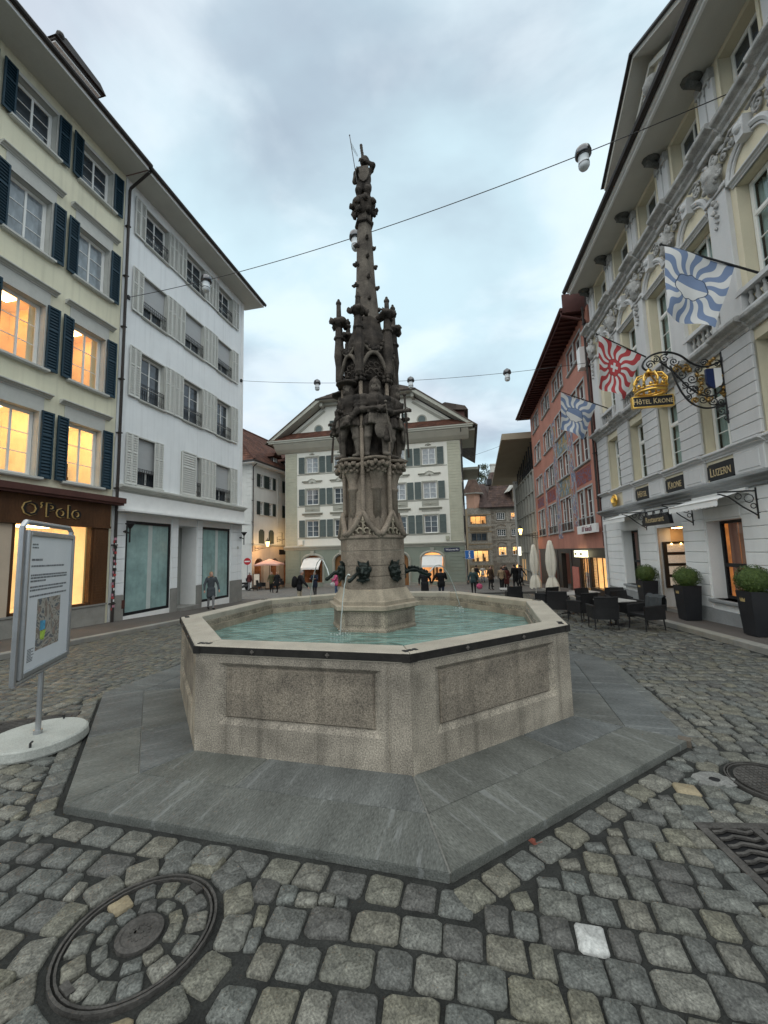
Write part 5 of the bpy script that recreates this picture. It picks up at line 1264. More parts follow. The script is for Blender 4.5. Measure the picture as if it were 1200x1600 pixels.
m = MB(); m.box(3.6, 6.4, -.3, 3, 8.4, 11.4); d_ = m.build('dormer', m_tim, H5); window(H5, 3.9, 5.2, 9.6, 10.9, -.33, 4, 2, split=False, fm=m_bar); m = MB(); m.box(3.8, 5.3, -.34, -.3, 8.8, 9.3); m.build('dormer_panel', m_bw, H5)
m = MB(); m.prismy([(2.6, 10.6), (2.95, 10.6), (4.5, 12.3), (6.3, 12.3), (6.4, 12.6), (4.3, 12.6)], -1.0, 2.5); m.build('dormer_bargeboard', m_greytrim, d_); roof_plane(H5, ((3.8, -.9, 12.4), (6.6, -.9, 12.4), (6.0, 1.5, 13.6), (4.6, 1.5, 13.6)), m_rt5, 'dormer_hip')
m = MB(); m.box(.05, .75, .5, 2, 12.0, 12.9); m.build('dormer', m_blk, H5)
H6 = empty('oriel_house', 'narrow far house with golden lit window bands and a pointed turret roof', 'building', (12.6, 59.6, 0), R(-2))
m_och = mat('ochre_painted_render', (.30, .22, .13), .3, 1.2, 8, .25, bump=.15); m_salm = mat('salmon_render', (.50, .30, .22), .08, 1, 20, .06)
hs = [(.35, 2.9, 5.75, 7.15), (.4, 2.9, 3.2, 4.55), (.4, 3.0, .1, 1.95)]
facade(H6, 0, 3.55, -.5, 8.3, hs, m_fres, .2); facade(H6, 0, 3.55, -4, -.5, [(.3, 2.95, -3.2, -1.1)], m_och, .3, name='ground_floor_wall')
for (a, b, c, d), lit in zip(hs, (m_lit, None, m_litb)):
    window(H6, a, b, c, d, .1, 3, 0, pane=m_glass if lit else m_pane, split=False, fm=m_tim, fw=.12)
    if lit: room(H6, a, b, c-.1, d+.1, .2, 1.3, lit, items=4)
room(H6, .3, 2.95, -3.2, -1.0, .3, 1.8, m_litb, 'shop_room', 3)
m = MB()
for z in (7.2, 5.3, 4.6, 2.75, 2.0, -.45): m.box(0, 3.55, -.06, 0, z, z+.12)
for q in range(7):
    m.tube([(.3+q*.42, -.03, 4.85), (.51+q*.42, -.04, 5.2), (.72+q*.42, -.03, 4.85)], .05, 4); m.tube([(.3+q*.42, -.03, 5.2), (.51+q*.42, -.04, 4.85), (.72+q*.42, -.03, 5.2)], .05, 4)
m.build('painted_ornament', m_och, H6, kind='stuff')
shell(H6, 0, 3.55, 0, 9, -4, 8.3, m_och)
m = MB(); m.lathe([(1.05, 8.2), (1.05, 10.9)], 8, (1.2, 1.0)); m.build('turret', m_salm, H6); m = MB(); m.lathe([(1.75, 10.6), (1.6, 10.75), (.9, 12.2), (.05, 14.3)], 8, (1.2, 1.0)); m.build('turret_roof', m_rt5, H6); m = MB(); m.lathe([(1.7, 10.5), (1.72, 10.62)], 8, (1.2, 1.0)); m.build('turret_soffit', m_greytrim, H6)
roof_plane(H6, ((1.8, -.6, 8.3), (3.7, -.6, 8.3), (3.7, 4, 12.6), (2.6, 4, 12.6)), m_rt5)
# ================================================================== hotel (right)
m_hgrey = mat('blue_grey_stucco', (.575, .575, .57), .05, 1, 60, .05, bump=.15, streak=.06); m_hyel = mat('pale_yellow_stucco', (.66, .60, .45), .05, 1, 60, .05, bump=.15, streak=.04)
m_hwhite = mat('white_grey_stucco', (.78, .79, .775), .04, 1, 60, .05, bump=.2, streak=.05); m_orn = mat('weathered_grey_ornament', (.40, .395, .38), .3, 4, 40, .2, bump=.3, streak=.2)
m_plin = mat('grey_plinth_render', (.27, .28, .28), .12, 2, 50, .12, bump=.3)
m_cur = mat('pale_green_curtain', (.40, .46, .43), .1, 1, 20, .06, bump=.05)
RH = R(-99.5)
H7 = empty('hotel', 'ornate grey and yellow hotel front with balustrades, sign boards and carved window heads', 'building', HP, RH)
HC = [1.78, 3.98, 6.18, 8.38, 10.58, 12.78]; PX = [(0, 1.16)]+[(c+.60, c+1.60) for c in HC[:-1]]+[(13.4, 14)]
def curtain(root, x0, x1, z0, z1, y, mt, gap=0):
    m = MB(); n = 14
    for s in (0, 1):
        a, b = (x0, (x0+x1)/2-gap) if not s else ((x0+x1)/2+gap, x1)
        P = [(a+(b-a)*q/n, y+.03*sin(q*2.2)) for q in range(n+1)]
        for (xa, ya), (xb, yb) in zip(P, P[1:]): m.poly([(xa, ya, z0), (xb, yb, z0), (xb, yb, z1), (xa, ya, z1)])
    m.build('curtain', mt, root, smooth=True)
def scroll(m, cx, cz, r, turns, d, y, w, a0=0.0, n=14, flat=1.0):
    P = []
    for q in range(n+1):
        t = q/n; a = a0+d*turns*2*PI*t; rr = r*(1-.82*t); P.append((cx+rr*cos(a), y, cz+rr*sin(a)))
    m.tube(P, [w*(1-.35*q/n) for q in range(n+1)], 5, flat=flat); m.ball(P[-1], w*1.5, 6, 4)
# first floor
holes = [(c-.60, c+.60, 4.50, 6.72) for c in HC]
facade(H7, 0, 14, 4.30, 7.0, holes, m_hyel, .34)
m = MB()
for c in HC:
    window(H7, c-.58, c+.58, 4.52, 6.70, .30, 2, 2, pane=m_glass, fw=.06, transom=.68); curtain(H7, c-.58, c+.58, 4.5, 6.7, .44, m_cur); 
    for s in (-1, 1): m = MB(); m.box(c+s*.60, c+s*.68, -.03, .02, 4.5, 6.72); m.build('architrave', m_hyel, H7)
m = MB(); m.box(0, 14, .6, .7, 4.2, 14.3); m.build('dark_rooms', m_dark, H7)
for a, b in PX: courses(H7, a, b, 4.52, 6.98, .307, m_hgrey, -.09, .088)
m = MB(); cornice(m, 0, 14, 4.26, .22, .16)
for a, b in PX: cornice(m, a-.04, b+.04, 4.255, .225, .24)
m.build('sill_cornice', m_hgrey, H7)
m = MB(); cornice(m, -.02, 14, 6.98, .40, .30)
for a, b in PX: cornice(m, a-.03, b+.03, 6.975, .405, .40)
m.build('balcony_cornice', m_orn, H7)
# sign board zone
facade(H7, 0, 14, 3.5, 4.30, [], m_hyel, .1, name='sign_band')
for a, b in PX:
    m = MB(); m.bbox(a, b, -.10, -.002, 3.68, 4.25, .02); m.bbox(a+.14, b-.14, -.115, -.10, 3.76, 4.17, .012); m.build('pedestal_block', m_hgrey, H7)
m_sb = mat('black_sign_board', (.014, .015, .018), .15, 3, 30, .1, rough=.4, bump=.03); m_stx = mat('pale_gold_lettering', (.48, .38, .22), .1, 5, 30, .05, rough=.5)
for c, tx in ((3.98, 'Hôtel'), (6.18, 'Krone'), (8.38, 'Luzern')):
    m = MB(); w = .53; m.prismy([(c-w+.06, 3.70), (c+w-.06, 3.70), (c+w-.06, 3.75), (c+w, 3.75), (c+w, 4.12), (c+w-.06, 4.12), (c+w-.06, 4.16), (c-w+.06, 4.16), (c-w+.06, 4.12), (c-w, 4.12), (c-w, 3.75), (c-w+.06, 3.75)], -.05, 0); b_ = m.build('sign_board', m_sb, H7)
    text_mesh('sign_lettering', tx, .36, m_stx, b_, T(c, -.056, 3.92), .006, (.78, 1.0), 1.0, small=.78)
m = MB(); m.lathe([(.01, -.02), (.26, -.02), (.28, .0), (.26, .03), (.01, .03)], 22); md = m.build('gold_medallion', m_gold, H7, smooth=False, M=T(1.66, -.14, 3.97) @ Matrix.Rotation(PI/2, 4, 'X'))
m = MB()
for q in range(5): m.tube([(.09*(q-2), -.10, .03), (.12*(q-2), .06+.05*(2-abs(q-2)), .05)], .03, 6); m.ball((.12*(q-2), .07+.05*(2-abs(q-2)), .05), .03, 6, 4)
m.tube([(-.2, -.11, .04), (.2, -.11, .04)], .035, 6); m.build('crown_relief', m_gold, md)
m = MB(); cornice(m, -.02, 14, 3.34, .32, .34); m.build('lower_cornice', m_plin, H7)
# ground floor
GW = [(1.84, 3.27, .42, 2.62), (4.68, 6.28, -.32, 2.58), (7.46, 8.87, .46, 2.62)]
facade(H7, 0, 14, -1.2, 3.4, GW, m_hwhite, .42, name='ground_floor_wall')
for a, b in ((0.02, 1.80), (3.31, 4.64), (6.32, 7.42), (8.91, 13.9)): courses(H7, a, b, .19, 3.32, .313, m_hwhite, -.035, .034)
for a, b, z in ((1.84, 3.27, 2.66), (7.46, 8.87, 2.66)): courses(H7, a-.03, b+.03, z, 3.32, .33, m_hwhite, -.035, .034)
m = MB(); m.box(0, 4.66, -.075, -.001, -1.2, .175); m.box(6.3, 14, -.075, -.001, -1.2, .175); m.build('plinth', m_plin, H7)
m_red = mat('striped_red_curtain', (.20, .07, .05), .5, 1.2, 3, .2, stretch=(7, 1, .05), bump=0, emit=.10, col2=(.34, .17, .10)); m_brn = mat('pale_brown_curtain', (.22, .18, .14), .3, 1.5, 3, .2, stretch=(9, 1, .05), bump=0)
for i, (a, b, c, d) in enumerate((GW[0], GW[2])):
    m = MB()
    for x in (a, b-.07): m.box(x, x+.07, .34, .42, c, d)
    m.box(a+.07, b-.07, .34, .42, c, c+.08); m.box(a+.07, b-.07, .34, .42, d-.08, d); m.box(a+.07, b-.07, .33, .42, c+.88, c+.98); w = m.build('window', m_blk, H7)
    for z0, z1 in ((c+.08, c+.88), (c+.98, d-.08)): m = MB(); m.box(a+.07, b-.07, .375, .385, z0, z1); m.build('pane', m_glass, w)
    curtain(H7, a, (a+b)/2+.1 if i else b, c, d, .55, m_red if i else m_brn, .0)
    if i: room(H7, a-.4, b+.3, c-.2, d, .6, 2.4, mat('amber_restaurant', (.55, .22, .05), .6, 1.2, 4, .3, bump=0, emit=.35), 'restaurant_room', 3)
    m = MB(); m.bbox(a-.08, b+.08, -.12, .42, c-.09, c, .015); m.build('window_sill', m_plin, H7)
# entrance
m_door_in = mat('warm_lit_entrance_plaster', (.62, .48, .32), .08, 1, 30, .05)
m = MB(); a, b, c, d = GW[1]
m.poly([(a, .0, c), (a, 1.4, c), (a, 1.4, d), (a, .0, d)][::-1]); m.poly([(a, 1.4, c), (b, 1.4, c), (b, 1.4, d), (a, 1.4, d)]); m.poly([(a, 0, d), (b, 0, d), (b, 1.4, d), (a, 1.4, d)]); m.poly([(b, 1.4, c), (b, 0, c), (b, 0, d), (b, 1.4, d)]); m.build('entrance_recess', m_door_in, H7)
m = MB(); m.box(a+.7, b-.02, 1.2, 1.3, .12, d-.1); m.box(a+.72, a+.80, 1.12, 1.2, .12, d-.1); m.build('door', m_wd, H7)
for q in range(3): m = MB(); m.box(a+.02, b-.02, .05+q*.32, 1.4, -.5, -.16+q*.15); m.build('step', m_kerb, H7)
m = MB(); m.box(a+.35, a+.6, .3, .55, d-.03, d-.01); m.build('ceiling_light', mat('entrance_light', (1, .7, .35), .02, 1, 5, 0, bump=0, emit=14, ecol=(1, .58, .24)), H7)
m_case = mat('dark_bronze_frame', (.03, .022, .016), .2, 4, 30, .1, rough=.4); m_paper = mat('printed_menu_paper', (.72, .62, .50), .12, 14, 30, .2, stretch=(.5, 1, 3), bump=0, emit=.12)
mc = empty('menu_board', 'tall dark menu case with four lit sheets beside the hotel entrance', 'menu board', HP-HD*4.66-HN*.0+HN*.001, RH)
m = MB(); m.M = T(.0, .52, .0, -PI/2) if False else None
m.box(.02, .09, .12, .98, .50, 2.10); m.build('case', m_case, mc)
for q in range(4): m = MB(); m.box(.09, .096, .24, .80, .58+q*.385, .86+q*.385); m.build('sheet', m_paper, mc)
for q in range(2): m = MB(); m.ball((.12, .38+.3*q, 2.02), .03, 8, 5); m.build('spotlight', m_lamp, mc)
rs = MB(); rs.prismy([(5.05, 2.66), (6.85, 2.66), (6.75, 3.02), (5.15, 3.02)][::1], -.50, -.38); rb = rs.build('restaurant_sign', m_sb, H7); rb.matrix_local = T(-.28, 0, 0)
text_mesh('sign_lettering', 'Restaurant', .27, m_stx, rb, T(5.95, -.512, 2.84), .005, (1.0, 1.0), 1.02)
def bracket(x, y1=-.85, arm=.55):
    m = MB(); m.box(x-.02, x+.02, -.05, -.0, 2.55, 3.3); m.tube([(x, -.03, 2.62), (x, -.35, 2.85), (x, -.62, 3.1), (x, y1, 3.18)], .018, 5); m.tube([(x, -.03, 3.22), (x, y1, 3.22)], .02, 5)
    for r, yy, zz in ((.10, -.2, 3.04), (.07, -.42, 3.1), (.06, -.12, 2.86)): m.tube([(x, yy+r*cos(t), zz+r*sin(t)) for t in [q*PI/4 for q in range(9)]], .012, 4, caps=False)
    m.build('iron_bracket', m_iron, H7)
for x in (4.05, 6.93, 9.5): bracket(x)
m = MB(); m.tube([(4.05, -.5, 3.14), (6.93, -.5, 3.14)], .02, 5)
for x in (4.9, 5.4, 5.9, 6.4): m.tube([(x+.2*cos(t), -.5, 3.14-.2*sin(t)) for t in [q*PI/6 for q in range(7)]], .014, 4); m.tube([(x-.25, -.5, 3.14), (x-.25, -.5, 2.95)], .016, 4)
m.build('canopy_ironwork', m_iron, H7)
for x0, x1 in ((1.9, 4.0), (7.1, 9.3)):
    m = MB(); m.poly([(x0, -.05, 3.30), (x1, -.05, 3.30), (x1, -.75, 3.08), (x0, -.75, 3.08)]); n = 16; w = (x1-x0)/n
    for q in range(n): m.poly([(x0+q*w, -.75, 3.08), (x0+q*w, -.755, 2.93), (x0+(q+.25)*w, -.755, 2.905), (x0+(q+.5)*w, -.755, 2.90), (x0+(q+.75)*w, -.755, 2.905), (x0+(q+1)*w, -.755, 2.93), (x0+(q+1)*w, -.75, 3.08)])
    m.tube([(x0, -.75, 3.08), (x1, -.75, 3.08)], .022, 6); m.box(x0, x1, -.12, .0, 3.2, 3.34); m.build('awning', m_whitetrim, H7)
downpipe(H7, .10, -.3, 3.4, -.10, .05, m_hgrey); downpipe(H7, -.02, 3.5, 14.0, -.22, .055, m_gutter)
# second floor: arched heads, pilasters, balustrades
holes = [(c-.58, c+.58, 7.36, 10.66) for c in HC]
facade(H7, 0, 14, 7.0, 12.2, holes, m_hyel, .34, name='upper_wall')
for c in HC:
    window(H7, c-.56, c+.56, 7.9, 10.64, .30, 2, 2, pane=m_glass, fw=.06, transom=.70); curtain(H7, c-.56, c+.56, 7.6, 10.6, .45, m_cur, .03)
    m = MB(); m.box(c-.72, c+.72, -.22, .1, 7.86, 7.97); m.box(c-.70, c-.56, -.2, .05, 7.37, 7.86); m.box(c+.56, c+.70, -.2, .05, 7.37, 7.86); m.box(c-.56, c+.56, -.2, .06, 7.37, 7.45)
    bal = m.build('balustrade', m_hgrey, H7)
    for q in range(5): m = MB(); m.lathe([(.05, 7.45), (.05, 7.50), (.03, 7.53), (.068, 7.62), (.03, 7.74), (.05, 7.82), (.05, 7.86)], 8, (c-.42+.21*q, -.08)); m.build('baluster', m_orn, bal, smooth=True)
    m = MB(); cornice(m, c-.66, c+.66, 10.66, .16, .14)
    P = [(c-.72*cos(PI*q/14), -.05, 10.80+.74*sin(PI*q/14)) for q in range(15)]; m.tube(P, .075, 6); P = [(c-.62*cos(PI*q/14), -.03, 10.80+.63*sin(PI*q/14)) for q in range(15)]; m.tube(P, .04, 5)
    m.prismy([(c-.12, 11.35), (c+.12, 11.35), (c+.17, 11.8), (c-.17, 11.8)], -.22, 0); m.ball((c, -.2, 11.62), .12, 8, 6)
    m.build('arched_head', m_hgrey, H7)
    m = MB()
    for s in (-1, 1):
        scroll(m, c+s*.42, 11.72, .17, 1.4, s, -.08, .04, PI/2); scroll(m, c+s*.72, 11.66, .15, 1.3, -s, -.07, .036, 0); scroll(m, c+s*.80, 11.95, .10, 1.2, s, -.07, .03)
        m.tube([(c+s*.15, -.12, 11.9), (c+s*.4, -.1, 11.98), (c+s*.65, -.08, 11.85), (c+s*.9, -.08, 11.9)], .04, 5)
        for q in range(3): m.blob((c+s*(.3+q*.2), -.09, 11.86), .055)
    m.build('carved_ornament', m_orn, H7, smooth=True, kind='stuff')
for i, (a, b) in enumerate(PX):
    c = .5 if i == 0 else (a+b)/2; w = .34
    m = MB(); m.bbox(c-w, c+w, -.12, -.002, 7.55, 11.05, .015); m.box(c-w-.1, c+w+.1, -.17, -.002, 7.36, 7.55); m.box(c-w-.05, c+w+.05, -.155, -.10, 7.55, 7.6); m.build('pilaster', m_hgrey, H7)
    m = MB(); m.box(c-w-.05, c+w+.05, -.16, 0, 10.86, 10.92); m.box(c-w-.07, c+w+.07, -.2, 0, 12.05, 12.2); m.lathe([(.14, 11.0), (.2, 11.3), (.26, 11.6)], 8, (c, -.12)); m.ball((c, -.22, 11.42), .14, 8, 6)
    for s in (-1, 1):
        scroll(m, c+s*.2, 11.72, .16, 1.4, s, -.18, .05, PI/2); scroll(m, c+s*.24, 11.36, .11, 1.2, -s, -.15, .04, 0)
        for q in range(4): m.blob((c+s*.12*q*.7, -.2, 11.12+.04*q), .06)
    for q in range(6): m.blob((c+.05*sin(q*2.3), -.16, 10.74-q*.14), .075-.007*q)
    m.build('carved_capital', m_orn, H7, smooth=True, kind='stuff')
m = MB(); cornice(m, -.02, 14, 12.18, .46, .34)
for i, (a, b) in enumerate(PX): c = .5 if i == 0 else (a+b)/2; cornice(m, c-.42, c+.42, 12.175, .465, .45)
m.build('main_cornice', m_orn, H7)
holes = [(c-.62, c+.62, 12.66, 14.26) for c in HC]
facade(H7, .4, 14, 12.2, 14.42, holes, m_hyel, .34, name='attic_wall')
for i, c in enumerate(HC):
    window(H7, c-.60, c+.60, 12.68, 14.24, .30, 2, 2, fw=.06)
    m = MB(); m.box(c-.70, c-.62, -.03, .02, 12.66, 14.3); m.build('architrave', m_hyel, H7); m = MB(); m.box(c+.62, c+.70, -.03, .02, 12.66, 14.3); m.build('architrave', m_hyel, H7)
for i, (a, b) in enumerate(PX):
    c = .72 if i == 0 else (a+b)/2; w = .30
    m = MB(); m.bbox(c-w, c-.02, -.08, -.002, 12.66, 14.0, .012); m.bbox(c+.02, c+w, -.08, -.002, 12.66, 14.0, .012); m.build('attic_pilaster', m_hgrey, H7)
    m = MB(); m.box(c-w, c+w, -.14, 0, 14.0, 14.3)
    for s in (-1, 0, 1): m.tube([(c+s*.2, -.1, 14.0), (c+s*.2, -.09, 13.82)], [.04, .015], 5)
    m.build('triglyph', m_orn, H7)
    m = MB(); n = 9; rim = [(c-.30*cos(PI*q/n), -.42-.36*sin(PI*q/n), 14.36) for q in range(n+1)]; m.ball((c, -.34, 14.38), .21, 10, 6, (1, 1.25, .6)); m.tube([(c, -.1, 14.05), (c, -.25, 14.2), (c, -.5, 14.3)], [.06, .10, .12], 6); m.build('shell_corbel', mat('dark_weathered_corbel', (.10, .10, .09), .4, 5, 30, .2), H7, smooth=True)
m = MB(); m.box(.55, 14, -.9, .3, 14.40, 14.46); m.build('eave_soffit', m_soffit, H7)
m = MB(); m.box(.55, 14, -.97, -.9, 14.36, 14.60); m.box(.55, 14, -1.06, -.97, 14.46, 14.62); m.build('fascia_board', m_whitetrim, H7)
m = MB(); m.tube([(.45, -1.15, 14.6), (14, -1.15, 14.6)], .11, 8); m.box(.5, 14, -1.1, -.8, 14.62, 14.72); m.build('gutter', m_gutter, H7)
roof_plane(H7, ((14.2, -1.0, 14.75), (14.2, 5, 19), (.4, 5, 19), (.4, -1.0, 14.75))[::1] if False else ((.4, -1.0, 14.75), (14.2, -1.0, 14.75), (14.2, 5, 19), (.4, 5, 19)))
# pediment
m = MB(); m.poly([(5.7, -.55, 14.7), (11.06, -.55, 14.7), (8.38, -.55, 16.7)]); m.build('pediment_field', m_hyel, H7)
m = MB()
for s in (-1, 1):
    A, B = (8.38+s*2.72, 15.10), (8.38, 16.92); 
    q = [(A[0], A[1]), (B[0], B[1]), (B[0], B[1]-.14), (A[0]-s*.05, A[1]-.14)]; q = q if s < 0 else q[::-1]
    m.prismy(q, -1.12, 1.5); m.cur = 1; q2 = [(A[0]+s*.04, A[1]+.02), (B[0], B[1]+.06), (B[0], B[1]-.01), (A[0], A[1]-.01)]; q2 = q2 if s < 0 else q2[::-1]; m.prismy(q2, -1.22, 1.8); m.cur = 0
    q3 = [(A[0]-s*.35, A[1]-.22), (B[0], B[1]-.42), (B[0], B[1]-.56), (A[0]-s*.75, A[1]-.22)]; q3 = q3 if s < 0 else q3[::-1]; m.prismy(q3, -.7, -.5)
m.build('raking_cornice', [m_soffit, m_gutter], H7)
m = MB()
for s in (-1, 1):
    scroll(m, 8.38+s*.5, 15.5, .34, 1.5, s, -.65, .08, PI/2); scroll(m, 8.38+s*1.15, 15.35, .26, 1.4, -s, -.62, .07); scroll(m, 8.38+s*1.7, 15.2, .15, 1.2, s, -.6, .05)
    for q in range(5): m.blob((8.38+s*(.2+.33*q), -.62, 15.75-.13*q), .11)
m.ball((8.38, -.65, 15.75), .28, 10, 7); m.build('carved_relief', m_orn, H7, smooth=True)
shell(H7, .0, 14, 0, 12, -2, 14.4, m_hgrey)

# ================================================================== red house with painted front
m_redw = mat('terracotta_render', (.44, .200, .150), .12, .8, 60, .08, bump=.25, streak=.10); m_redd = mat('dark_red_timber', (.07, .022, .018), .2, 2, 30, .15, rough=.6)
RR = R(-101.2)
H8 = empty('red_house', 'terracotta red house with painted figures, double windows and a deep dark timber eave', 'building', HP, RR)
m_gm = mat('grey_mullion_stone', (.40, .41, .40), .06, 2, 50, .05)
def mural(name, cols, scale):
    if name in MATS: return MATS[name]
    mm = bpy.data.materials.new(name); mm.use_nodes = True; MATS[name] = mm; t = mm.node_tree; b = t.nodes['Principled BSDF']; b.inputs['Roughness'].default_value = .9
    tcn = t.nodes.new('ShaderNodeTexCoord'); mp = t.nodes.new('ShaderNodeMapping'); mp.inputs['Scale'].default_value = scale; nz = t.nodes.new('ShaderNodeTexNoise'); nz.inputs['Scale'].default_value = 1; nz.inputs['Distortion'].default_value = 2.2; nz.inputs['Detail'].default_value = 3
    t.links.new(tcn.outputs['Object'], mp.inputs[0]); t.links.new(mp.outputs[0], nz.inputs['Vector']); r = t.nodes.new('ShaderNodeValToRGB'); e = r.color_ramp.elements
    while len(e) < len(cols): e.new(.5)
    for q, c in enumerate(cols): e[q].position = .30+.42*q/(len(cols)-1); e[q].color = (*c, 1)
    r.color_ramp.interpolation = 'CONSTANT'; t.links.new(nz.outputs[0], r.inputs[0]); t.links.new(r.outputs[0], b.inputs['Base Color']); return mm
m_mu1 = mural('mural_figures', [(.32, .14, .10), (.12, .16, .26), (.36, .36, .36), (.30, .10, .08), (.34, .24, .10), (.16, .20, .28)], (1.8, 1, .9)); m_mu2 = mural('mural_scene', [(.30, .36, .38), (.12, .18, .22), (.34, .22, .06), (.28, .34, .38), (.10, .13, .22)], (1.6, 1, 1.1)); m_mu3 = mural('red_painted_panel', [(.22, .05, .04), (.26, .07, .05), (.12, .10, .16), (.24, .06, .04), (.30, .14, .08)], (1.7, 1, 1.9))
WXR = [(1.40, 4.14), (5.46, 8.14), (9.45, 12.12), (13.58, 16.25)]; WRR = [(3.06, 5.15), (6.52, 8.02), (9.32, 10.85), (12.20, 13.52)]
X = lambda a, b: (-b, -a)
holes = []
for a, b in WXR:
    for c, d in WRR: mdd = (a+b)/2; holes += [(-b, -mdd-.09, c, d), (-mdd+.09, -a, c, d)]
facade(H8, -17.35, 0, 1.92, 14.1, holes, m_redw, .2)
for a, b in WXR:
    for r, (c, d) in enumerate(WRR):
        mdd = (a+b)/2; sur(H8, m_gm, -b, -a, c, d, .09, .03, sp=.12); m = MB(); m.box(-mdd-.09, -mdd+.09, -.03, .1, c, d)
        for p, q in ((-b, -mdd-.09), (-mdd+.09, -a)):
            window(H8, p+.005, q-.005, c, d, .15, 2, 2 if r == 0 else 1, split=False, fw=.05, fm=m_bar)
            if r == 0: m.box(p, q, -.05, -.03, c+.5, c+.54); m6 = MB(); [m6.box(p+(q-p)*(z+.5)/8-.008, p+(q-p)*(z+.5)/8+.008, -.05, -.03, c, c+.5) for z in range(8)]; m6.build('window_guard', m_iron, H8, kind='stuff')
        m.build('mullion', m_gm, H8, kind='stuff')
for a, b, c, d, mt in ((1.4, 4.14, 5.42, 6.28, m_mu3), (5.46, 8.14, 5.3, 6.44, m_mu2), (9.45, 12.12, 5.42, 6.25, m_mu3), (13.58, 16.25, 5.42, 6.2, m_mu3), (5.46, 8.14, 8.14, 9.16, m_mu2)): m = MB(); m.box(-b, -a, -.012, -.0, c, d); m.build('painted_panel', mt, H8)
for a, b, c, d in ((4.3, 5.3, 3.2, 9.4), (8.28, 9.3, 2.6, 10.9), (12.25, 12.9, 2.9, 8.0)):
    m = MB(); P = []
    for s in (0, 1):
        for q in range(9): z = c+(d-c)*(q if not s else 8-q)/8; x = (-b if not s else -a)+.18*sin(z*2.3+s); P.append((x, z))
    m.prismy(P[::-1], -.012, 0); m.build('painted_figure', m_mu1, H8)
m = MB(); m.box(-17.8, -.35, -1.05, .3, 14.08, 14.16)
for q in range(36): x = -17.6+q*.48; m.box(x, x+.09, -1.02, 0, 13.98, 14.08)
m.build('timber_eave', m_redd, H8)
m = MB(); m.tube([(-17.9, -1.15, 14.2), (-.3, -1.15, 14.2)], .09, 8); m.box(-17.8, -.3, -1.08, -1.03, 14.0, 14.28); m.build('gutter', m_redd, H8)
m = MB(); m.tube([(-.42, -1.12, 14.2), (-.42, -1.1, 13.9), (-.2, -.1, 13.4), (-.12, -.08, 13.0)], .06, 8); m.tube([(-.1, -.08, 13.1), (-.1, -.08, 2)], .05, 8); m.box(-.40, -.3, -1.05, 0, 14.0, 15.0); m.build('downpipe', m_redd, H8)
roof_plane(H8, ((-17.9, -1.1, 14.2), (-.35, -1.1, 14.2), (-.35, 5, 18.6), (-17.9, 5, 18.6)), m_rooft)
shell(H8, -17.35, 0, 0, 10, -2, 14.1, m_redw)
m = MB(); m.box(-1.05, -.55, -.35, 0, 11.1, 12.2); m.build('alarm_box', m_whitetrim, H8)
m_dk = mat('black_brown_shopfront', (.022, .017, .014), .3, 2, 30, .2, rough=.4)
facade(H8, -17.35, 0, -2.5, 1.92, [(-2.86, -.25, -.16, 1.42), (-4.75, -3.2, -.7, 1.35), (-9.2, -7.0, -2, 1.6), (-13.5, -11, -1.2, 1.5)], m_dk, .3, y=.03, name='shopfront_wall')
m = MB(); m.box(-17.35, 0, .0, .4, 1.84, 1.92); m.build('lintel_soffit', m_dk, H8)
for a, b in ((17.35, 16.9), (10.7, 10.2), (7.0, 6.5), (.2, 0)): m = MB(); m.box(-a, -b, .0, .4, -2.5, 1.84); m.build('pier', m_redw if a > 16 else m_dk, H8)
room(H8, -2.86, -.25, -.2, 1.45, .2, 1.5, m_litb, 'showroom'); room(H8, -4.75, -3.2, -.8, 1.4, .2, 1.5, m_lit, 'showroom', 2)
m = MB(); m.box(-2.0, -.5, 1.0, 1.05, .1, .95); m.build('display_poster', mat('orange_display', (.75, .16, .01), .5, 1.5, 4, .3, bump=0, emit=.5), H8); m = MB(); m.tube([(-1.9, .95, .2), (-.9, .95, .9)], .05, 5); m.box(-1.7, -.7, .95, .98, .25, .29); m.build('display_object', m_dk, H8)
for a, b, c, d in ((-2.86, -.25, -.16, 1.42), (-4.75, -3.2, -.7, 1.35)):
    m = MB(); m.box(a, b, .12, .126, c, d); g_ = m.build('shop_glass', m_glass, H8)
    m = MB()
    for q in range(4): x = a+(b-a)*q/3; m.box(x-.025, x+.025, .09, .13, c, d)
    m.build('mullion', m_dk, H8, kind='stuff')
m = MB(); m.box(-4.4, -3.4, .2, .21, -.3, .55); m.build('window_posters', mat('printed_posters', (.55, .30, .28), .6, 6, 20, .3, bump=0, emit=.12, col2=(.6, .55, .5), sharp=True), H8)
m = MB(); m.box(-4.8, -3.1, -.25, .1, 1.42, 1.80); m.build('light_box', mat('lit_sign_box', (1, .80, .5), .3, 2, 5, .1, bump=0, emit=1.3), H8)
m = MB(); m.box(-4.65, -4.3, -.26, -.25, 1.55, 1.66); m.box(-3.6, -3.25, -.26, -.25, 1.55, 1.66); m.build('light_box_mark', m_dk, H8)
m = MB(); m.box(-6.4, -5.1, -.02, .03, -1.2, .8); m.build('pink_board', mat('pink_board', (.50, .18, .14), .1, 2, 20, .1), H8)
ks = MB(); ks.box(-3.6, -.34, -.30, -.18, 2.70, 3.14); kb = ks.build('name_sign', m_whitetrim, H8)
text_mesh('sign_lettering', '/// künzli', .38, mat('dark_red_lettering', (.18, .02, .05), .1, 4, 20, .05), kb, T(-1.85, -.31, 2.92), .006, (1.2, 1), 1.05)
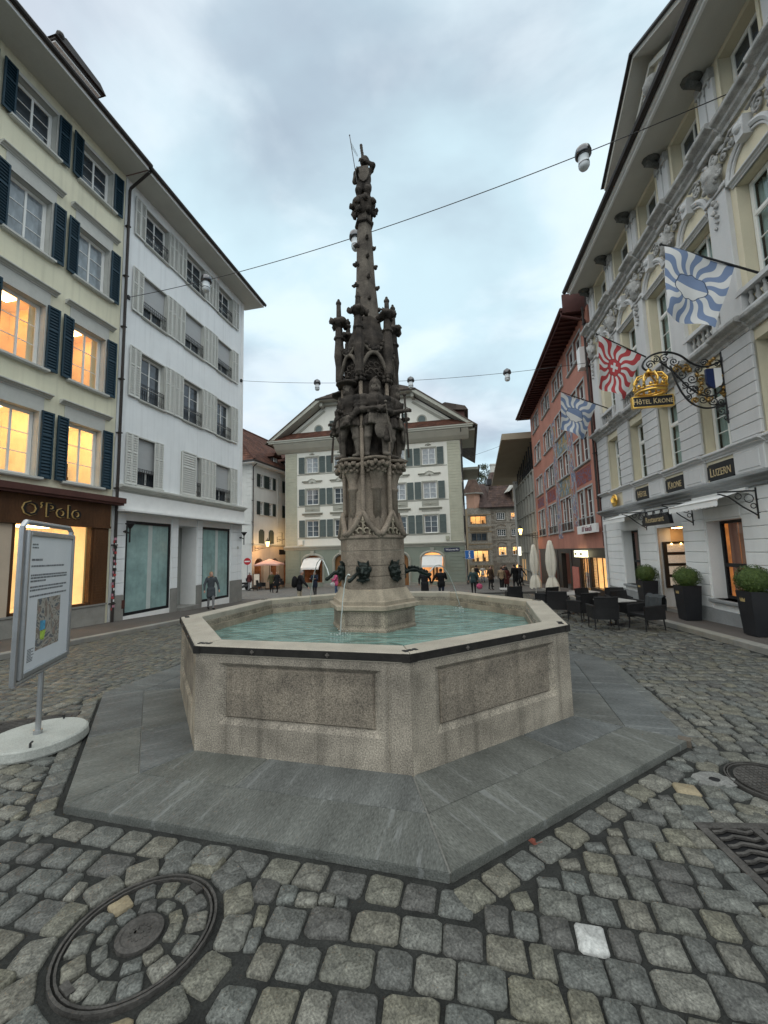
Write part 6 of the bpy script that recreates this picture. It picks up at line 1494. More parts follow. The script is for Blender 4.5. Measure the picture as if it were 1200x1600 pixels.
# ================================================================== modern gridded house beyond
H9 = empty('gridded_house', 'modern concrete grid facade with a broad beige roof overhang beyond the red house', 'building', HP, RR)
m_con = mat('pale_concrete_grid', (.36, .36, .33), .08, 1, 40, .06); m_bei = mat('beige_soffit_board', (.33, .28, .21), .06, 1, 30, .05)
m = MB(); nx, nz = 7, 5
for q in range(nx+1): x = -17.4-q*1.75; m.box(x-.07, x+.07, -.12, .2, -2.2, 9.2)
for q in range(nz+1): m.box(-29.7, -17.36, -.10, .2, -.3+q*1.9-.05, -.3+q*1.9+.05)
m.build('grid_frame', m_con, H9)
for q in range(nx):
    for r in range(nz): x = -17.4-(q+.5)*1.75; m = MB(); m.box(x-.80, x+.80, .08, .10, -.25+r*1.9, 1.55+r*1.9); m.build('pane', mat('grey_green_glazing', (.16, .17, .155), .3, .8, 3, .2, rough=.12, bump=0), H9)
m = MB(); m.box(-29.7, -17.4, .2, 9, -3, 9.2); m.build('body', m_tim, H9)
m = MB(); m.prismy([(-33, 10.3), (-17.45, 12.5), (-17.45, 12.8), (-33, 10.6)], -2.6, 3.0); m.box(-17.9, -17.4, -2.6, .2, 12.2, 12.75); m.build('roof_overhang', m_bei, H9)
m = MB()
for q in range(9): x = -17.8-q*1.2; m.box(x-.06, x+.06, -.1, 0, 9.2, 11.9-q*.15)
m.box(-29.7, -17.4, -.06, -.03, 9.9, 9.96); m.build('loggia_posts', m_blk, H9)
m = MB(); m.box(-29.7, -17.4, .8, .9, 9.2, 12.5); m.build('loggia_back', m_dk, H9)
m = MB(); m.box(-29.9, -29.6, -.3, .3, -3, 10.2); m.build('corner_post', m_whitetrim, H9)
m = MB(); m.box(-27.2, -26.2, -.5, -.3, 1.2, 2.2); m.build('lit_sign', mat('white_lit_sign', (.95, .9, .75), .1, 2, 5, .05, bump=0, emit=.9), H9)
m = MB(); m.box(-28.5, -25, -.02, .08, -2.2, .8); m.build('lit_shop_window', m_lit, H9)
# ================================================================== street furniture
def hp(u, off): q = HP+HD*u-HN*off; return (q.x, q.y)
# ---- box balls in tall planters
m_pot = mat('charcoal_planter', (.020, .021, .024), .15, 3, 50, .15, rough=.45, bump=.1); m_box = mat('clipped_box_leaf', (.045, .075, .018), .5, 9, 40, .4, rough=.6, bump=.2, col2=(.085, .125, .032), island=.45)
m_soil = mat('planter_soil', (.02, .014, .01), .3, 9, 40, .3)
def leafball(r, n, seed, squash=.92):
    r_ = np.random.default_rng(seed); m = MB()
    for q in range(n):
        v = r_.normal(size=3); v /= np.linalg.norm(v); c = v*r*(1.07-.20*r_.random()**1.3)*(1+.05*math.sin(5*v[0]+3*v[2])+.04*math.sin(9*v[1])); c[2] *= squash
        d = r_.normal(size=3); d /= np.linalg.norm(d); nn = v+.7*d; nn /= np.linalg.norm(nn); a = np.cross(nn, d); a /= np.linalg.norm(a); b = np.cross(nn, a); s = r*r_.uniform(.035, .075)
        m.poly([c-a*s, c+b*s*.6, c+a*s, c-b*s*.6])
    return m
def planter(u, off, label, h, w, seed, rr=.36):
    x, y = hp(u, off); z = gz(y)+.118; t = empty('planter', label, 'planter', (x, y, z), RH, 'box balls in dark planters by the hotel')
    m = MB(); a, b = w*.40, w*.5
    lo = [(-a, -a), (a, -a), (a, a), (-a, a)]; hi_ = [(-b, -b), (b, -b), (b, b), (-b, b)]; ii = [(-b+.03, -b+.03), (b-.03, -b+.03), (b-.03, b-.03), (-b+.03, b-.03)]
    R0 = [m.pt((*p, .015)) for p in lo]; R1 = [m.pt((*p, h)) for p in hi_]; R2 = [m.pt((*p, h)) for p in ii]; R3 = [m.pt((*p, h-.08)) for p in ii]
    for A, B in ((R0, R1), (R1, R2), (R2, R3)):
        for q in range(4): m.face([A[q], A[(q+1) % 4], B[(q+1) % 4], B[q]])
    m.face(R0[::-1]); m.build('pot', m_pot, t)
    m = MB(); m.box(-b+.03, b-.03, -b+.03, b-.03, h-.1, h-.07); m.build('soil', m_soil, t)
    m = MB(); k = -.5*w-.004; s = .075; zc = h-.2; m.M = Matrix.Translation((-w*.12, 0, 0))
    m.prismy([(-s, zc-.04), (s, zc-.04), (s*1.15, zc+.07), (s*.5, zc+.0), (0, zc+.09), (-s*.5, zc), (-s*1.15, zc+.07)], k+.012, k+.03); m.build('crown_emblem', mat('dull_gold_emblem', (.40, .30, .13), .1, 5, 40, .1, rough=.5), t)
    m = MB(); m.tube([(0, 0, h-.1), (0, 0, h+.2)], .03, 6); m.build('stem', m_wood, t)
    m = leafball(rr, 2600, seed); m.ball((0, 0, 0), rr*.86, 14, 10, (1, 1, .92)); o = m.build('foliage', m_box, t, M=T(0, 0, h+rr*.72)); o['kind'] = 'stuff'
planter(-4.62, .45, 'clipped box ball in a charcoal planter left of the hotel entrance', 1.05, .50, 1, .33)
planter(-7.05, .45, 'clipped box ball in a dark planter with gold crown right of the hotel entrance', 1.0, .50, 2, .33)
planter(-9.68, .42, 'nearest box ball planter at the right edge below the large window', 1.0, .50, 3, .35)

# ---- cafe chairs and tables
m_wick = mat('black_woven_wicker', (.014, .014, .015), .25, 3, 90, .35, rough=.55, bump=.5, bs=110); m_tab = mat('pale_grey_table_top', (.42, .41, .39), .08, 2, 40, .08, rough=.35, bump=.05); m_cush = mat('cream_cushion', (.60, .55, .45), .06, 4, 50, .06)
def make_chair():
    t = empty('cafe_chair', 'x', 'chair'); w, d = .29, .29
    m = MB()
    m.bbox(-w, w, -d, d, .36, .44, .01); m.build('seat', m_wick, t)
    m = MB(); n = 8; P = [(-w-.02+(2*w+.04)*q/n, d-.02+.05*sin(PI*q/n)) for q in range(n+1)]
    for z0, z1, l0, l1 in ((.30, .60, 0, .02), (.60, .90, .02, .07)):
        for (xa, ya), (xb, yb) in zip(P, P[1:]):
            for s in (0, .04): m.poly([(xa, ya+l0+s, z0), (xb, yb+l0+s, z0), (xb, yb+l1+s, z1), (xa, ya+l1+s, z1)])
    m.tube([(x, y+.09, .90) for x, y in P], .028, 6); m.build('backrest', m_wick, t)
    for s in (-1, 1):
        m = MB(); m.box(s*w, s*(w+.045), -d, d+.02, .30, .63); m.tube([(s*(w+.022), -d-.01, .63), (s*(w+.022), d+.06, .66)], .032, 6); m.build('armrest', m_wick, t)
        for y in (-d+.03, d-.02): m = MB(); m.tube([(s*(w-.0), y, .36), (s*(w+.01), y+(.03 if y > 0 else -.02), .0)], [.022, .016], 6); m.build('leg', m_iron, t)
    return t
chair0 = make_chair(); first = [True]
def chair(x, y, rz, label, cushion=False):
    o = chair0 if first[0] else copy_tree(chair0); first[0] = False
    o.location = (x, y, gz(y)+.004); o.rotation_euler = (0, 0, rz); o['label'] = label; o['group'] = 'woven chairs of the hotel terrace'
    if cushion: m = MB(); m.bbox(-.26, .26, -.26, .24, .44, .50, .02); c = m.build('cushion', m_cush, o)
    return o
chA = chair(7.12, 11.10, R(-82), 'black woven chair with a grey blanket over its back, nearest the kerb')
chair(6.12, 11.45, R(170), 'black woven chair turned towards the table, seen from behind, nearest the basin', False)
chair(7.55, 12.55, R(15), 'black woven chair on the wall side of the nearest table', True)
chair(6.28, 12.95, R(196), 'black woven chair behind the nearest one, close to the basin corner')
chair(5.98, 13.95, R(150), 'black woven chair beside the closed parasol')
chair(7.2, 14.2, R(20), 'black woven chair with high back between the second and third tables')
chair(8.1, 14.0, R(-10), 'black woven chair close to the hotel corner downpipe')
chair(6.5, 16.3, R(200), 'far black woven chair at the table behind the parasol')
chair(5.6, 17.6, R(170), 'black woven chair just showing over the far basin rim')
m = MB(); P = [(-.30, .40, .52), (-.30, .42, .80), (-.30, .37, .94), (-.30, .28, .86), (-.30, .24, .55)]
for a, b in zip(P, P[1:]):
    for q in range(6): x0, x1 = -.28+.095*q, -.28+.095*(q+1); k = .012*sin(q*2.1); k2 = .012*sin((q+1)*2.1); m.poly([(x0, a[1]+k, a[2]+k), (x1, a[1]+k2, a[2]+k2), (x1, b[1]+k2, b[2]+k2), (x0, b[1]+k, b[2]+k)])
bl = m.build('blanket', mat('dark_grey_fleece', (.045, .05, .052), .2, 5, 60, .2), None, smooth=True, M=chA.matrix_basis.copy()); bl.matrix_world = Matrix.LocRotScale(chA.location, chA.rotation_euler, None); tag(bl, 'dark grey blanket hanging over the back of the nearest woven chair', 'blanket')
def make_table():
    t = empty('cafe_table', 'x', 'table'); m = MB(); m.bbox(-.40, .40, -.40, .40, .70, .735, .008); m.build('table_top', m_tab, t)
    m = MB(); m.tube([(0, 0, .02), (0, 0, .70)], .035, 8); m.build('column', m_iron, t); m = MB(); m.box(-.3, .3, -.03, .03, 0, .03); m.box(-.03, .03, -.3, .3, .0, .031); m.build('foot', m_iron, t); return t
tab0 = make_table()
for i, (x, y, rz, l) in enumerate(((6.80, 12.0, R(10), 'pale square cafe table beside the chair with the blanket'), (6.75, 14.9, R(5), 'pale cafe table in the middle of the terrace'), (7.7, 15.6, R(5), 'pale cafe table nearest the lit shop window'), (5.7, 18.6, R(-12), 'low pale table top showing over the far basin rim'))):
    o = tab0 if i == 0 else copy_tree(tab0); o.location = (x, y, gz(y)+.004); o.rotation_euler = (0, 0, rz); o['label'] = l; o['group'] = 'tables of the hotel terrace'
m = MB(); m.lathe([(.05, 0), (.055, .025), (.045, .028), (.04, .008)], 12); tag(m.build('ashtray', m_glass if False else m_pot, None, M=Matrix.Translation((6.9, 12.1, gz(12)+.742))), 'small dark ashtray on the nearest cafe table', 'ashtray')
# ---- closed parasols
m_can = mat('cream_parasol_cloth', (.62, .58, .49), .07, 3, 50, .05, bump=.15)
def parasol(x, y, top, label):
    z = gz(y); t = empty('closed_parasol', label, 'parasol', (x, y, z), 0, 'closed parasols of the terrace'); H_ = top-z
    m = MB(); m.tube([(0, 0, 0), (0, 0, H_-.05)], .025, 8); m.build('mast', m_greytrim, t); m = MB(); m.box(-.3, .3, -.3, .3, 0, .06); m.lathe([(.05, .06), (.045, .3)], 8); m.build('foot', m_iron, t)
    m = MB(); n = 24; PR = [(.0, 1.0), (.06, .99), (.10, .93), (.15, .80), (.17, .68), (.15, .56), (.10, .47), (.09, .455), (.13, .42), (.19, .34), (.21, .25)]; rings = []
    for j, (r, f) in enumerate(PR):
        ring_ = []
        for k in range(n):
            a = 2*PI*k/n; fold = 1+.24*cos(6*a+.3)*(min(1, j/3))*(1.4 if j > 7 else 1); dz = (-.05-.10*(k % 4 == 1)) if j == len(PR)-1 else 0
            ring_.append(m.pt((r*1.15*fold*cos(a), r*1.15*fold*sin(a), H_*f+dz)))
        rings.append(ring_)
    for A, B in zip(rings, rings[1:]):
        for k in range(n): m.face([A[k], B[k], B[(k+1) % n], A[(k+1) % n]])
    m.build('canopy', m_can, t, smooth=True); m = MB(); m.lathe([(.118, H_*.452), (.125, H_*.465), (.118, H_*.478)], 12); m.build('strap', m_greytrim, t)
parasol(6.98, 16.78, 2.32, 'closed cream parasol nearest the basin'); parasol(7.62, 20.36, 2.2, 'closed cream parasol farther up the street')

# ---- notice board
m_alu = mat('brushed_aluminium', (.42, .43, .44), .08, 6, 80, .05, rough=.35, metal=.8, bump=.05); m_post = mat('white_poster', (.66, .69, .72), .03, 2, 40, .02, rough=.25, bump=0)
nb = empty('notice_board', 'aluminium notice board with a white poster on a pole and round concrete foot', 'notice board', (-4.05, 4.76, gz(4.8)), R(108.6))
m = MB(); m.lathe([(.47, 0), (.48, .02), (.47, .10), (.45, .115)], 36); m.build('concrete_foot', mat('pale_concrete_disc', (.36, .37, .34), .15, 3, 70, .2, bump=.3), nb)
m = MB(); m.tube([(0, .0, .1), (0, .0, 1.0)], .028, 10); m.tube([(0, 0, .10), (0, 0, .16)], .045, 10); m.build('pole', m_alu, nb)
for s in (-1, 1): m = MB(); m.tube([(s*.40, -.1, .115), (s*.40, -.1, .16), (s*.36, -.1, .16)], .012, 5); m.build('lifting_loop', m_iron, nb)
X0, X1, Z0, Z1 = -.58, .58, .86, 2.44; z_ = gz(4.8)
m = MB(); m.box(X0, X1, -.03, .03, Z0, Z1-.02); m.build('back_panel', m_alu, nb)
m = MB(); m.tube([(X0-.02, .0, Z0-.04), (X0-.02, 0, Z1+.02), (X0+.04, 0, Z1+.07), (X1-.05, 0, Z1+.07), (X1+.02, 0, Z1+.02), (X1+.02, 0, Z0-.04), (X0-.02, 0, Z0-.04)], .03, 8); m.build('tube_frame', m_alu, nb)
m = MB()
for a, b, c, d in ((X0, X0+.05, Z0, Z1-.02), (X1-.05, X1, Z0, Z1-.02), (X0+.05, X1-.05, Z0, Z0+.06), (X0+.05, X1-.05, Z1-.08, Z1-.02)): m.bbox(a, b, -.06, -.03, c, d, .01)
m.build('snap_frame', m_alu, nb)
m = MB(); m.box(X0+.05, X1-.05, -.038, -.031, Z0+.06, Z1-.08); po = m.build('poster', m_post, nb)
m_ink = mat('grey_print', (.16, .17, .18), .2, 30, 60, .2, bump=0)
m = MB()
for i, (z, x0, x1, h) in enumerate(((2.27, -.46, -.34, .018), (2.235, -.46, -.33, .018), (2.10, -.46, -.22, .024), (2.03, -.46, .33, .02), (1.93, -.46, .42, .02), (1.90, -.46, .42, .02), (1.865, -.46, -.12, .02), (1.80, -.46, .42, .02), (1.765, -.46, .33, .02), (1.70, -.46, .43, .02))):
    x = x0; r_ = random.Random(i)
    while x < x1: w = r_.uniform(.02, .075); m.box(x, min(x1, x+w), -.0395, -.038, z-h/2, z+h/2); x += w+.010
for q in range(9): m.box(-.44, -.44+.14*random.uniform(.5, 1), -.0395, -.038, 1.0+q*.016, 1.009+q*.016)
o = m.build('printed_text', m_ink, po); o['kind'] = 'stuff'
m = MB(); m.box(-.28, .28, -.0395, -.038, 1.14, 1.66); m.box(-.28, .28, -.0395, -.038, 1.09, 1.14); m.build('printed_photo', mural('street_photo_print', [(.30, .22, .19), (.20, .17, .14), (.34, .32, .28), (.12, .13, .14), (.16, .14, .13), (.10, .10, .11)], (4, 1, 5)), po)
m = MB(); m.prismy([(-.2, 1.30), (-.08, 1.30), (-.08, 1.40), (-.2, 1.41)], -.041, -.0396); m.build('blue_jacket_print', mat('blue_print', (.10, .35, .55), .3, 12, 30, .2, bump=0), po); m = MB(); m.prismy([(-.18, 1.20), (-.10, 1.18), (-.06, 1.29), (-.19, 1.29)], -.041, -.0396); m.build('lime_print', mat('lime_print', (.35, .5, .08), .3, 12, 30, .2, bump=0), po)

# ---- wires and hanging lamps
m_chrome = mat('polished_lamp_steel', (.12, .12, .125), .2, 4, 20, .1, rough=.15, metal=.9, bump=0); m_clr = mat('frosted_lamp_glass', (.62, .66, .68), .05, 2, 10, .03, rough=.12, bump=0)
def wire(P0, P1, sag, name, label, lamps, r=.012, n=40):
    P0, P1 = Vector(P0), Vector(P1)
    at = lambda t: P0.lerp(P1, t)-Vector((0, 0, 4*sag*t*(1-t)))
    m = MB(); m.tube([at(q/n)-P0 for q in range(n+1)], r, 5); o = m.build(name, m_iron, None, M=Matrix.Translation(P0)); tag(o, label, 'cable')
    m = MB(); m.box(-.06, .06, -.06, .06, -.08, .08); m.build('wall_anchor', m_iron, o); m = MB(); m.box(-.06, .06, -.06, .06, -.08, .08); m.build('wall_anchor', m_iron, o, M=Matrix.Translation(P1-P0))
    for t, l in lamps:
        q = at(t); L = empty('hanging_lamp', l, 'street lamp', q, 0, 'lamps hung on the cables')
        m = MB(); m.lathe([(.03, .20), (.10, .19), (.18, .12), (.205, .02), (.20, -.06), (.175, -.08)], 20); m.build('dome', m_chrome, L, smooth=True)
        m = MB(); m.lathe([(.13, -.08), (.12, -.17)], 16); m.build('collar', m_iron, L); m = MB(); m.lathe([(.135, -.10), (.135, -.38), (.10, -.44), (.02, -.46)], 16); m.build('glass', m_clr, L, smooth=True)
        m = MB(); m.lathe([(.14, -.30), (.14, -.33)], 16); m.build('band', m_chrome, L); m = MB(); m.box(-.02, .02, -.02, .02, .18, .24); m.build('clamp', m_iron, L)
wire((-10.36, 15.32, 12.78), (8.73, 8.34, 12.74), .6, 'near_cable', 'near overhead cable running from the cream house to the hotel', ((.204, 'hanging lamp in front of the white house windows'), (.507, 'hanging lamp half hidden behind the fountain spire'), (.834, 'large hanging lamp in front of the hotel pediment')))
wire((-8.60, 23.40, 12.78), (10.42, 18.84, 11.13), .5, 'far_cable', 'far overhead cable running from the white corner house to the red house', ((.257, 'small hanging lamp left of the fountain canopy'), (.54, 'small hanging lamp just right of the fountain canopy'), (.80, 'small hanging lamp before the red house eave')))
wire((9.0, 40.0, 11.6), (14.2, 38.0, 13.2), .15, 'distant_cable', 'thin distant cable crossing the sky above the far street', (), .014, 12)

# ---- flags
def flagmat(name, fg, swiss):
    mm = bpy.data.materials.new(name); mm.use_nodes = True; MATS[name] = mm; t = mm.node_tree; b = t.nodes['Principled BSDF']; b.inputs['Roughness'].default_value = .9
    N = t.nodes.new
    def ma(op, *a):
        n = N('ShaderNodeMath'); n.operation = op
        for i, x in enumerate(a):
            if isinstance(x, (int, float)): n.inputs[i].default_value = x
            else: t.links.new(x, n.inputs[i])
        return n.outputs[0]
    uv = N('ShaderNodeUVMap'); sp = N('ShaderNodeSeparateXYZ'); t.links.new(uv.outputs[0], sp.inputs[0])
    x, y = ma('SUBTRACT', sp.outputs[0], .46), ma('SUBTRACT', sp.outputs[1], .52); r = ma('SQRT', ma('ADD', ma('MULTIPLY', x, x), ma('MULTIPLY', y, y))); th = ma('ARCTAN2', y, x)
    ray = ma('GREATER_THAN', ma('SINE', ma('ADD', ma('MULTIPLY', th, 13.0), ma('MULTIPLY', ma('SINE', ma('MULTIPLY', r, 17.0)), 1.15))), .0)
    rx, ry = (.17, .17) if swiss else (.27, .18)
    el = ma('ADD', ma('SQRT', ma('ADD', ma('POWER', ma('DIVIDE', x, rx), 2), ma('POWER', ma('DIVIDE', y, ry), 2))), ma('MULTIPLY', ma('SINE', ma('MULTIPLY', th, 7.0)), .06))
    ins = ma('LESS_THAN', el, 1.0); line = ma('LESS_THAN', ma('ABSOLUTE', ma('SUBTRACT', el, 1.02)), .035)
    if swiss:
        ax, ay = ma('ABSOLUTE', x), ma('ABSOLUTE', y); cr = ma('MAXIMUM', ma('MULTIPLY', ma('LESS_THAN', ax, .028), ma('LESS_THAN', ay, .095)), ma('MULTIPLY', ma('LESS_THAN', ay, .028), ma('LESS_THAN', ax, .095))); emb = ma('SUBTRACT', 1.0, cr)
    else: emb = ma('GREATER_THAN', y, ma('MULTIPLY', x, -.12))
    sel = ma('ADD', ma('MULTIPLY', ins, emb), ma('MULTIPLY', ma('SUBTRACT', 1.0, ins), ray))
    def mx(f, a, c):
        n = N('ShaderNodeMix'); n.data_type = 'RGBA'; t.links.new(f, n.inputs['Factor'])
        for i, v in ((6, a), (7, c)):
            if isinstance(v, tuple): n.inputs[i].default_value = (*v, 1)
            else: t.links.new(v, n.inputs[i])
        return n.outputs[2]
    c = mx(line, mx(sel, (.62, .62, .61), fg), tuple(q*.35 for q in fg))
    nz = N('ShaderNodeTexNoise'); nz.inputs['Scale'].default_value = 5; mr = N('ShaderNodeMapRange'); mr.inputs[3].default_value = .86; mr.inputs[4].default_value = 1.06; t.links.new(nz.outputs[0], mr.inputs[0])
    n = N('ShaderNodeMix'); n.data_type = 'RGBA'; n.blend_type = 'MULTIPLY'; n.inputs['Factor'].default_value = 1; t.links.new(c, n.inputs[6]); t.links.new(mr.outputs[0], n.inputs[7]); t.links.new(n.outputs[2], b.inputs['Base Color'])
    return mm
fm_b, fm_r = flagmat('blue_rayed_flag_cloth', (.17, .23, .36), False), flagmat('red_rayed_flag_cloth', (.42, .055, .06), True)
def flag(u, zb, tip, tr, br, bl, mt, label, seed):
    t = empty('flag', label, 'flag', HP+HD*u, RH, 'flags on slanting poles along the hotel')
    m = MB(); m.tube([(0, -.02, zb), (0, tip[0]*1.02, zb+(tip[1]-zb)*1.02)], [.026, .018], 8); m.ball((0, tip[0]*1.03, zb+(tip[1]-zb)*1.03), .035, 8, 6); m.build('pole', m_iron, t); m = MB(); m.box(-.06, .06, -.1, .02, zb-.12, zb+.08); m.build('bracket', m_iron, t)
    n = 18; V, F_, U = [], [], []
    for j in range(n+1):
        for i in range(n+1):
            s, q = i/n, j/n; a = Vector(tip).lerp(Vector(tr), s); c = Vector(bl).lerp(Vector(br), s); p = a.lerp(c, q)
            V.append((.10*sin(s*6.5+seed+q*1.5)*(.25+.75*q)+.03*sin(q*9+s*4+seed), p.x, p.y-.04-.03*sin(s*7+seed)*q)); U.append((s, 1-q))
    for j in range(n):
        for i in range(n): k = j*(n+1)+i; F_.append((k, k+1, k+n+2, k+n+1))
    me = bpy.data.meshes.new('cloth'); me.from_pydata(V, [], F_); me.materials.append(mt); l = me.uv_layers.new(name='UVMap')
    for lp in me.loops: l.data[lp.index].uv = U[lp.vertex_index]
    me.polygons.foreach_set('use_smooth', [True]*len(F_)); me.update(); link('cloth', me, t)
flag(-10.57, 7.92, (-2.02, 8.98), (-.62, 8.27), (-1.23, 6.84), (-2.15, 7.33), fm_b, 'large blue and white rayed flag nearest the viewer', 0.3)
flag(-5.34, 8.59, (-1.63, 9.68), (-.25, 8.79), (-.95, 7.22), (-1.73, 7.75), fm_r, 'red and white rayed flag with a white cross', 1.7)
flag(-1.91, 7.95, (-2.08, 8.97), (-.66, 8.27), (-1.27, 6.75), (-2.16, 7.32), fm_b, 'smaller looking blue and white rayed flag farthest along the hotel', 2.6)

# ---- wrought iron hotel sign
IS = empty('wrought_iron_sign', 'ornate black and gold wrought iron bracket sign with crown, shield and name board', 'hotel sign', HP+HD*-8.97, RH); RZ = Matrix.Rotation(R(90), 4, 'Z')
m = MB(); m.M = RZ; m.tube([(-.08, 0, 5.05), (-.08, 0, 6.95)], .035, 8); m.box(-.10, .0, -.05, .05, 5.28, 5.38); m.box(-.10, 0, -.05, .05, 6.7, 6.8)
for z in (5.33, 6.75): m.box(-.02, .02, -.10, .10, z-.12, z+.12)
m.build('wall_post', m_iron, IS)
m = MB(); m.M = RZ
top = [(-.08, 0, 6.72), (-.45, 0, 6.60), (-.75, 0, 6.70), (-1.05, 0, 6.98), (-1.35, 0, 7.10), (-1.65, 0, 7.08), (-1.88, 0, 6.95), (-1.97, 0, 6.78), (-1.90, 0, 6.66), (-1.78, 0, 6.66)]
low = [(-1.30, 0, 6.72), (-1.22, 0, 6.35), (-1.10, 0, 5.98), (-.90, 0, 5.66), (-.62, 0, 5.50), (-.36, 0, 5.50), (-.08, 0, 5.60)]
mid = [(-1.55, 0, 6.86), (-1.25, 0, 6.55), (-.95, 0, 6.12), (-.65, 0, 5.86), (-.40, 0, 5.80), (-.2, 0, 5.92), (-.1, 0, 6.2)]
def smooth_path(P, n=5):
    out = []
    for i in range(len(P)-1):
        p0, p1, p2, p3 = [Vector(P[max(0, min(len(P)-1, i+k))]) for k in (-1, 0, 1, 2)]
        for q in range(n): s = q/n; out.append(.5*((2*p1)+(p2-p0)*s+(2*p0-5*p1+4*p2-p3)*s*s+(3*p1-p0-3*p2+p3)*s**3))
    return out+[Vector(P[-1])]
for P, w in ((top, .026), (low, .024), (mid, .022)): m.tube(smooth_path(P), w, 6)
m.build('main_scrolls', m_iron, IS, smooth=True)
m = MB(); m.M = RZ
for cx, cz, r, d, a0 in ((-1.78, 6.80, .12, 1, 0), (-1.62, 6.93, .10, -1, 2), (-1.42, 6.92, .13, 1, 1), (-1.2, 6.82, .12, -1, 0), (-1.05, 6.45, .16, 1, 2), (-.82, 6.30, .14, -1, 1), (-1.0, 6.16, .10, 1, 4), (-.86, 5.98, .15, 1, 0), (-.62, 5.72, .13, -1, 2), (-.48, 5.92, .11, 1, 1), (-.38, 5.66, .12, 1, 3), (-.2, 5.62, .11, -1, 0), (-.22, 5.38, .13, 1, 1), (-.66, 6.55, .12, -1, 2), (-.50, 6.72, .10, 1, 0), (-.2, 6.66, .10, -1, 2), (-.15, 6.45, .08, 1, 0), (-.12, 5.2, .10, -1, 2), (-.95, 5.82, .08, -1, 1), (-.75, 6.05, .08, 1, 2)): scroll(m, cx, cz, r, 1.5, d, 0, .017, a0, 16)
m.build('iron_scrolls', m_iron, IS, smooth=True, kind='stuff')
m = MB(); m.M = RZ
for cx, cz, r, d, a0 in ((-1.15, 6.60, .12, 1, 0), (-.92, 6.62, .10, -1, 2), (-.60, 6.28, .12, 1, 1), (-.62, 6.02, .13, -1, 0), (-.44, 5.76, .12, 1, 2), (-.78, 5.72, .10, -1, 4), (-.14, 6.1, .10, 1, 1), (-.13, 5.9, .09, -1, 0), (-.4, 6.62, .08, 1, 0)): scroll(m, cx, cz, r, 1.2, d, .02, .028, a0, 12)
for cx, cz in ((-1.15, 6.7), (-1.0, 6.55), (-.85, 6.55), (-.7, 6.4), (-.6, 6.15), (-.68, 5.9), (-.5, 5.7), (-.12, 6.3), (-.12, 6.0), (-.12, 5.8), (-.35, 6.72), (-.28, 6.78)): m.blob((cx, .0, cz), .055, .5)
m.build('gilded_leaves', mat('tarnished_gilding', (.32, .20, .07), .4, 9, 40, .3, rough=.4, metal=.8, bump=.1), IS, smooth=True)
sh_ = lambda x0, x1: [(x0, 6.50), (x0, 6.16), (x0+.05 if x0 < -.4 else x0, 6.06), ((x0+x1)/2 if x0 > -.4 else x1, 6.02), (x1, 6.10 if x1 > -.2 else 6.0), (x1, 6.50)]
for nm, pl, mt in (('blue_shield_half', [(-.50, 6.52), (-.50, 6.15), (-.46, 6.06), (-.325, 5.99), (-.325, 6.52)], mat('navy_enamel', (.012, .025, .085), .1, 4, 30, .1, rough=.35)), ('white_shield_half', [(-.325, 6.52), (-.325, 5.99), (-.19, 6.06), (-.15, 6.15), (-.15, 6.52)], m_whitetrim)):
    m = MB(); m.M = RZ; m.prismy(pl, -.05, .03); m.build(nm, mt, IS)
cr = MB(); cr.M = RZ @ Matrix.Translation((-1.83, 0, 0)); c_ = cr
c_.tube([(.34*cos(t), .34*sin(t), 6.02) for t in [q*PI/10 for q in range(21)]], .045, 6, caps=False); c_.tube([(.36*cos(t), .36*sin(t), 6.10) for t in [q*PI/10 for q in range(21)]], .025, 6, caps=False)
for q in range(8):
    a = q*PI/4; c_.tube([(.35*cos(a), .35*sin(a), 6.10), (.40*cos(a), .40*sin(a), 6.30), (.30*cos(a), .30*sin(a), 6.47), (.10*cos(a), .10*sin(a), 6.53), (0, 0, 6.50)], [.05, .045, .045, .04, .04], 6, flat=.5)
    for k in range(3): c_.ball(((.38-.03*k)*cos(a), (.38-.03*k)*sin(a), 6.18+.11*k), .032, 6, 4)
    c_.ball((.36*cos(a+PI/8), .36*sin(a+PI/8), 6.16), .05, 6, 4)
c_.ball((0, 0, 6.60), .075, 10, 7); c_.tube([(0, 0, 6.62), (0, 0, 6.70)], .02, 5); cr.build('gold_crown', m_gold, IS, smooth=True)
m = MB(); m.M = RZ; m.box(-2.30, -1.34, -.045, .045, 5.64, 5.91); m.cur = 1
for a, b, c, d in ((-2.32, -1.32, 5.62, 5.645), (-2.32, -1.32, 5.905, 5.93), (-2.32, -2.295, 5.645, 5.905), (-1.345, -1.32, 5.645, 5.905)): m.box(a, b, -.055, .055, c, d)
nbrd = m.build('name_board', [m_sb, m_gold], IS)
text_mesh('sign_lettering', 'Hôtel Krone', .21, mat('cream_gold_letter', (.62, .48, .26), .08, 6, 40, .05, rough=.5), nbrd, RZ @ T(-1.82, -.052, 5.775), .006, (.80, 1.0), 1.02, small=.8)
m = MB(); m.M = RZ; m.tube([(-1.83, 0, 6.68), (-1.83, 0, 6.80)], .012, 5); m.tube([(-1.52, 0, 6.95), (-1.46, 0, 6.3), (-1.46, 0, 5.93)], .012, 5); m.build('hanger', m_iron, IS)
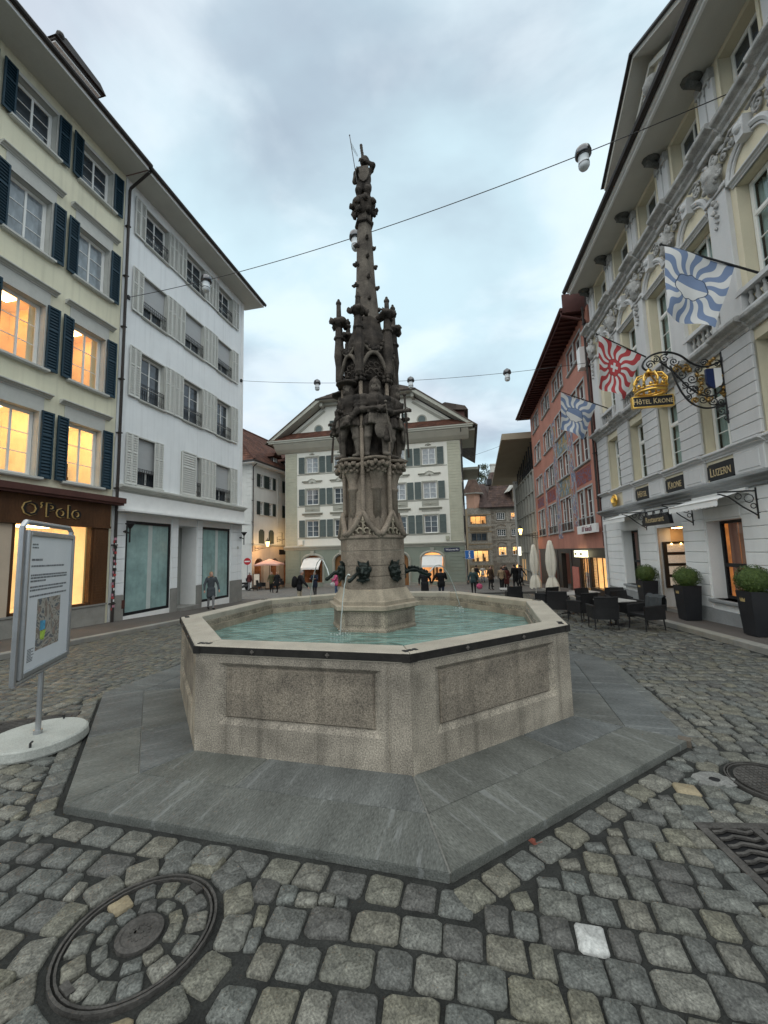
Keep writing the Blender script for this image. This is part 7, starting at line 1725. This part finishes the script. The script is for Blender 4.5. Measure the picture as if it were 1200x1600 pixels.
# ================================================================== lanterns, signs, small street things
m_lglass = mat('lit_lantern_glass', (1, .72, .28), .2, 3, 5, .05, bump=0, emit=5.0, ecol=(1, .66, .22))
def lantern(P, rz, label, hang=0.0, watts=25, s=1.0):
    """six sided street lantern on a scrolled wall arm; local -y points away from the wall, origin at the wall"""
    t = empty('wall_lantern', label, 'lantern', P, rz, 'lit lanterns on house walls'); L = -1.5*s
    m = MB(); m.box(-.04, .04, -.03, .02, -.3, .3); m.tube([(0, 0, 0), (0, L, .0)], .022, 6); m.tube([(0, 0, -.25), (0, -.3, -.2), (0, L*.6, -.03), (0, L*.8, 0)], .018, 5)
    m.tube([(0, -.35+.12*cos(q), -.12+.10*sin(q)) for q in range(6)], .014, 4); m.tube([(0, L, 0), (0, L, .12)], .02, 5); m.build('arm', m_iron, t)
    m = MB(); m.lathe([(.10*s, .12), (.20*s, .50*s+.12)], 6, (0, L), caps=True); m.build('glass', m_lglass, t)
    m = MB(); m.lathe([(.12*s, .08), (.11*s, .12)], 6, (0, L)); m.lathe([(.235*s, .50*s+.12), (.22*s, .54*s+.12), (.10*s, .70*s+.12), (.03*s, .74*s+.12), (.05*s, .80*s+.12), (.0, .88*s+.12)], 6, (0, L))
    for k in range(6): a = k*PI/3; m.tube([(.104*s*cos(a), L+.104*s*sin(a), .12), (.204*s*cos(a), L+.204*s*sin(a), .5*s+.12)], .012, 4)
    m.build('cage', m_iron, t)
    if watts:
        l = bpy.data.lights.new('lantern_bulb', 'POINT'); l.energy = watts; l.color = (1, .60, .25); l.shadow_soft_size = .15; lo = bpy.data.objects.new('lantern_bulb', l); COL.objects.link(lo); lo.parent = t; lo.location = (0, L, -.12)
H3P, H3D, H3N = Vector((-13.41, 39.86, 0)), Vector((cos(R(73)), sin(R(73)), 0)), Vector((sin(R(73)), -cos(R(73)), 0))
lantern(H3P+H3D*.5+Vector((0, 0, 2.75)), R(73), 'lit lantern on the near corner of the tiled roof house', watts=90)
lantern(H3P+H3D*4.6+Vector((0, 0, 3.75)), R(73), 'lit lantern higher up beside the gabled house corner', watts=40)
RD = Vector((sin(R(11.2)), cos(R(11.2)), 0)); RN = Vector((cos(R(11.2)), -sin(R(11.2)), 0))
lantern(HP+RD*17.2+Vector((0, 0, 3.15)), RR, 'lit lantern at the far end of the red house', watts=30)
# no-entry sign, information sign, street name plate
def roundsign(): pass
ns = empty('no_entry_sign', 'small round red no entry sign on a pole by the tiled roof house', 'road sign', (-13.3, 38.3, gz(38.3)))
m = MB(); m.tube([(0, 0, 0), (0, 0, 3.1)], .03, 8); m.build('pole', m_alu, ns)
m = MB(); m.lathe([(.34, 0), (.34, .02), (.01, .02)], 24); d_ = m.build('disc', mat('sign_red', (.45, .02, .03), .05, 3, 20, .02, rough=.4, bump=0), ns, M=T(0, -.04, 2.75) @ Matrix.Rotation(PI/2, 4, 'X')); m = MB(); m.box(-.25, .25, -.055, .055, .02, .024); m.build('white_bar', m_whitetrim, d_)
b4 = lambda x, z, y=0: BP0+Vector((cos(R(-12)), sin(R(-12)), 0))*x+Vector((-sin(R(-12)), cos(R(-12)), 0))*y+Vector((0, 0, z))
i_ = empty('information_sign', 'square blue sign with a white i at the corner of the gabled house', 'sign', b4(19.0, 1.55, -.3), R(-8))
m = MB(); m.box(-.02, .86, -.03, .0, -.42, .42); m.cur = 1; m.box(.0, .84, -.034, -.03, -.40, .40); m.build('panel', [m_whitetrim, mat('sign_blue', (.03, .14, .42), .05, 3, 20, .02, rough=.4, bump=0)], i_)
m = MB(); m.box(.37, .47, -.04, -.034, -.28, .10); m.box(.31, .37, -.04, -.034, .04, .10); m.box(.30, .54, -.04, -.034, -.30, -.24); m.lathe([(.075, 0), (.075, .006)], 12); 
for k in range(len(m.v)-24, len(m.v)): x, y, z = m.v[k]; m.v[k] = (.42+x, -.034-z, .24+y)
m.build('letter_i', m_whitetrim, i_); m = MB(); m.box(-.25, .0, -.03, .03, -.3, -.26); m.box(-.25, .0, -.03, .03, .26, .3); m.build('bracket', m_iron, i_)
np_ = empty('street_name_plate', 'dark blue enamel street name plate on the gabled house', 'sign', b4(17.75, 2.08, -.10), R(-12))
m = MB(); m.box(-.75, .75, 0, .03, -.19, .19); m.build('plate', mat('dark_blue_enamel', (.025, .03, .07), .1, 3, 20, .03, rough=.3, bump=0), np_); text_mesh('lettering', 'Weinmarkt', .27, m_whitetrim, np_, T(0, -.006, 0), .004, (1, 1))
# market parasol and stand before the arcade
mp_ = empty('market_parasol', 'open salmon pink parasol over the cafe before the arcade', 'parasol', (-11.55, 39.6, gz(39.6)))
m = MB(); m.tube([(0, 0, 0), (0, 0, 2.95)], .03, 6); m.box(-.3, .3, -.3, .3, 0, .08); m.build('mast', m_wood, mp_)
m = MB(); cn = [(1.3*cos(PI/4+k*PI/2), 1.3*sin(PI/4+k*PI/2)) for k in range(4)]; rim8 = []
for k in range(4): a, b = cn[k], cn[(k+1) % 4]; rim8 += [(a[0]*1.3, a[1]*1.3, 2.45), ((a[0]+b[0])*.62, (a[1]+b[1])*.62, 2.5)]
t_ = m.pt((0, 0, 2.98)); rr_ = [m.pt(p) for p in rim8]; r2 = [m.pt((p[0], p[1], p[2]-.14)) for p in rim8]
for k in range(8): m.face([t_, rr_[k], rr_[(k+1) % 8]]); m.face([rr_[k], r2[k], r2[(k+1) % 8], rr_[(k+1) % 8]])
m.build('canopy', mat('salmon_parasol_cloth', (.62, .36, .30), .06, 3, 40, .04), mp_)
for i, (x, y, rz) in enumerate(((-12.1, 38.7, 1.2), (-11.2, 40.6, 3.0), (-10.9, 39.4, -1.2), (-11.0, 41.6, .5))):
    o = copy_tree(chair0); o.location = (x, y, gz(y)); o.rotation_euler = (0, 0, rz); o['label'] = ('dark cafe chair at the left edge under the pink parasol', 'dark cafe chair behind the pink parasol mast', 'dark cafe chair right of the pink parasol', 'dark cafe chair farthest along the arcade')[i]; o['group'] = 'chairs under the pink parasol'
o = copy_tree(tab0); o.location = (-11.6, 40.4, gz(40)); o['label'] = 'small cafe table under the open pink parasol'; o['group'] = 'tables at the arcade'
sb_ = empty('sandwich_board', 'pale upright menu board standing under the pink parasol', 'menu board', (-12.6, 38.9, gz(38.9)), R(10)); m = MB(); m.box(-.3, .3, -.03, .03, .35, 1.55); m.box(-.3, -.26, -.03, .03, 0, .35); m.box(.26, .3, -.03, .03, 0, .35); m.build('frame', m_blk, sb_); m = MB(); m.box(-.26, .26, -.035, -.03, .45, 1.5); m.build('sheet', m_paper, sb_)
# parked scooter
sc_ = empty('parked_scooter', 'dark parked motor scooter with windscreen and top box at the white house corner', 'scooter', (-13.55, 37.6, gz(37.6)), R(60))
for x in (-.62, .62):
    m = MB(); m.M = T(x, 0, .27) @ Matrix.Rotation(PI/2, 4, 'X'); m.lathe([(.17, -.06), (.26, -.05), (.28, 0), (.26, .05), (.17, .06)], 18); w = m.build('wheel', m_blk, sc_); m = MB(); m.M = T(x, 0, .27) @ Matrix.Rotation(PI/2, 4, 'X'); m.lathe([(.02, -.05), (.17, -.045), (.17, .045), (.02, .05)], 12); m.build('rim', m_alu, w)
F = Fig(); F.cap((.42, 0, .45), (.78, 0, .62), .15, .09, 0, .05); F.cap((.42, 0, .45), (-.1, 0, .34), .14, .12, 0, .05); F.cap((-.62, 0, .35), (-.55, 0, .82), .05, .07, 0, .04); F.ell((-.60, 0, .60), (.09, .17, .28), 0, .04); F.ell((-.62, 0, .95), (.13, .16, .12), 0, .03)
link('body', F.mesh('body', [mat('grey_scooter_paint', (.10, .105, .11), .1, 4, 30, .05, rough=.3, metal=.3)], .03), sc_)
m = MB(); m.bbox(-.05, .62, -.14, .14, .60, .76, .04); m.build('seat', m_wick, sc_); m = MB(); m.bbox(.60, .98, -.2, .2, .80, 1.12, .04); m.build('top_box', m_blk, sc_); m = MB(); m.tube([(-.62, -.33, 1.02), (-.6, 0, .98), (-.62, .33, 1.02)], .02, 6); m.build('handlebar', m_iron, sc_); m = MB(); m.poly([(-.72, -.2, 1.0), (-.72, .2, 1.0), (-.58, .16, 1.5), (-.58, -.16, 1.5)]); m.build('windscreen', m_glass, sc_)
m = MB(); m.ball((-.74, 0, .92), .07, 8, 6); m.build('headlight', m_clr, sc_)
# fallen leaves
m_leafr = mat('fallen_red_leaf', (.15, .045, .03), .3, 20, 60, .2)
for i, (x, y, l) in enumerate(((.985, 3.0, 'small rust red fallen leaf against the platform front edge'),)):
    m = MB(); P = [(.036*cos(q*PI/4)*(1 if q % 2 else .6), .036*sin(q*PI/4)*(1 if q % 2 else .6), .012+.01*(q % 3)) for q in range(8)]; c = m.pt((0, 0, .004)); ii = [m.pt(p) for p in P]
    for q in range(8): m.face([c, ii[q], ii[(q+1) % 8]])
    m.tube([(0, 0, .005), (.07, .01, .012)], .002, 4); tag(m.build('fallen_leaf', m_leafr, None, M=T(x, y, gz(0)+.004, i*1.3)), l, 'leaf')
# tree on the hill behind the far roofs
m_leaf = mat('autumn_tree_leaf', (.040, .055, .030), .5, .8, 6, .3, bump=0, col2=(.085, .095, .055)); tr = empty('broadleaf_tree', 'leafy tree rising behind the far roofs beside the chimney', 'tree', (24.0, 95, -4))
m = MB(); m.tube([(0, 0, 0), (.1, 0, 10), (0, 0, 20)], [.5, .35, .12], 8)
for q in range(9): a = q*2.4; z = 14+q*.9; m.tube([(0, 0, z), (1.2*cos(a), 1.2*sin(a), z+1.2), (2.4*cos(a), 2.4*sin(a), z+1.8)], [.14, .09, .04], 5)
m.build('trunk', mat('dark_bark', (.05, .04, .032), .3, 3, 20, .3), tr)
m = MB(); cl = [(rng.normal()*1.5, rng.normal()*1.5, 18+rng.uniform(-2.6, 8.4), rng.uniform(.9, 1.6)) for q in range(44)]
cl = [(x*(1-.10*max(0, z-21)), y*(1-.1*max(0, z-21)), z, s*(1-.06*max(0, z-21))) for x, y, z, s in cl]
for x, y, z, s in cl:
    for q in range(110):
        v = rng.normal(size=3); v /= np.linalg.norm(v); c = np.array([x, y, z])+v*s*rng.random()**.4; d = rng.normal(size=3); d /= np.linalg.norm(d); e = np.cross(d, rng.normal(size=3)); e /= np.linalg.norm(e); k = rng.uniform(.10, .2); m.poly([c-d*k, c+e*k*.7, c+d*k, c-e*k*.7])
o = m.build('crown', m_leaf, tr); o['kind'] = 'stuff'

# ================================================================== people
def cloth(n, c, **k): return mat('cloth_'+n, c, .15, 6, 60, .15, rough=.9, bump=.25, **k)
m_skin = mat('skin', (.46, .27, .20), .08, 8, 60, .05, rough=.55, bump=.05)
hairs = {n: mat('hair_'+n, c, .25, 30, 90, .25, rough=.6, bump=.2) for n, c in dict(brown=(.10, .055, .03), dark=(.02, .016, .013), blond=(.46, .37, .25), grey=(.30, .29, .28), fair=(.26, .17, .09)).items()}
CL = dict(grey=(.060, .070, .078), black=(.014, .014, .016), navy=(.018, .024, .042), beige=(.42, .36, .27), pink=(.52, .10, .20), jeans=(.07, .11, .19), olive=(.085, .08, .04), maroon=(.10, .028, .025), teal=(.035, .065, .07), white=(.6, .6, .58), midgrey=(.20, .20, .205), brown=(.07, .045, .03), tan=(.26, .19, .12), dkblack=(.009, .009, .010))
def person(label, x, y, rz, hair='dark', top='black', legs='black', hk='short', H=1.72, z=None, h=.024, **k):
    mats = [m_skin, hairs[hair], cloth(top, CL[top]), cloth(legs, CL[legs]), cloth('shoe', (.02, .018, .016))]; ht = k.get('hat')
    if ht: mats.append(cloth(ht, CL[ht])); k['hat'] = 5
    me = person_mesh('person', mats, H=H, hair=hk, h=h, **k)
    o = link('person', me, None, T(x, y, gz(y) if z is None else z, rz)); tag(o, label, 'person'); return o
def backpack(o, c='black', s=1.0): F = Fig(); F.ell((0, .24, 1.22), (.17*s, .13*s, .25*s), 0, .03); F.ell((0, .30, 1.10), (.13*s, .09*s, .14*s), 0, .03); b = link('backpack', F.mesh('backpack', [cloth('pack_'+c, CL[c])], .026), o); return b
def bagof(x, y, z, c, label, s=1.0, cat='bag'):
    t = empty('handbag', label, cat, (x, y, z)); F = Fig(); F.ell((0, 0, .15), (.17*s, .08*s, .16*s), 0, .02); link('body', F.mesh('body', [cloth('bag_'+c, CL[c])], .02), t); m = MB(); m.tube([(-.1, 0, .28), (-.06, 0, .45), (.06, 0, .45), (.1, 0, .28)], .012, 5); m.build('strap', m_wick, t)
C0 = lambda x, y: math.atan2(y, x)+PI/2-PI     # turn so that a figure at x,y faces the viewer
man = person('person in a grey parka with fur hood walking past the covered shop windows', -8.32, 19.0, R(38), 'fair', 'grey', 'midgrey', H=1.76, z=gz(19.0)+.118, h=.014, coat=.72, hood='fur', stride=.10, arms=((.25, .12), (.18, .1)))
person('person in a dark red jacket walking a small dog by the arcade', -12.75, 37.2, R(150), 'grey', 'maroon', 'midgrey', stride=.14, coat=.45, lean=.05)
person('person in an olive jacket, left of a close pair in front of the arcade', -9.62, 33.6, R(20), 'brown', 'olive', 'black', 'long', H=1.72, stride=.16, sex='f', coat=.5)
person('person in black with a pale scarf, right of a close pair before the arcade', -9.12, 33.5, R(-20), 'fair', 'black', 'dkblack', 'bob', H=1.72, stride=.12, sex='f', coat=.6, hood=False)
p1 = person('person in a big black padded jacket and beige trousers with a backpack', -4.62, 21.3, R(100), 'grey', 'black', 'beige', H=1.82, bulk=1.28, stride=.10, coat=.50, lean=.16, arms=((.5, .1), (.45, .1)), h=.018)
p1c = backpack(p1, 'dkblack', 1.25)
person('person in a dark navy coat standing with hands in front', -4.98, 28.0, R(-12), 'dark', 'navy', 'black', H=1.70, stride=.05, coat=.62, arms=((.55, .02), (.55, .02)), h=.018)
pk = person('person in a bright pink padded jacket and blue jeans left of the pedestal', -3.50, 28.1, R(-70), 'dark', 'pink', 'jeans', 'bob', H=1.62, bulk=1.12, sex='f', stride=.08, coat=.5, arms=((.35, .1), (.55, .05)), h=.018)
bagof(-3.72, 27.95, gz(28)+.62, 'white', 'white handbag hanging beside the pink jacket')
person('person in a long black coat with a pale hat, back turned, left of two onlookers', 2.22, 22.9, R(170), 'blond', 'black', 'dkblack', H=1.66, bulk=1.22, sex='f', coat=.80, stride=.04, hat='white', hk='long', arms=((.4, .1), (.3, .1)), h=.018)
person('person in a black jacket with pale collar, back turned, right of two onlookers', 3.14, 22.7, R(188), 'dark', 'dkblack', 'navy', H=1.70, bulk=1.18, coat=.52, stride=.05, arms=((.6, .15), (.5, .2)), h=.018)
person('person with blond hair in a dark teal jacket walking away past the house corner', 5.78, 26.4, R(172), 'blond', 'teal', 'dkblack', 'long', H=1.62, sex='f', coat=.5, stride=.14, h=.020)
bagof(6.14, 26.3, gz(26.4)+.30, 'pink', 'pink shopping bag carried by the blond walker', 1.2)
person('tall dark person standing by the gabled house corner', 8.02, 35.2, R(120), 'dark', 'dkblack', 'black', H=1.80, coat=.6, stride=.05)
person('slim person in a dark knee-length coat standing alone in the street', 8.75, 33.0, R(100), 'dark', 'black', 'dkblack', 'long', H=1.66, sex='f', coat=.85, skirt=True, stride=.03)
person('person in a tan jumper and dark trousers at the front of the street group', 8.12, 28.0, R(160), 'brown', 'tan', 'dkblack', 'bun', H=1.66, sex='f', coat=.35, stride=.10, arms=((.5, .05), (.5, .05)))
person('person in a dark red coat close beside the tan jumper', 8.62, 28.5, R(200), 'dark', 'maroon', 'black', 'bob', H=1.64, sex='f', coat=.75, stride=.06)
person('person in brown with hands together behind the tan jumper', 7.75, 29.6, R(30), 'dark', 'brown', 'black', H=1.74, coat=.5, stride=.06)
person('person in midnight blue at the back of the street group', 9.0, 30.5, R(10), 'dark', 'navy', 'black', H=1.76, coat=.5)
person('broad person in a long black coat on the right of the street group', 9.55, 29.4, R(215), 'dark', 'dkblack', 'dkblack', H=1.80, bulk=1.3, coat=.7, stride=.12, lean=.12)
person('person in black leaning forward near the lit arched shop', 10.72, 32.1, R(120), 'dark', 'black', 'dkblack', H=1.74, coat=.55, lean=.2, stride=.2, arms=((.5, .1), (.5, .1)))
person('person in grey behind the leaning figure near the lit arched shop', 11.5, 33.8, R(90), 'brown', 'midgrey', 'black', 'long', H=1.66, sex='f', coat=.5)
person('person in a pale jacket in the far street before the golden shop window', 10.1, 41.5, R(180), 'blond', 'white', 'jeans', H=1.72, coat=.45, stride=.15)
person('person in dark clothes far down the street by the arched door', 13.2, 44.0, R(20), 'dark', 'black', 'navy', H=1.74, coat=.5)
# small dog on a lead
dg = empty('dog', 'small dark dog sniffing the paving in front of its owner', 'dog', (-12.0, 36.6, gz(36.6)), R(-70))
F = Fig(); F.cap((0, .22, .30), (0, -.16, .30), .085, .10, 0, .04); F.cap((0, -.18, .32), (0, -.34, .26), .06, .05, 0, .03); F.ell((0, -.40, .22), (.06, .085, .06), 0, .02); F.cap((0, -.45, .20), (0, -.53, .17), .035, .025, 0, .015)
for sd in (-1, 1):
    F.cap((.055*sd, -.40, .27), (.085*sd, -.37, .20), .022, .014, 0, .01); F.cap((.06*sd, -.14, .24), (.06*sd, -.13, .12), .04, .024, 0, .02); F.cap((.06*sd, -.13, .12), (.06*sd, -.15, .015), .022, .02, 0, .01)
    F.cap((.06*sd, .2, .27), (.065*sd, .15, .17), .055, .035, 0, .02); F.cap((.065*sd, .15, .17), (.065*sd, .24, .10), .028, .022, 0, .01); F.cap((.065*sd, .24, .10), (.065*sd, .21, .015), .02, .02, 0, .01)
F.cap((0, .28, .34), (0, .40, .42), .022, .01, 0, .02); link('body', F.mesh('body', [mat('dark_dog_fur', (.03, .024, .02), .4, 9, 60, .3)], .016), dg)
